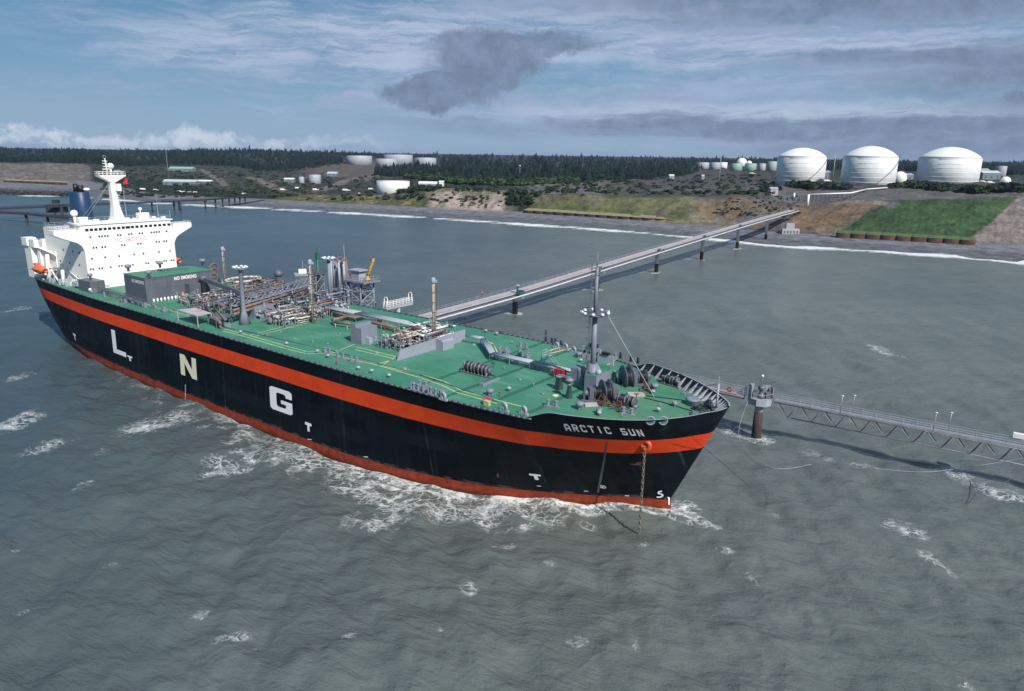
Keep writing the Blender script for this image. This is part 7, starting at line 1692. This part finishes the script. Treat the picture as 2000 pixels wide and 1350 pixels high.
shed(835, 366, 34, 4, 12, 'long white-roofed shed behind the shrubs right of the flat white tank', M_lgrey, M_white); shed(862, 365, 8, 5, 8, 'small white gabled hut at the forest edge', M_white, M_white)
shed(1936, 350, 34, 8, 18, 'grey open-fronted shed right of the widest domed tank', M_wallb, M_roof); shed(1922, 345, 18, 10, 14, 'second grey shed behind the open-fronted shed', M_wallb, M_tankgrey)
shed(1312, 350, 9, 5, 8, 'small pale hut at the forest edge on the plateau', M_lgrey, M_white); shed(1373, 350, 5, 5, 5, 'tiny pale hut near the antenna', M_lgrey, M_white); shed(1183, 352, 10, 3, 8, 'small white roofed hut on the plateau road', M_lgrey, M_white)
shed(1512, 380, 14, 5, 8, 'small cream block house above the trestle head', M_conc, M_conc); shed(1605, 352, 30, 9, 12, 'process building glimpsed between the left and middle tanks', M_wallb, M_tankgrey); shed(1770, 352, 26, 6, 12, 'low building behind the small white dome', M_wallb, M_lgrey)
# control box on the beach under the trestle head
G_ = ground_at(1542, 456); e = empty('beach_pump_station', G_, ta-R(60), 'two-tier concrete pump station on the beach beside the trestle', 'pump station'); b = MB(); b.box(-6, 6, -3, 3, -1, 3.4); b.build('base_block', M_conc, e); b = MB(); b.box(-3.2, 2.6, -1.8, 1.8, 3.4, 7.4); b.build('upper_cabin', M_lgrey, e); b = MB(); [b.box(x, x+1.2, -3.05, -3, .2, 2.2) for x in (-5, -2.8, -.6, 1.6, 3.8)]; b.build('louvre', M_dgrey, e)
# cars and small vehicles as real little bodies
def car(px, py, label, col_m=M_white, rz=0, L=5.0, H=2.4, nm='parked_truck'):
    G_ = ground_at(px, py); e = empty(nm, G_, rz, label, 'truck', 'vehicles parked ashore'); b = MB(); b.prism([(-L/2, .5), (L/2, .5), (L/2, 1.2), (L*.2, 1.3), (L*.08, H), (-L/2, H)], lambda p: (p[0], -1, p[1]), lambda p: (p[0], 1, p[1])); b.build('body', col_m, e)
    b = MB(); [b.lathe((0, 0, 0), [(.45, -.15), (.45, .15)], 10) for _ in (0,)]; c2 = MB()
    for x in (-L*.32, L*.32):
        for y_ in (-1.0, 1.0): c2.add([(x+v[0], y_+v[2], .45+v[1]) for v in b.v], b.f, True)
    c2.build('wheel', M_black, e)
    return e
for k, (px, py, l_, lab) in enumerate(((352, 376, 9, 'white trailer at the left end of the row on the beach flat'), (361, 377, 6, 'white pickup second in the row on the beach flat'), (372, 378, 7, 'white van third in the row on the beach flat'), (383, 378, 8, 'white box truck fourth in the row on the beach flat'), (281, 371, 12, 'white trailer near the radar mast on the gravel flat'), (305, 373, 8, 'pale truck right of the trailer on the gravel flat'), (479, 381, 9, 'white truck parked above the beach near the far jetty root'), (553, 372, 8, 'white van at the junction of the hillside tracks'), (583, 369, 10, 'pale trailer right of the track junction'), (617, 372, 9, 'white truck below the silver tanks'), (677, 373, 12, 'long white trailer left of the flat white tank'), (704, 381, 5, 'small white hut-like van at the bluff edge'), (725, 371, 9, 'white truck just left of the flat white tank'), (1617, 355, 9, 'white truck between the left and middle domed tanks'), (1470, 340, 12, 'white trailer in front of the far small tanks'), (1920, 357, 10, 'white truck before the open-fronted shed'), (1935, 358, 9, 'white van beside the open-fronted shed'))):
    car(px, py, lab, M_white, R(rnd.uniform(-15, 15)), l_*.8, 2.3)
# antenna and small poles
def pole(px, pyb, pyt, label, r=.35, m=M_lgrey, cat='mast', lamp=False, nm='antenna_mast'):
    G_ = ground_at(px, pyb); h = hgt(G_, pyt, px)-G_[2]; e = empty(nm, G_, 0, label, cat); b = MB(); b.tube((0, 0, -.5), (0, 0, h), r, 6, r*.6); b.build('mast_tube', m, e)
    if lamp: b = MB(); b.ball((0, 0, h), 1.0, 8, 6); b.build('mast_lamp', M_lens, e)
    return e
pole(1404, 360, 296, 'tall thin antenna mast in front of the small far tanks', .5); pole(1015, 357, 324, 'pole with a white light in front of the forest', .22, lamp=True); pole(533, 312, 283, 'lattice radio mast rising over the left hill forest', .7, M_dgrey); pole(1626, 352, 300, 'slim vent stack between the left and middle domed tanks', .6)
pole(330, 352, 292, 'thin pole above the left terrace', .3)
# pipeline from tanks to trestle
pp = [ground_at(1577, 404)+[0, 0, 0], ground_at(1577, 404), ground_at(1660, 384), ground_at(1690, 372), ground_at(1735, 369)]
e = empty('elevated_pipeline', ground_at(1577, 402), 0, 'white pipeline on trestle legs running from the tanks to the trestle head', 'pipeline')
base = Vector(e.location); q1 = ground_at(1577, 402); z1 = hgt(q1, 380, 1577); q2 = ground_at(1660, 392); z2 = hgt(q2, 377, 1660); q3 = ground_at(1692, 373); z3 = q3[2]+1.5; q4 = ground_at(1735, 369)
pts = [Vector((q1[0], q1[1], z1)), Vector((q2[0], q2[1], z2)), Vector((q3[0], q3[1], z3)), Vector((q4[0], q4[1], q4[2]+1.2))]
b = MB(); b.path([p-base for p in pts], .5, 8); b.tube(pts[0]-base, Vector((q1[0], q1[1], q1[2]-1))-base, .95, 8); b.build('pipeline_tube', M_white, e)
b = MB()
for k in range(11): p = pts[0].lerp(pts[1], k/10); gz = ground_z(p.x, p.y); b.bar(p-base, Vector((p.x-1, p.y, gz-1))-base, .2); b.bar(p-base, Vector((p.x+1, p.y, gz-1))-base, .2)
b.bar(pts[0]-base-Vector((0, 0, 2.5)), pts[1]-base-Vector((0, 0, 2.5)), .15); b.build('pipeline_trestle_leg', M_dgrey, e)
G_ = ground_at(1541, 392); e = empty('trestle_head_machinery', G_, 0, 'grey valve machinery with a white post at the trestle head', 'machinery'); b = MB(); r_ = random.Random(3); [b.cbox((r_.uniform(-8, 10), r_.uniform(-3, 3), r_.uniform(0, 3)), r_.uniform(1, 3), 1.2, r_.uniform(1, 3)) for _ in range(16)]; b.path([(-9, 0, 2), (0, 0, 3), (14, 0, 1)], .5, 6); b.build('valve_bank', M_dgrey, e); b = MB(); b.tube((4, 0, 0), (4, 0, 6.5), .7, 8); b.build('white_post', M_white, e)
# retaining walls of sheet-pile cells
def sheetwall(pa_, pb_, z0, z1, n, m, label, capm, back=7):
    A_ = at(pa_[0], pa_[1], z0); B__ = at(pb_[0], pb_[1], z0); d = B__-A_; L = np.hypot(d[0], d[1]); u = d[:2]/L; nrm = np.array([u[1], -u[0]]); e = empty('sheet_pile_wall', (A_[0], A_[1], 0), 0, label, 'wall'); b = MB(); cp = MB(); w_ = L/n
    if nrm[1] > 0: nrm = -nrm
    poly = []
    for k in range(n):
        for j in range(8):
            t = j/8; bulge = math.sin(math.pi*t)**.6*w_*.20; P_ = u*(w_*(k+t))+nrm*bulge; poly.append(tuple(P_))
    poly.append(tuple(u*L)); N_ = len(poly); bk = [tuple(np.array(p)-nrm*back) for p in (poly[-1], poly[0])]
    ring = poly+bk; vs = [(x, y, z0-3) for x, y in poly]+[(x, y, z1) for x, y in poly]; b.add(vs, [(i, i+1, N_+i+1, N_+i) for i in range(N_-1)]+[(N_+i, N_+i+1, i+1, i) for i in range(N_-1)]); b.build('sheet_piling', m, e)
    cvs = [(x, y, z1+.02) for x, y in poly]+[(p[0]-nrm[0]*back, p[1]-nrm[1]*back, z1+1.6) for p in poly]; cp.add(cvs, [(i, i+1, N_+i+1, N_+i) for i in range(N_-1)]); cp.build('backfill', capm, e); return e
M_fillg = mat('grassy_fill', (.07, .11, .04), .95, var=.3, vs=.3); M_filld = mat('dry_earth_fill', (.26, .20, .12), .95, var=.3, vs=.3)
sheetwall((1022, 416), (1402, 441), 2.5, 5.2, 17, M_sheetd, 'long dark scalloped sheet-pile wall below the dry grass bluff', M_filld, 9)
sheetwall((1632, 463), (1905, 479), 2.5, 5.6, 9, M_sheet, 'rusty brown scalloped sheet-pile wall below the bright green slope', M_fillg, 6)
sheetwall((8, 357), (132, 362), 3.0, 7.0, 8, M_sheetd, 'dark sheet-pile wall at the foot of the left sandy cliff', M_filld, 4)
# riprap spit far left
b = MB(); r_ = random.Random(8)
for k in range(420):
    t = r_.random(); px = -60+t*200; P_ = at(px, 376+t*6+r_.uniform(-2.0, .5), .5); b.cbox((P_[0], P_[1], r_.uniform(0, 3.2)), r_.uniform(2, 5), r_.uniform(2, 5), r_.uniform(1.5, 3), r_.uniform(0, 3), ('X', r_.uniform(0, 1)))
struct(b.build('riprap', mat('dark_rock', (.04, .04, .042), .9, var=.3)), 'dark rock armour along the far left water edge', 'rocks', 'stuff')
# fence line on the beach (dark posts)
e = empty('beach_barrier', ground_at(1565, 463), 0, 'low dark barrier running along the beach from the pump station to the rusty wall', 'barrier'); ba = Vector(e.location); b = MB(); q = [Vector(ground_at(px, py).tolist()) for px, py in ((1445, 448), (1530, 455), (1590, 457), (1600, 462), (1625, 463), (1630, 458))]
for a_, b_ in zip(q[:-1], q[1:]): b.bar(a_-ba+Vector((0, 0, 1)), b_-ba+Vector((0, 0, 1)), .35)
b.build('barrier_rail', M_dgrey, e); b = MB(); [b.bar(p-ba, p-ba+Vector((0, 0, 1.4)), .3) for p in q]; b.build('barrier_post', M_dgrey, e)
# ================================================================== FAR JETTY ON THE LEFT
def jet(pts, wd, z, label, m=M_jetty, grp=None):
    P_ = [at(px, py, z) for px, py in pts]; e = empty('far_jetty', (P_[0][0], P_[0][1], 0), 0, label, 'jetty', grp); o_ = np.array([P_[0][0], P_[0][1], 0]); b = MB()
    for a_, b_ in zip(P_[:-1], P_[1:]):
        d = b_-a_; L = np.hypot(d[0], d[1]); n_ = np.array([-d[1], d[0], 0])/L*wd/2; q = [a_-n_-o_, b_-n_-o_, b_+n_-o_, a_+n_-o_]; b.add([tuple(k) for k in q]+[(k[0], k[1], k[2]-1.1) for k in q], [(0, 1, 2, 3), (7, 6, 5, 4), (0, 4, 5, 1), (1, 5, 6, 2), (2, 6, 7, 3), (3, 7, 4, 0)])
    b.build('jetty_deck', m, e); b = MB(); [b.rail([tuple(a_-o_+[0, -wd/2, 0]), tuple(b_-o_+[0, -wd/2, 0])], 1.2, 8, .12) for a_, b_ in zip(P_[:-1], P_[1:])]; b.build('jetty_rail', m, e)
    return e, o_
e, o_ = jet([(-120, 412), (40, 405), (180, 399), (320, 393), (400, 389.5), (520, 380)], 6, 9, 'long dark jetty crossing the water behind the bridge of the ship')
b_all = []
for px in (112, 232, 296, 345, 349, 400, 420, 434, 447, 458, 468, 478):
    py = np.interp(px, [-120, 40, 180, 320, 400, 520], [412, 405, 399, 393, 389.5, 380]); P_ = at(px, py, 9)-o_; b = MB(); [b.lathe((P_[0]+dx, P_[1], 0), [(.85, -5), (.85, 7.8)], 8) for dx in ((-3, 3) if px in (112, 345) else (0,))]; b.build('jetty_pile', M_jetty, e)
b = MB(); P_ = at(110, 401, 9)-o_; b.box(P_[0]-7, P_[0]+7, P_[1]-4, P_[1]+4, 3, 9.5); b.cbox((P_[0], P_[1], 12), 5, 3, 3); b.build('jetty_head_block', M_jetty, e)
e, o_ = jet([(-100, 408), (60, 417), (130, 424), (230, 433)], 5, 7, 'nearer dark red-brown jetty arm left of the ship funnel', mat('dark_red_jetty_steel', (.05, .028, .032), .7, var=.3))
for px, py in ((50, 416.4), (92, 420.2)): P_ = at(px, py, 7)-o_; b = MB(); b.lathe((P_[0], P_[1], 0), [(1.0, -5), (1.0, 6)], 8); b.build('jetty_pile', M_jetty, e)

# ================================================================== HAZE
hm = bpy.data.materials.new('thin_sea_haze'); hm.use_nodes = True; t = NT(hm.node_tree); t.n.clear(); pv = t.new('ShaderNodeVolumePrincipled'); pv.inputs['Color'].default_value = (.62, .78, 1.0, 1); pv.inputs['Density'].default_value = .00004; pv.inputs['Anisotropy'].default_value = .2; ho = t.new('ShaderNodeOutputMaterial'); t.l.new(pv.outputs[0], ho.inputs['Volume'])
hzb = MB(); hzb.box(-13000, 13000, -3200, 14500, -9, 110); o = hzb.build('haze', hm); o['kind'] = 'stuff'; o['label'] = 'thin bluish sea haze'
